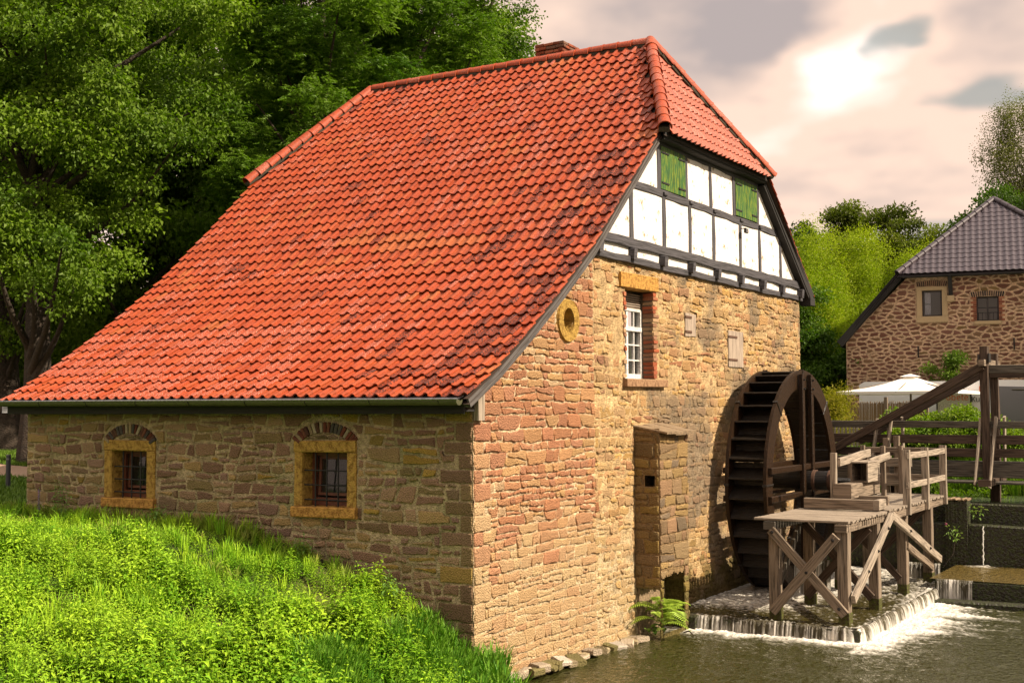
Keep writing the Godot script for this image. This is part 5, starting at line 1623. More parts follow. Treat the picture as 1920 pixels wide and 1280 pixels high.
# base; list of crown lobes [centre, radii]; clumps, their size and how many sprigs each
func tree(called: String, label: String, base: Vector3, lobes: Array, clumps: int, crad: float, per: int, spr: Array, lo: Color, hi: Color, trunk: float, seed: int, group := "", flat := 0.62, barkmat: Material = null, lean := Vector3.ZERO) -> Node3D:
	var r := rg(seed)
	var t := thing(called, label, "tree" if not called.contains("bush") and not called.contains("hedge") else ("hedge" if called.contains("hedge") else "bush"), base, group)
	var wood := MB.new()
	var top := Vector3.ZERO
	for l in lobes: top = l[0] if l[0].y > top.y else top
	var head := Vector3(top.x * 0.6, top.y, top.z * 0.6) + lean
	if trunk > 0.0: limb(wood, Vector3(0, -0.4, 0), head, trunk, trunk * 0.22, r, 0.02)
	var wh := []; var tints := []
	for s in spr: wh.append([]); tints.append([])
	var vol := 0.0
	for l in lobes: vol += l[1].x * l[1].y
	for l in lobes:
		var cnt := int(clumps * l[1].x * l[1].y / vol)
		for k in cnt:
			var d := rdir(r)
			var c: Vector3 = l[0] + d * l[1] * pow(r.randf(), 0.30)
			if c.y < 0.2: c.y = 0.2 + r.randf() * 0.4
			var cr := crad * r.randf_range(0.6, 1.3)
			if trunk > 0.0 and k % 5 == 0:
				var from := Vector3.ZERO.lerp(head, clampf(c.y / maxf(head.y, 0.1) - 0.22, 0.15, 0.95))
				limb(wood, from, c, trunk * 0.28, 0.02, r)
			var tone := r.randf()
			for q in int(per * cr * cr / (crad * crad) * r.randf_range(0.7, 1.2)):
				var e := rdir(r)
				e.y = absf(e.y) if r.randf() < 0.6 else e.y
				var p := c + Vector3(e.x, e.y * flat, e.z) * cr * pow(r.randf(), 0.38)
				var b := Basis(Vector3.UP, r.randf() * TAU) * Basis(Vector3.RIGHT, r.randf_range(-0.5, 0.5)) * Basis.from_scale(Vector3.ONE * r.randf_range(0.75, 1.25))
				var w := r.randi() % spr.size()
				wh[w].append(Transform3D(b, p))
				tints[w].append(lo.lerp(hi, clampf(tone * 0.6 + r.randf() * 0.5, 0, 1)))
	if wood.v.size() > 0: part("trunk", wood, barkmat if barkmat else M.bark, t)
	for w in spr.size():
		scatter("crown", spr[w], M.leaf, wh[w], tints[w], t)
	return t

func build_trees() -> void:
	var ald := [sprig(14, 0.36, 0.145, 0.115, 101), sprig(14, 0.42, 0.135, 0.10, 102)]
	var ash := [ash_sprig(4, 0.30, 111, 0.125), ash_sprig(4, 0.34, 112, 0.115)]
	var wil := [sprig(20, 0.36, 0.13, 0.035, 121, 1.3), sprig(20, 0.30, 0.12, 0.04, 122, 1.5)]
	var far := [sprig(16, 0.5, 0.2, 0.14, 131), sprig(16, 0.45, 0.18, 0.13, 132)]
	var bir := [sprig(16, 0.34, 0.11, 0.08, 141, 2.0), sprig(14, 0.28, 0.10, 0.07, 142, 2.4)]
	var alo := Color(0.06, 0.125, 0.012); var ahi := Color(0.22, 0.33, 0.028)
	var slo := Color(0.055, 0.13, 0.012); var shi := Color(0.20, 0.32, 0.028)
	var y := func(x: float, z: float) -> Vector3: return Vector3(x, ground_y(x, z), z)
	var bg := "trees behind the mill"
	tree("alder_tree", "broad alder left of the mill roof with sunlit drooping sprays of leaves", y.call(-21.0, -8.5), [[Vector3(0.5, 9.5, 0.5), Vector3(3.6, 4.5, 3.0)], [Vector3(3.0, 12.5, -1.0), Vector3(3.4, 4.2, 3.0)], [Vector3(-1, 15, 0), Vector3(4.5, 4, 4)], [Vector3(1.5, 5.6, 1.0), Vector3(3.0, 2.4, 2.4)]], 125, 1.15, 62, ald, alo, ahi, 0.5, 201)
	tree("alder_tree", "leaning alder at the left edge with the paper notice on its trunk", y.call(-26.0, -11.5), [[Vector3(-0.5, 10.5, 1.0), Vector3(4.2, 4.6, 3.4)], [Vector3(1.0, 5.6, 1.5), Vector3(3.2, 2.4, 2.5)], [Vector3(-1, 15.5, 0), Vector3(4.5, 4, 4)]], 112, 1.15, 62, ald, alo, ahi * 0.95, 0.62, 202)
	tree("ash_tree", "tall ash with feathery leaves directly behind the left slope of the mill roof", y.call(-16.2, -15.6), [[Vector3(0, 10.0, 0), Vector3(3.0, 3.6, 2.8)], [Vector3(0.3, 15.2, 0), Vector3(3.4, 3.8, 3.0)], [Vector3(-0.5, 6.0, 0.5), Vector3(2.4, 2.2, 2.2)]], 130, 1.0, 62, ash, slo, shi, 0.32, 203)
	tree("ash_tree", "feathery ash rising behind the middle of the mill ridge", y.call(-16.0, -20.2), [[Vector3(-0.3, 11.5, 0), Vector3(3.1, 3.6, 3.0)], [Vector3(0.6, 16.8, 0), Vector3(3.6, 4.0, 3.2)]], 120, 1.05, 62, ash, slo, shi, 0.32, 204)
	tree("alder_tree", "dark open alder behind the chimney, its right side against the sky", y.call(-18.1, -28.1), [[Vector3(-0.8, 15.5, 0), Vector3(2.6, 3.2, 2.2)], [Vector3(0.4, 20.2, 0), Vector3(2.8, 2.6, 2.2)], [Vector3(-2.0, 11.0, 0), Vector3(2.6, 3.0, 1.8)]], 110, 0.95, 46, ald, alo, ahi, 0.32, 205)
	for q in [[-33.0, -17.0, 206], [-29.0, -24.0, 207], [-24.0, -31.5, 208], [-40.0, -21.0, 210], [-36, -8.5, 211], [-28.5, -19.0, 212]]:
		var names := {206: "dark tree deep in the wood at the far left", 207: "dark tree deep in the wood behind the leaning alder", 208: "dark tree deep in the wood between the alders and the ash", 209: "dark tree deep in the wood behind the two ashes", 210: "dark tree at the very left edge of the wood, farthest back", 211: "dark tree at the left edge beyond the path", 212: "dark tree low behind the left hip of the mill roof"}
		tree("woodland_tree", names[q[2]], y.call(q[0], q[1]), [[Vector3(0, 7.0, 0), Vector3(5.2, 6.0, 4.0)], [Vector3(0, 15.5, 0), Vector3(5.5, 6.5, 4.5)]], 120, 1.5, 75, far, alo, ahi, 0.4, q[2], "trees deep in the wood")
	# right of the mill
	tree("willow_bush", "tall feathery yellow-green willow thicket right behind the mill gable", y.call(-8.6, -38.5), [[Vector3(-1.0, 4.2, 0), Vector3(3.0, 4.2, 2.4)], [Vector3(0.8, 4.8, 0.5), Vector3(2.0, 4.0, 2.0)]], 115, 0.8, 80, wil, Color(0.21, 0.31, 0.016), Color(0.46, 0.52, 0.03), 0.12, 221, "", 1.5)
	tree("willow_bush", "yellow-green willow thicket beside the left corner of the stone house", y.call(-7.4, -44.5), [[Vector3(0.2, 4.9, 0), Vector3(3.2, 4.6, 2.4)], [Vector3(2.4, 4.6, 0), Vector3(2.2, 4.2, 2.0)]], 110, 0.85, 80, wil, Color(0.21, 0.31, 0.016), Color(0.46, 0.52, 0.03), 0.12, 222, "", 1.5)
	tree("alder_bush", "dark leafy bush with shade put into its leaf colour, between the mill wheel and the stone house", y.call(-5.9, -35.8), [[Vector3(0, 2.2, 0), Vector3(2.1, 2.4, 1.6)], [Vector3(-0.8, 4.0, 0), Vector3(1.7, 2.2, 1.5)]], 70, 0.7, 50, ald, Color(0.045, 0.10, 0.011), Color(0.11, 0.19, 0.018), 0.1, 223)  # leaf tints set darker to stand for the shade of the willows
	tree("chestnut_tree", "round olive-green tree standing alone against the sky behind the willows", y.call(-11.7, -64.5), [[Vector3(0, 11.0, 0), Vector3(3.7, 3.2, 3.4)], [Vector3(-1.8, 9.6, 0), Vector3(2.2, 1.8, 2.0)], [Vector3(2.5, 9.9, 0), Vector3(2.2, 1.8, 2.0)]], 90, 1.0, 40, far, Color(0.08, 0.11, 0.012), Color(0.20, 0.23, 0.025), 0.4, 224)
	tree("maple_tree", "olive tree between the round tree and the dark house roof", y.call(-7.0, -62.0), [[Vector3(0, 8.8, 0), Vector3(3.0, 3.2, 2.8)], [Vector3(2.6, 10.2, -1), Vector3(2.2, 2.4, 2.4)]], 75, 1.0, 36, far, Color(0.08, 0.12, 0.012), Color(0.20, 0.23, 0.025), 0.32, 225)
	tree("dark_tree", "dark green tree rising close behind the ridge of the stone house", y.call(-2.4, -60.0), [[Vector3(0, 10.5, 0), Vector3(3.2, 3.6, 3.0)], [Vector3(3.4, 11.4, 0), Vector3(3.0, 3.2, 3.0)], [Vector3(-1.5, 7.5, 0), Vector3(2.6, 2.4, 2.0)]], 90, 1.0, 36, far, Color(0.045, 0.09, 0.014), Color(0.11, 0.18, 0.025), 0.3, 226)
	tree("birch_tree", "tall birch with thin hanging twigs at the right edge, behind the house roof", y.call(-2.2, -66.0), [[Vector3(0, 16.2, 0), Vector3(2.5, 4.2, 2.2)], [Vector3(1.5, 13.5, 0), Vector3(3.0, 2.8, 2.4)], [Vector3(-2.3, 12.6, 0), Vector3(1.5, 1.5, 1.4)]], 120, 0.85, 44, bir, Color(0.12, 0.13, 0.045), Color(0.22, 0.22, 0.08), 0.2, 227, "", 1.7, M.birchbark)
	tree("conifer_tree", "small dark spruce top just right of the mill's right roof edge", y.call(-12.0, -52.5), [[Vector3(0, 8.6, 0), Vector3(1.5, 1.5, 1.4)], [Vector3(0, 10.2, 0), Vector3(1.0, 1.2, 1.0)], [Vector3(0, 11.4, 0), Vector3(0.5, 0.8, 0.5)], [Vector3(0.2, 6.0, 0), Vector3(2.0, 2.5, 1.6)]], 60, 0.6, 24, far, Color(0.025, 0.05, 0.016), Color(0.05, 0.085, 0.02), 0.2, 228)
	for q in [[-20.0, -84.0, 231, "pale tree on the rise far behind the mill's right roof edge"], [-8.0, -92.0, 232, "tree on the rise far behind the round tree"], [4.0, -90.0, 233, "tree on the rise far behind the stone house"], [14.0, -75.0, 234, "dark tree far right behind the stone house"]]:
		tree("distant_tree", q[3], y.call(q[0], q[1]), [[Vector3(0, 5.0, 0), Vector3(5.0, 4.5, 4.0)]], 60, 1.6, 18, far, Color(0.045, 0.075, 0.015), Color(0.10, 0.13, 0.025), 0.3, q[2], "distant trees")
	# hedges and bushes by the pond
	var ivy := [sprig(18, 0.26, 0.085, 0.075, 151, 0.8), sprig(18, 0.22, 0.075, 0.065, 152, 0.8)]
	tree("ivy_hedge", "bright green leafy hedge above the flume, left of the tall posts", y.call(1.1, -21.9), [[Vector3(0, 0.5, 0), Vector3(1.3, 0.75, 0.9)], [Vector3(1.5, 0.55, 0), Vector3(1.1, 0.80, 0.9)]], 56, 0.42, 44, ivy, Color(0.10, 0.19, 0.015), Color(0.25, 0.33, 0.03), 0.0, 241)
	tree("ivy_hedge", "bright green leafy hedge above the flume, right of the tall posts", y.call(4.2, -22.3), [[Vector3(-0.6, 0.5, 0), Vector3(1.0, 0.7, 0.8)], [Vector3(0.6, 0.35, 0), Vector3(1.2, 0.6, 0.8)]], 44, 0.42, 44, ivy, Color(0.10, 0.19, 0.015), Color(0.25, 0.33, 0.03), 0.0, 242)
	tree("golden_bush", "yellowish bush with upright shoots between wheel and reed screen", y.call(-2.25, -24.6), [[Vector3(0, 0.8, 0), Vector3(0.62, 0.85, 0.6)], [Vector3(0.1, 1.6, 0), Vector3(0.42, 0.55, 0.4)]], 38, 0.35, 34, [sprig(14, 0.2, 0.07, 0.035, 153, 1.4)], Color(0.18, 0.20, 0.012), Color(0.42, 0.34, 0.03), 0.0, 243, "", 1.6)
	tree("pond_bush", "dark green bush overhanging the pond below the left end of the flume", y.call(1.4, -19.0), [[Vector3(0, 0.5, 0), Vector3(1.3, 0.75, 0.7)], [Vector3(1.5, 0.4, 0), Vector3(0.9, 0.6, 0.6)]], 40, 0.4, 36, ivy, Color(0.06, 0.12, 0.012), Color(0.15, 0.22, 0.02), 0.0, 244)
	tree("climbing_bush", "climbing plant against the stone house wall behind the white parasol", y.call(-1.1, -33.9), [[Vector3(0, 1.3, 0), Vector3(1.5, 1.1, 0.25)], [Vector3(0.35, 2.5, 0), Vector3(0.6, 0.9, 0.2)], [Vector3(0.75, 3.3, 0), Vector3(0.25, 0.55, 0.15)]], 40, 0.3, 26, ivy, Color(0.06, 0.12, 0.012), Color(0.14, 0.22, 0.02), 0.0, 245)

func nettle(seed: int, h: float, l: float, w: float, pairs: int) -> ArrayMesh:
	var r := rg(seed)
	var mb := MB.new()
	mb.col = Color(0.8, 0.9, 0.6)
	var tip := Vector3(r.randf_range(-0.08, 0.08), h, r.randf_range(-0.08, 0.08))
	mb.tube(PackedVector3Array([Vector3.ZERO, tip * 0.5 + Vector3(r.randf_range(-0.03, 0.03), 0, 0), tip]), PackedFloat32Array([0.006, 0.005, 0.003]), 3, false)
	for k in pairs:
		var f := 0.25 + 0.75 * float(k) / (pairs - 1)
		var a := k * 1.57 + r.randf_range(-0.3, 0.3)
		var sz := 1.0 - 0.55 * maxf(0.0, f - 0.7) / 0.3
		for e in [0.0, PI]:
			mb.col = Color.WHITE * r.randf_range(0.8, 1.2) * (0.85 + 0.25 * f)
			var d := Vector3(cos(a + e), r.randf_range(-0.15, 0.3) + (0.5 if k == pairs - 1 else 0.0), sin(a + e)).normalized()
			var at := tip * f + d * 0.015
			var s := d.cross(Vector3.UP).normalized(); var u := s.cross(d).normalized()
			var L0 := l * sz * r.randf_range(0.8, 1.15); var W0 := w * sz
			var m1 := at + d * L0 * 0.3 + u * 0.006; var m2 := at + d * L0 * 0.65; var tp := at + d * L0 - u * L0 * 0.22
			var fo := W0 * 0.18
			mb.tri(at, m1 + s * W0 * 0.5 + u * fo, m1); mb.tri(at, m1, m1 - s * W0 * 0.5 + u * fo)
			mb.quad(m1, m1 + s * W0 * 0.5 + u * fo, m2 + s * W0 * 0.36 + u * fo, m2); mb.quad(m1, m2, m2 - s * W0 * 0.36 + u * fo, m1 - s * W0 * 0.5 + u * fo)
			mb.tri(m2, m2 + s * W0 * 0.36 + u * fo, tp); mb.tri(m2, tp, m2 - s * W0 * 0.36 + u * fo)
	return mb.mesh()

func grass_tuft(seed: int, n: int, h: float, spread: float, w := 0.008) -> ArrayMesh:
	var r := rg(seed)
	var mb := MB.new()
	for k in n:
		var a := r.randf() * TAU
		var p := Vector3(cos(a), 0, sin(a)) * spread * sqrt(r.randf())
		var d := Vector3(cos(a) * 0.5 + r.randf_range(-0.4, 0.4), 0, sin(a) * 0.5 + r.randf_range(-0.4, 0.4))
		var s := d.cross(Vector3.UP).normalized() * w
		var hh := h * r.randf_range(0.55, 1.15)
		mb.col = Color.WHITE * r.randf_range(0.75, 1.25)
		var m := p + Vector3(0, hh * 0.6, 0) + d * hh * 0.22; var t := p + Vector3(0, hh * 0.93, 0) + d * hh * 0.65
		mb.quad(p - s, p + s, m + s * 0.8, m - s * 0.8); mb.tri(m - s * 0.8, m + s * 0.8, t)
	return mb.mesh()

func fern_frond(l: float, seed: int) -> ArrayMesh:
	var r := rg(seed)
	var mb := MB.new()
	var prev := Vector3.ZERO
	var d := Vector3(0.75, 0.66, 0)
	var k := 18
	for i in k:
		var f := float(i) / k
		var dir := Vector3(0.8, 0.85 - f * 1.5, 0).normalized()
		var nx := prev + dir * l / k
		var s := Vector3.BACK
		var wl := l * 0.26 * sin(PI * minf(1.0, f * 0.85 + 0.18))
		mb.col = Color.WHITE * r.randf_range(0.85, 1.2)
		for e in [-1.0, 1.0]:
			leaf(mb, nx, (s * e + dir * 0.35).normalized(), Vector3.UP, wl, l / k * 0.85, 0.1)
		mb.quad(prev - s * 0.003, prev + s * 0.003, nx + s * 0.003, nx - s * 0.003)
		prev = nx
	return mb.mesh()

func build_plants() -> void:
	var r := rg(77)
	var kinds := [nettle(301, 0.46, 0.12, 0.06, 6), nettle(302, 0.34, 0.095, 0.056, 5), nettle(303, 0.62, 0.135, 0.064, 8), nettle(304, 0.22, 0.085, 0.06, 4)]
	var wh := [[], [], [], []]; var ti := [[], [], [], []]
	var gw := []; var gt := []; var dw := []; var dt := []
	var lo := Color(0.12, 0.29, 0.010); var hi := Color(0.36, 0.54, 0.026)
	for k in 23000:
		var x := r.randf_range(-15.0, 1.1); var z := r.randf_range(0.12, 9.0)
		if z > 9.2 + x * 0.25: continue
		var n := fn2.get_noise_2d(x * 0.55 + 7.0, z * 0.55)
		var gy := ground_y(x, z)
		if gy < 0.12: continue
		var dry := fn2.get_noise_2d(x * 0.5 + 80.0, z * 0.7) + (0.25 if z < 1.6 and x < -5.0 else 0.0)
		var b := Basis(Vector3.UP, r.randf() * TAU) * Basis(Vector3.RIGHT, r.randf_range(-0.25, 0.25))
		if (dry > 0.48 and r.randf() < 0.5) or (z < 0.4 and r.randf() < 0.5):
			dw.append(Transform3D(b * Basis.from_scale(Vector3.ONE * r.randf_range(0.7, 1.2)), Vector3(x, gy - 0.02, z)))
			dt.append(Color(0.20, 0.30, 0.03).lerp(Color(0.42, 0.36, 0.10), r.randf() * 0.6))
			continue
		if r.randf() < 0.04 + 0.2 * smoothstep(0.15, 0.5, fn2.get_noise_2d(x * 0.6 + 11.0, z * 0.6 + 90.0)):
			gw.append(Transform3D(b, Vector3(x, gy - 0.02, z))); gt.append(lo.lerp(hi, r.randf()))
			continue
		var sc := (0.85 + 0.75 * n) * r.randf_range(0.75, 1.2)
		if z < 0.9: sc *= 0.65
		if x < -1.6: sc *= lerpf(0.45, 0.92, smoothstep(0.8, 4.5, z))
		if x > -1.3: sc *= 1.15
		var kn := fn2.get_noise_2d(x * 0.45 + 66.0, z * 0.5) + r.randf_range(-0.25, 0.25)
		var w := 3 if kn < -0.3 else (1 if kn < 0.0 else (0 if kn < 0.28 else 2))
		wh[w].append(Transform3D(b * Basis.from_scale(Vector3.ONE * clampf(sc, 0.38, 1.25)), Vector3(x, gy - 0.03, z)))
		var sp := fn2.get_noise_2d(x * 0.35 + 30.0, z * 0.35) * 0.6 + 0.5
		ti[w].append(lo.lerp(hi, clampf(sp + r.randf_range(-0.4, 0.4), 0, 1)) * r.randf_range(0.75, 1.1))
	for w in 4: scatter("nettle_bank", kinds[w], M.herb, wh[w], ti[w], self)
	scatter("bank_grass", grass_tuft(311, 16, 0.34, 0.07), M.herb, gw, gt, self)
	scatter("dry_grass", grass_tuft(312, 14, 0.24, 0.08), M.herb, dw, dt, self)
	# long fresh grass at the foot of the corner, down to the water
	var fw := []; var ft := []
	for k in 1500:
		var x := r.randf_range(-0.7, 1.25); var z := r.randf_range(-1.0, 3.4)
		if x < 0.05 and z < 0.1: continue
		if z < 0.0 and x > 0.35 + z * 0.3: continue
		var gy := ground_y(x, z)
		if gy < -0.06: continue
		fw.append(Transform3D(Basis(Vector3.UP, r.randf() * TAU) * Basis.from_scale(Vector3.ONE * r.randf_range(0.7, 1.3)), Vector3(x, gy - 0.02, z)))
		ft.append(Color(0.075, 0.22, 0.015).lerp(Color(0.19, 0.36, 0.03), r.randf()))
	scatter("water_edge_grass", grass_tuft(313, 18, 0.36, 0.07, 0.010), M.herb, fw, ft, self)
	# lawn beyond the end of the mill; grassy pond bank
	var lw := []; var lt := []
	for k in 9000:
		var x := r.randf_range(-30.0, -10.3); var z := r.randf_range(-12.0, 1.0)
		if z < -4.5 - (x + 34.0) * 0.04 and z > -7.5 - (x + 34) * 0.02: continue
		lw.append(Transform3D(Basis(Vector3.UP, r.randf() * TAU), Vector3(x, ground_y(x, z) - 0.01, z)))
		lt.append(Color(0.07, 0.14, 0.015).lerp(Color(0.16, 0.26, 0.03), r.randf()))
	scatter("lawn_grass", grass_tuft(314, 14, 0.16, 0.14, 0.010), M.herb, lw, lt, self)
	var pw := []; var pt := []
	for k in 7000:
		var x := r.randf_range(-1.5, 9.0); var z := r.randf_range(-24.0, -18.3)
		var gy := ground_y(x, z)
		if gy < 1.8: continue
		pw.append(Transform3D(Basis(Vector3.UP, r.randf() * TAU) * Basis.from_scale(Vector3.ONE * r.randf_range(0.7, 1.5)), Vector3(x, gy - 0.02, z)))
		pt.append(Color(0.09, 0.19, 0.015).lerp(Color(0.24, 0.36, 0.04), r.randf()))
	scatter("pond_bank_grass", grass_tuft(315, 16, 0.30, 0.14, 0.012), M.herb, pw, pt, self)
	# ferns at the foot of the buttress
	var fern := thing("fern", "sunlit green fern at the water's edge below the hollow buttress", "fern", Vector3(0.42, 0.16, -5.75))
	for k in 36:
		var o := part("frond", fern_frond(r.randf_range(0.38, 0.74), 320 + k), mk_tint(Color(0.26, 0.38, 0.03), k), fern)
		o.transform = Transform3D(Basis(Vector3.UP, k * 2.399 + r.randf() * 0.4) * Basis(Vector3.BACK, r.randf_range(-0.35, 0.45)), Vector3(r.randf_range(-0.1, 0.1), 0.05 + r.randf() * 0.35, r.randf_range(-0.22, 0.3)))
	var br := thing("burdock_plant", "dark broad-leaved plant in shade at the bottom of the fern", "plant", Vector3(0.40, 0.05, -5.45))
	for k in 14:
		var mb := MB.new()
		var a := r.randf() * TAU
		leaf(mb, Vector3.ZERO, Vector3(cos(a), 0.5, sin(a)).normalized(), Vector3.UP, r.randf_range(0.16, 0.26), 0.12)
		var o := part("leaf", mb, mk_tint(Color(0.07, 0.15, 0.02), k), br)
		o.position = Vector3(r.randf_range(-0.12, 0.1), r.randf() * 0.3, r.randf_range(-0.15, 0.15))
	# lupin and tall weeds at the left end of the wall
	var lu := thing("lupin", "single violet lupin spike at the left end of the shaded wall", "flower", Vector3(-9.05, 2.2, 0.55))
	var st := MB.new(); st.tube(PackedVector3Array([Vector3.ZERO, Vector3(0.02, 0.6, 0)]), PackedFloat32Array([0.008, 0.005]), 5); part("stem", st, mk_tint(Color(0.12, 0.2, 0.03), 1), lu)
	for k in 34:
		var mb := MB.new()
		var a := k * 2.399
		leaf(mb, Vector3.ZERO, Vector3(cos(a), 0.5, sin(a)).normalized(), Vector3.UP, 0.04, 0.03)
		var o := part("petal", mb, M.petal, lu)
		o.position = Vector3(0.01, 0.18 + k * 0.011, 0)
	for q in [[-8.5, 0.45, 0.75, "tall leafy weed against the shaded wall left of its first window"], [-6.1, 0.4, 0.4, "low weed under the right corner of the first barred window"], [-2.9, 0.35, 0.45, "dark weed at the wall foot below the second barred window"], [-1.15, 0.45, 0.6, "bushy weed at the wall foot near the sunlit corner"]]:
		var wd := thing("weed", q[3], "plant", Vector3(q[0], ground_y(q[0], q[1]) - 0.03, q[1]), "weeds along the shaded wall")
		for k in 4:
			var o := part("stalk", nettle(340 + k, q[2] * r.randf_range(0.7, 1.1), 0.13, 0.06, 7), mk_tint(Color(0.10, 0.2, 0.03), k), wd)
			o.transform = Transform3D(Basis(Vector3.UP, r.randf() * TAU) * Basis(Vector3.RIGHT, r.randf_range(-0.2, 0.2)), Vector3(r.randf_range(-0.12, 0.12), 0, r.randf_range(-0.05, 0.1)))
	# plants rooted in the weir
	for q in [[3.62, 1.25, -15.3, "small plant with a pink flower growing from the weir pier", 0], [4.02, 1.75, -15.62, "green tuft hanging over the top of the weir beside its pier", 1], [5.6, 1.35, -15.4, "thin green tuft on the ledge of the weir at the right edge", 2]]:
		var wp := thing("wall_plant", q[3], "plant", Vector3(q[0], q[1], q[2]), "plants on the weir")
		for k in 9:
			var mb := MB.new()
			for e in 5:
				var d := rdir(r); d.z = absf(d.z)
				leaf(mb, d * 0.08 * r.randf(), d, Vector3.UP, 0.09, 0.05)
			var o := part("leaf", mb, mk_tint(Color(0.13, 0.24, 0.03), k), wp)
			o.position = Vector3(r.randf_range(-0.16, 0.16), r.randf_range(-0.22, 0.14), 0.06)
		if q[4] == 0:
			var mb := MB.new()
			for e in 6: leaf(mb, Vector3.ZERO, rdir(r), Vector3.UP, 0.05, 0.035)
			var o := part("flower", mb, mk_col("pink", L(0.5, 0.06, 0.3)), wp)
			o.position = Vector3(-0.2, 0.2, 0.1)
			var rt := MB.new(); rt.tube(PackedVector3Array([Vector3(0, -0.1, 0.05), Vector3(-0.05, -0.5, 0.1), Vector3(-0.3, -0.85, 0.12)]), PackedFloat32Array([0.012, 0.01, 0.005]), 5); part("root", rt, M.bark, wp)

func mk_tint(c: Color, k: int) -> Material:
	return mk_col("herb%s%d" % [c.to_html(), k % 4], (c * (0.8 + 0.15 * (k % 4))).linear_to_srgb())

func mk_col(key: String, c: Color) -> Material:
	if not M.has(key):
		c.a = 1.0
		M[key] = mk(c, 0.5, {"back": Color(0.5, 0.55, 0.25)})
	return M[key]


# ---------------------------------------------------------------- beyond the pond

func build_house() -> void:
	var r := rg(61)
	var h := thing("stone_house", "second rubble-stone house with dark hipped tile roof, right background", "house", Vector3(-4.45, 2.6, -34.17))
	h.rotation.y = atan2(0.178, 0.984)
	var B := -2.6                                             # heights below are scene heights
	var wall := Node3D.new(); wall.name = "front_wall"; h.add_child(wall, true)
	var o := Vector3(0, B, 0)
	var outline := PackedVector2Array([Vector2(0, 2.4), Vector2(11.9, 2.4), Vector2(11.9, 6.85), Vector2(9.5, 9.32), Vector2(2.35, 9.32), Vector2(0, 6.85)])
	var holes := [rect(2.71, 7.49, 3.87, 8.92), rect(4.72, 7.38, 5.94, 8.62), rect(2.7, 8.9, 3.86, 9.3)]
	var inh := func(u: float, v: float) -> bool: return (u > 2.93 and u < 3.67 and v > 7.74 and v < 8.76) or (u > 4.93 and u < 5.74 and v > 7.5 and v < 8.45)
	var top := func(u: float) -> float: return minf(9.32, 6.85 + minf(u, 11.9 - u) * 1.03)
	var mc := func(u: float, v: float) -> Color:
		var f := 0.92 + 0.25 * fn2.get_noise_2d(u * 1.5, v * 1.5)
		return Color(0.90 * f, 0.62 * f, 0.40 * f)
	part("mortar", sheet(lines(0, 11.9, 0.1, [2.93, 3.67, 4.93, 5.74]), lines(2.4, 9.32, 0.1, [7.74, 8.76, 7.5, 8.45]), o, Vector3.RIGHT, Vector3.UP, inh, top, 0.008, mc), M.mortar, wall)
	var st := []
	for p in trim(rubble(0, 11.9, 2.5, 9.3, 0.33, 0.155, r, 0.5), outline, holes, 0.066, 0.002):
		var col := pick(r, [[0.28, 0.125, 0.085], [0.32, 0.155, 0.105], [0.24, 0.11, 0.075], [0.34, 0.195, 0.11], [0.30, 0.145, 0.10]], 0.15)
		if r.randf() < 0.10: col = pick(r, [[0.33, 0.21, 0.09], [0.30, 0.18, 0.10]])
		st.append([p, o, Vector3.RIGHT, Vector3.UP, col, 0.012, 0.014, wall])
	var eye: Vector3 = h.transform.affine_inverse() * Vector3(10.12, 4.2, 15.5)
	lay_stones(st, M.stone, 300, r, "stone", eye)
	# solid body behind
	var body := MB.new()
	body.box(Vector3(0.2, 2.1, -6.2), Vector3(0.4, 4.3, 11.9)); body.box(Vector3(11.7, 2.1, -6.2), Vector3(0.4, 4.3, 11.9)); body.box(Vector3(5.95, 2.2, -12.2), Vector3(11.9, 4.4, 0.4))
	part("side_wall", body, M.bedding, h)
	# roof: two long slopes and a half-hip of dark interlocking tiles
	var roof := Node3D.new(); roof.name = "roof"; roof.position = Vector3(0, B, 0); h.add_child(roof, true)
	var ap := Vector3(5.65, 12.6, -2.6)
	var hl := Vector3(2.05, 9.42, 0.45); var hr := Vector3(9.85, 9.42, 0.45)
	var el := Vector3(-0.22, 6.72, 0.30); var er := Vector3(12.12, 6.72, 0.30)
	var back := Vector3(0, 0, -12.6)
	var dk := MB.new()
	var apb := Vector3(5.65, 12.55, -12.3)
	for dy in [0.0, -0.12]:
		var q := Vector3(0, dy, 0)
		var up := Vector3.UP if dy == 0.0 else Vector3.DOWN
		dk.quad_out(el + q, hl + q, ap + q, apb + q, up); dk.quad_out(el + q, apb + q, apb + q + Vector3(0, -0.01, 0), el + back + q, up)
		dk.quad_out(er + q, hr + q, ap + q, apb + q, up); dk.quad_out(er + q, apb + q, apb + q + Vector3(0, -0.01, 0), er + back + q, up)
		dk.tri(hl + q, hr + q, ap + q)
	part("roof_deck", dk, M.slate, roof)
	var tile := slate_tile()
	var down := Vector3(0, hl.y - ap.y, hl.z - ap.z)
	var len := down.length()
	down = down.normalized()
	var list := []
	var rows := 16
	var step := len / rows
	for row in rows:
		var f := (row + 0.5) / rows
		var x0 := lerpf(hl.x, ap.x, f); var x1 := lerpf(hr.x, ap.x, f)
		var z := lerpf(hl.z, ap.z, f); var y := lerpf(hl.y, ap.y, f)
		var x := 1.9
		while x < x1:
			if x > x0 + 0.02 and x < x1 - 0.02:
				var b := Basis(Vector3.RIGHT, down.cross(Vector3.RIGHT), down) * Basis.from_euler(Vector3(r.randf_range(-0.015, 0.015), 0, r.randf_range(-0.02, 0.02)))
				list.append([Transform3D(b * Basis.from_scale(Vector3(1, 1, step / 0.26)), Vector3(x, y, z) + b.y * 0.02), f])
			x += 0.245
	# right slope, seen edge on beyond the hip
	var rs := Vector3(er.x - ap.x, er.y - ap.y, 0).normalized()
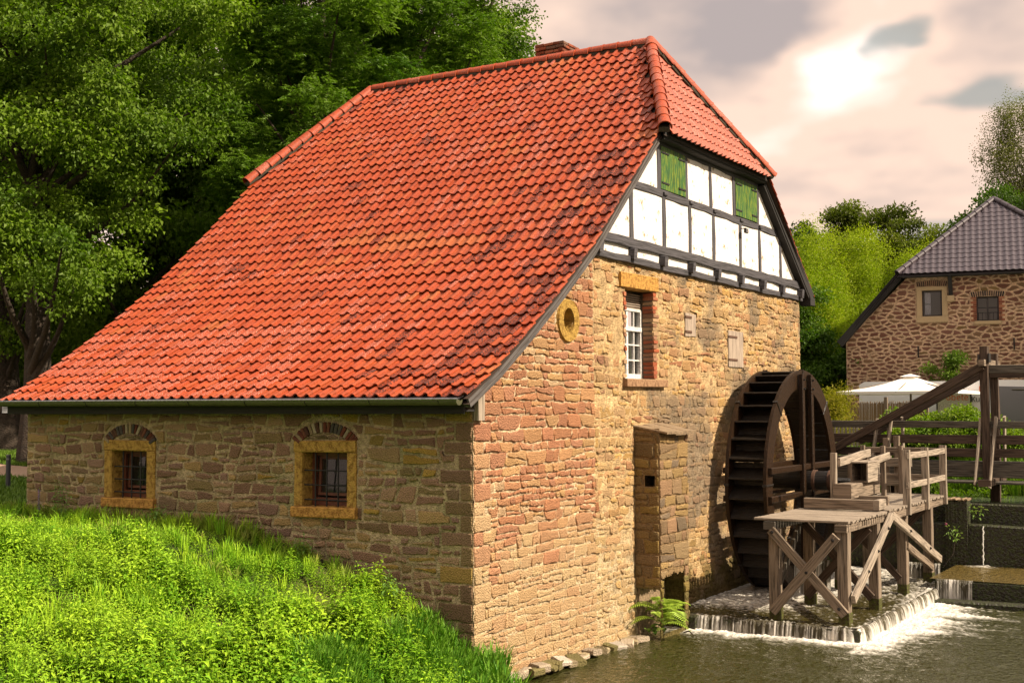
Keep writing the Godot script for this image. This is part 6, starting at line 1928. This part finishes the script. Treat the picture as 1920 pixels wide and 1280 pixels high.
	for row in 24:
		for k in 14:
			var p := ap + rs * (0.25 + row * 0.27) + Vector3(0, 0, -0.2 - k * 0.25 + row * 0.16)
			if p.z > ap.z + (row * 0.27) * 0.40 : continue
			var b := Basis(Vector3.FORWARD, rs.cross(Vector3.FORWARD), rs)
			if b.y.y < 0: b = Basis(Vector3.BACK, rs.cross(Vector3.BACK), rs)
			list.append([Transform3D(b, p + b.y * 0.02), 2.0])
	list.sort_custom(func(a, b): return a[1] < b[1])
	var wh := []; var ti := []
	for k in list.size():
		if k < 300: part("roof_tile", tile, M.slate, roof).transform = list[k][0]
		else:
			wh.append(list[k][0]); ti.append(Color.WHITE)
	scatter("further_roof_tiles", tile, M.slate, wh, ti, roof)
	var rt := half_pipe(0.42, 0.13, 0.11)
	for q in [[ap, hl], [ap, hr], [ap, apb]]:
		var d: Vector3 = (q[1] - q[0]).normalized()
		var cnt := int(q[0].distance_to(q[1]) / 0.36)
		var bs := Basis(Vector3.UP.cross(d).normalized(), d.cross(Vector3.UP.cross(d).normalized()), d)
		for k in cnt: part("ridge_tile", rt, M.slate, roof).transform = Transform3D(bs, (q[0] as Vector3).lerp(q[1], (k + 0.5) / cnt) + Vector3(0, 0.03, 0))
	var vb := MB.new()
	vb.beam(el + Vector3(-0.02, 0.0, 0), hl + Vector3(0.1, 0.02, -0.1), 0.05, 0.24)
	vb.beam(er + Vector3(0.02, 0.0, 0), hr + Vector3(-0.1, 0.02, -0.1), 0.05, 0.24)
	vb.beam(el + Vector3(0.06, -0.1, -0.15), hl + Vector3(0.16, -0.1, -0.25), 0.28, 0.06)
	vb.beam(hl + Vector3(0.1, -0.12, -0.18), hr + Vector3(-0.1, -0.12, -0.18), 0.42, 0.07)
	part("verge_board", vb, M.soffit, roof)
	for k in 2:                                               # dark timber brackets on stone corbels
		var x: float = [3.98, 7.4][k]
		var mb := MB.new()
		mb.beam(Vector3(x, 9.34, 0.36), Vector3(x + 0.02, 8.55, 0.06), 0.16, 0.15, Vector3.RIGHT, 0.006, 2, r)
		part("bracket", mb, M.soffit, roof)
		mb = MB.new(); mb.box(Vector3(x + 0.02, 8.40, 0.1), Vector3(0.26, 0.24, 0.24), 0.02, r, 0.01); part("corbel", mb, M.sandpale, roof)
	# windows
	for k in 2:
		var w := Node3D.new(); w.name = "window"; h.add_child(w, true)
		var u0: float = [2.93, 4.93][k]; var u1: float = [3.67, 5.74][k]; var v0: float = [7.74, 7.5][k]; var v1: float = [8.76, 8.45][k]
		w.position = Vector3(u0, v0 + B, 0)
		var W := u1 - u0; var H := v1 - v0
		var add := func(called: String, mid: Vector3, size: Vector3, mat: Material) -> MeshInstance3D:
			var mb := MB.new(); mb.box(mid, size, 0.008, r, 0.003)
			return part(called, mb, mat, w)
		if k == 0:
			add.call("lintel", Vector3(W / 2, H + 0.075, -0.05), Vector3(W + 0.42, 0.15, 0.22), M.sandpale)
			add.call("sill", Vector3(W / 2, -0.125, -0.03), Vector3(W + 0.44, 0.24, 0.24), M.sandpale)
			for s in [0, 1]: add.call("jamb", Vector3(-0.105 if s == 0 else W + 0.10, H / 2, -0.05), Vector3(0.2, H, 0.21), M.sandpale)
		else:
			add.call("sill", Vector3(W / 2, -0.06, -0.02), Vector3(W + 0.16, 0.13, 0.26), M.sandpale)
			for row in 11:
				for s in [0, 1]:
					var mb := MB.new(); mb.col = pick(r, [[0.36, 0.13, 0.075], [0.30, 0.10, 0.06], [0.42, 0.18, 0.10]])
					var wd := 0.21 if row % 2 == 0 else 0.12
					mb.box(Vector3(-wd / 2 if s == 0 else W + wd / 2, 0.04 + row * 0.086, -0.03), Vector3(wd, 0.07, 0.12), 0.005, r, 0.003)
					part("jamb_brick", mb, M.brick, w)
		for q in 15:
			var mb := MB.new(); mb.col = pick(r, [[0.14, 0.085, 0.06], [0.22, 0.12, 0.08], [0.10, 0.07, 0.055]] if k == 0 else [[0.07, 0.055, 0.05], [0.16, 0.11, 0.08], [0.05, 0.045, 0.045]])
			mb.box(Vector3.ZERO, Vector3(0.052, 0.2, 0.1), 0.004, r, 0.003)
			var ob := part("arch_brick", mb, M.brick, w)
			var x := lerpf(-0.16, W + 0.16, q / 14.0)
			ob.transform = Transform3D(Basis(Vector3.BACK, (0.5 - q / 14.0) * 0.42), Vector3(x, H + (0.29 if k == 0 else 0.13) - absf(q / 14.0 - 0.5) * 0.10, -0.025))
		for s in [-1, 1]:
			add.call("frame", Vector3(W / 2 + s * (W / 2 - 0.03), H / 2, -0.16), Vector3(0.06, H, 0.06), M.sashdark)
			add.call("frame", Vector3(W / 2, H / 2 + s * (H / 2 - 0.03), -0.16), Vector3(W, 0.06, 0.062), M.sashdark)
		var pm := MB.new(); pm.quad(Vector3(0.03, 0.03, -0.17), Vector3(W - 0.03, 0.03, -0.17), Vector3(W - 0.03, H - 0.03, -0.17), Vector3(0.03, H - 0.03, -0.17)); part("pane", pm, M.glass, w)
		if k == 1:
			add.call("mullion", Vector3(W / 2, H / 2, -0.15), Vector3(0.06, H, 0.06), M.sashdark)
			add.call("glazing_bar", Vector3(W / 2, H * 0.55, -0.155), Vector3(W, 0.035, 0.04), M.sashdark)
			for q in 8: add.call("railing_bar", Vector3(-0.06 + q * (W + 0.12) / 7.0, 0.17, 0.03), Vector3(0.016, 0.30, 0.016), M.iron)
			for y in [0.03, 0.32]: add.call("railing_rail", Vector3(W / 2, y, 0.03), Vector3(W + 0.16, 0.018, 0.018), M.iron)
		else:
			add.call("casement", Vector3(0.20, H / 2, -0.22), Vector3(0.22, H - 0.16, 0.03), M.vangrey)
			add.call("glazing_bar", Vector3(0.20, H * 0.48, -0.19), Vector3(0.22, 0.03, 0.03), M.sashdark)
		add.call("room_back", Vector3(W / 2, H / 2, -1.2), Vector3(W + 1.2, H + 1.0, 0.05), M.dark)
	for q in [[2.75, 6.35, 0.45], [6.25, 6.6, 0.45]]:
		var mb := MB.new(); mb.box(Vector3(q[0], q[1] + B, 0.05), Vector3(0.05, q[2], 0.04), 0.004); part("wall_anchor", mb, M.iron, wall)

func slate_tile() -> ArrayMesh:
	var mb := MB.new()
	var k := 8
	var L0 := 0.34
	var xs := []
	for i in k + 1:
		var s := float(i) / k
		xs.append(Vector2((s - 0.5) * 0.252, 0.020 * maxf(0.0, sin(TAU * (s - 0.1))) - 0.012 * maxf(0.0, -sin(TAU * (s - 0.1)))))
	for i in k:
		var n0 := Vector3(0, 1, 0)
		var a := Vector3(xs[i].x, xs[i].y, -L0 / 2); var b := Vector3(xs[i + 1].x, xs[i + 1].y, -L0 / 2)
		var c := Vector3(xs[i + 1].x, xs[i + 1].y + 0.022, L0 / 2); var d := Vector3(xs[i].x, xs[i].y + 0.022, L0 / 2)
		mb.quad_out(a, b, c, d, n0)
		mb.quad_out(d, c, c - Vector3(0, 0.018, 0), d - Vector3(0, 0.018, 0), Vector3.BACK)
	return mb.mesh()

func letters(s: String, size: float, mat: Material, parent: Node, at: Vector3, called := "lettering") -> void:
	var t := TextMesh.new()
	t.text = s; t.font_size = 64; t.pixel_size = size / 64.0; t.depth = 0.012
	var f := SystemFont.new(); f.font_names = PackedStringArray(["Droid Sans"])
	t.font = f
	var o := part(called, t, mat, parent)
	o.position = at

func extrude(prof: PackedVector2Array, w: float) -> MB:       # side profile (x along, y up), width along z
	var mb := MB.new()
	var t := Geometry2D.triangulate_polygon(prof)
	for s in [-1, 1]:
		for k in range(0, t.size(), 3):
			var P := []
			for j in 3: P.append(Vector3(prof[t[k + j]].x, prof[t[k + j]].y, s * w / 2))
			if (P[1] - P[0]).cross(P[2] - P[0]).z * s < 0: mb.tri(P[0], P[2], P[1])
			else: mb.tri(P[0], P[1], P[2])
	var c := centre(prof)
	for k in prof.size():
		var a := prof[k]; var b := prof[(k + 1) % prof.size()]
		var nn := Vector2(b.y - a.y, a.x - b.x)
		if Geometry2D.is_polygon_clockwise(prof): nn = -nn
		mb.quad_out(Vector3(a.x, a.y, -w / 2), Vector3(b.x, b.y, -w / 2), Vector3(b.x, b.y, w / 2), Vector3(a.x, a.y, w / 2), Vector3(nn.x, nn.y, 0))
	return mb

func van(called: String, label: String, at: Vector3, turn: float, grey: bool) -> Node3D:
	var v := thing(called, label, "van", at)
	v.rotation.y = turn
	part("body", extrude(PackedVector2Array([Vector2(-2.5, 0.35), Vector2(2.45, 0.35), Vector2(2.6, 0.9), Vector2(2.0, 1.25), Vector2(1.35, 2.1), Vector2(1.0, 2.4), Vector2(-2.3, 2.42), Vector2(-2.5, 2.3)]), 1.9), M.van, v)
	for x in [-1.6, 1.65]:
		for s in [-1, 1]:
			var mb := MB.new(); mb.tube(PackedVector3Array([Vector3(x, 0.34, s * 0.78), Vector3(x, 0.34, s * 0.97)]), PackedFloat32Array([0.34, 0.33]), 16); part("wheel", mb, M.rubber, v)
	for s in [-1, 1]:
		part("side_window", extrude_at(PackedVector2Array([Vector2(0.75, 1.3), Vector2(1.75, 1.3), Vector2(1.25, 2.0), Vector2(0.75, 2.0)]), 0.02, s * 0.955), M.carglass, v)
		var mb := MB.new(); mb.box(Vector3(0.62, 1.3, s * 0.953), Vector3(0.018, 1.7, 0.01), 0.002); part("door_seam", mb, M.ink, v)
		if grey: part("side_panel", extrude_at(PackedVector2Array([Vector2(-1.15, 0.9), Vector2(0.4, 0.9), Vector2(0.4, 2.15), Vector2(-1.05, 2.2)]), 0.02, s * 0.955), M.vangrey, v)
		mb = MB.new(); mb.box(Vector3(2.42, 0.95, s * 0.7), Vector3(0.16, 0.2, 0.35), 0.03); part("headlight", mb, M.zinc, v)
	var ws := MB.new(); ws.quad_out(Vector3(2.0, 1.28, -0.8), Vector3(2.0, 1.28, 0.8), Vector3(1.4, 2.07, 0.8), Vector3(1.4, 2.07, -0.8), Vector3(1, 0.6, 0))
	var o := part("windscreen", ws, M.carglass, v); o.position = Vector3(0.015, 0.012, 0)
	return v

func extrude_at(p: PackedVector2Array, w: float, z: float) -> MB:
	var mb := extrude(p, w)
	for k in mb.v.size(): mb.v[k].z += z
	return mb

func build_yard() -> void:
	var r := rg(71)
	# parasol
	var pa := thing("parasol", "open white square parasol before the stone house", "parasol", Vector3(-0.55, 2.6, -28.4))
	var top := Vector3(0, 2.68, 0)
	var rim := 2.12; var hw := 1.98
	for k in 8:
		var ang := [-0.25 * PI, 0.0, 0.25 * PI, 0.5 * PI, 0.75 * PI, PI, 1.25 * PI, 1.5 * PI, 1.75 * PI]
		var q := func(a: float) -> Vector3:
			var m := maxf(absf(cos(a)), absf(sin(a)))
			return Vector3(cos(a) / m * hw, rim, sin(a) / m * hw)
		var mb := MB.new()
		var a0: Vector3 = q.call(ang[k]); var a1: Vector3 = q.call(ang[k + 1])
		var sub := 5
		for i in sub:
			var f0 := float(i) / sub; var f1 := float(i + 1) / sub
			var sg := func(f: float) -> float: return -0.10 * sin(f * PI)
			var p0 := top.lerp(a0, f0) + Vector3(0, sg.call(f0), 0); var p1 := top.lerp(a1, f0) + Vector3(0, sg.call(f0), 0)
			var p2 := top.lerp(a1, f1) + Vector3(0, sg.call(f1), 0); var p3 := top.lerp(a0, f1) + Vector3(0, sg.call(f1), 0)
			mb.quad_out(p0, p1, p2, p3, Vector3.UP)
		mb.quad_out(a0, a1, a1 - Vector3(0, 0.09, 0), a0 - Vector3(0, 0.09, 0), (a0 + a1) * Vector3(1, 0, 1))
		part("canopy_panel", mb, M.canvas, pa)
		var rb := MB.new(); rb.beam(top - Vector3(0, 0.12, 0), a0 - Vector3(0, 0.04, 0), 0.03, 0.03); part("rib", rb, M.wood, pa)
	for k in 4:
		var mb := MB.new()
		var a := TAU * k / 4 + PI / 4; var b := a + PI / 2
		mb.tri(top + Vector3(0, 0.06, 0), top + Vector3(cos(b) * 0.42, -0.04, sin(b) * 0.42), top + Vector3(cos(a) * 0.42, -0.04, sin(a) * 0.42))
		part("vent_flap", mb, M.canvas, pa)
	var po := MB.new(); po.tube(PackedVector3Array([Vector3.ZERO, Vector3(0, 2.75, 0)]), PackedFloat32Array([0.035, 0.035]), 10); part("pole", po, M.wood, pa)
	var ba := MB.new(); ba.box(Vector3(0, 0.06, 0), Vector3(0.7, 0.12, 0.7), 0.02); part("base", ba, M.concrete, pa)
	# reed screen with posts
	var rs := thing("reed_screen", "brown reed screen on posts under the parasol", "screen", Vector3(-1.05, 2.6, -26.0))
	for x in [-1.25, 0.30, 1.6]:
		var mb := MB.new(); mb.beam(Vector3(x, 0, 0.06), Vector3(x, 1.92, 0.06), 0.11, 0.11, Vector3.RIGHT, 0.004, 2, r); part("post", mb, M.wood, rs)
	for k in 150:
		var mb := MB.new()
		var x := -1.2 + k * 0.0185
		mb.tube(PackedVector3Array([Vector3(x, 0.1, 0), Vector3(x + r.randf_range(-0.01, 0.01), 1.70 + r.randf() * 0.1, 0)]), PackedFloat32Array([0.0108, 0.0108]), 5, false)
		part("reed", mb, M.reed, rs)
	# picket fence
	var pf := thing("picket_fence", "low weathered picket fence behind the flume boards", "fence", Vector3(-1.0, 2.4, -22.9))
	for k in 34:
		var mb := MB.new(); var x := -1.0 + k * 0.115
		mb.box(Vector3(x, 0.6, 0), Vector3(0.07, 1.15 + r.randf() * 0.05, 0.025), 0.006, r, 0.004); part("picket", mb, M.woodpale, pf)
	for y in [0.35, 0.95]:
		var mb := MB.new(); mb.box(Vector3(0.95, y, -0.04), Vector3(4.0, 0.08, 0.04), 0.004); part("rail", mb, M.wood, pf)
	# a sign board and two white vans by the house
	var sb := thing("sign_board", "white sign with orange letters half hidden under the parasol's right corner", "sign", Vector3(0.95, 2.6, -30.2))
	var mb := MB.new(); mb.box(Vector3(-0.45, 1.72, 0), Vector3(1.1, 0.72, 0.03), 0.004); part("board", mb, M.white, sb)
	mb = MB.new(); mb.box(Vector3(0.125, 1.05, 0.0), Vector3(0.05, 2.1, 0.06), 0.004); mb.box(Vector3(-1.025, 1.05, 0.0), Vector3(0.05, 2.1, 0.06), 0.004); mb.box(Vector3(-0.45, 2.1, 0), Vector3(1.15, 0.05, 0.05), 0.003); part("frame", mb, M.sashdark, sb)
	letters("obete", 0.30, M.orange, sb, Vector3(-0.33, 1.93, 0.022))
	var v1 := van("box_van", "white box van parked against the stone house behind the parasol", Vector3(-0.6, 2.72, -32.1), -0.05, false)
	var v2 := van("delivery_van", "white van with grey side glazing partly hidden by the tall flume posts", Vector3(2.7, 2.72, -31.6), 0.1, true)
	letters("Kun", 0.26, M.ink, v2, Vector3(-1.55, 1.74, 0.957))
	letters(". p", 0.36, M.orange, v2, Vector3(-1.52, 2.13, 0.957))
	mb = MB.new(); mb.beam(Vector3(-2.3, 0.9, 0.955), Vector3(-2.2, 2.25, 0.955), 0.22, 0.02, Vector3.RIGHT); part("dark_gap", mb, M.carglass, v2)
	# stacked pallets at the right edge
	var ps := thing("pallet_stack", "stack of weathered wooden pallets under a small lean-to at the right edge", "pallets", Vector3(3.75, 2.6, -28.6))
	for k in 12:
		mb = MB.new(); mb.box(Vector3(0, 0.12 + k * 0.16, 0), Vector3(1.1, 0.03, 0.9), 0.005, r, 0.006); part("pallet_board", mb, M.woodpale if k % 2 else M.wood, ps)
		for x in [-0.5, 0.0, 0.5]:
			mb = MB.new(); mb.box(Vector3(x, 0.05 + k * 0.16, 0), Vector3(0.1, 0.1, 0.86), 0.005); part("block", mb, M.wooddark, ps)
	mb = MB.new(); mb.box(Vector3(-0.1, 2.16, 0), Vector3(1.7, 0.05, 1.2), 0.01, r, 0.01); part("lean_to_roof", mb, M.woodgrey, ps)
	# left: bollard and the notice on the trunk
	var bo := thing("bollard", "slim dark bollard with pale cap beside the path left of the mill", "bollard", Vector3(-15.05, ground_y(-15.05, -3.28), -3.28))
	mb = MB.new(); mb.tube(PackedVector3Array([Vector3(0, -0.1, 0), Vector3(0, 0.80, 0)]), PackedFloat32Array([0.055, 0.055]), 14); part("shaft", mb, M.bollard, bo)
	mb = MB.new(); mb.tube(PackedVector3Array([Vector3(0, 0.80, 0), Vector3(0, 0.83, 0)]), PackedFloat32Array([0.06, 0.05]), 14); part("cap", mb, M.zinc, bo)
	mb = MB.new(); mb.tube(PackedVector3Array([Vector3(0, 0.70, 0), Vector3(0, 0.74, 0)]), PackedFloat32Array([0.058, 0.058]), 14); part("ring", mb, M.zinc, bo)
	var no := thing("tree_notice", "small pale notice sheet fixed to the leaning tree trunk", "notice", Vector3(-25.45, 4.25, -10.9))
	no.rotation.y = 0.5
	mb = MB.new(); mb.box(Vector3.ZERO, Vector3(0.24, 0.30, 0.012), 0.002); part("sheet", mb, M.paper, no)
	for k in 5:
		mb = MB.new(); mb.box(Vector3(-0.01, 0.10 - k * 0.045, 0.008), Vector3(0.17, 0.01, 0.003), 0.0005); part("printed_line", mb, M.vangrey, no)
	# driftwood stick in the foam
	mb = MB.new(); mb.tube(PackedVector3Array([Vector3.ZERO, Vector3(0.16, 0.06, 0.12), Vector3(0.3, 0.0, 0.22)]), PackedFloat32Array([0.012, 0.016, 0.008]), 6)
	var sk := part("stick", mb, M.wooddark, self); sk.position = Vector3(0.62, 0.03, -6.2)
	tag(sk, "dark broken stick caught in the foam near the buttress", "stick")


func _ready() -> void:
	# camera
	var cam := Camera3D.new()
	cam.name = "camera"
	cam.fov = 30.561; cam.near = 0.2; cam.far = 1500.0
	cam.transform = Transform3D(Basis(Vector3(0.85384, -0.00333, -0.52053), Vector3(0.03057, 0.99857, 0.04376), Vector3(0.51964, -0.05328, 0.85272)).orthonormalized(), Vector3(10.1244, 4.2023, 15.5037))
	add_child(cam)
	cam.current = true
	# sky, exposure
	var env := Environment.new()
	env.background_mode = Environment.BG_SKY
	var ps := PanoramaSkyMaterial.new()
	ps.panorama = sky_texture()
	env.sky = Sky.new(); env.sky.sky_material = ps
	env.background_energy_multiplier = 0.68
	env.tonemap_mode = Environment.TONE_MAPPER_LINEAR
	env.tonemap_exposure = 1.80
	env.sdfgi_enabled = true; env.ssao_enabled = true; env.ssil_enabled = true
	var we := WorldEnvironment.new(); we.name = "environment"; we.environment = env
	add_child(we)
	# sun: high on the stream side, a little beyond the mill
	var sun := DirectionalLight3D.new()
	sun.name = "sun"
	sun.transform = Transform3D().looking_at(-Vector3(1.0, 0.80, -0.10), Vector3.UP)
	sun.light_energy = 1.6; sun.light_angular_distance = 0.6; sun.light_color = Color(1.0, 0.93, 0.83)
	sun.shadow_enabled = true
	add_child(sun)

	fn.noise_type = FastNoiseLite.TYPE_SIMPLEX_SMOOTH; fn.frequency = 1.0; fn.fractal_octaves = 3; fn.seed = 2
	fn2.noise_type = FastNoiseLite.TYPE_SIMPLEX_SMOOTH; fn2.frequency = 1.0; fn2.fractal_octaves = 3; fn2.seed = 8
	materials()
	build_ground()
	build_water()
	var mill := thing("water_mill", "old water mill with long red pantile roof, half-timbered gable and rubble walls", "mill")
	build_walls(mill)
	build_roof(mill)
	build_frame(mill)
	build_wheel()
	build_jetty()
	build_flume()
	build_weir()
	build_house()
	build_yard()
	build_trees()
	build_plants()
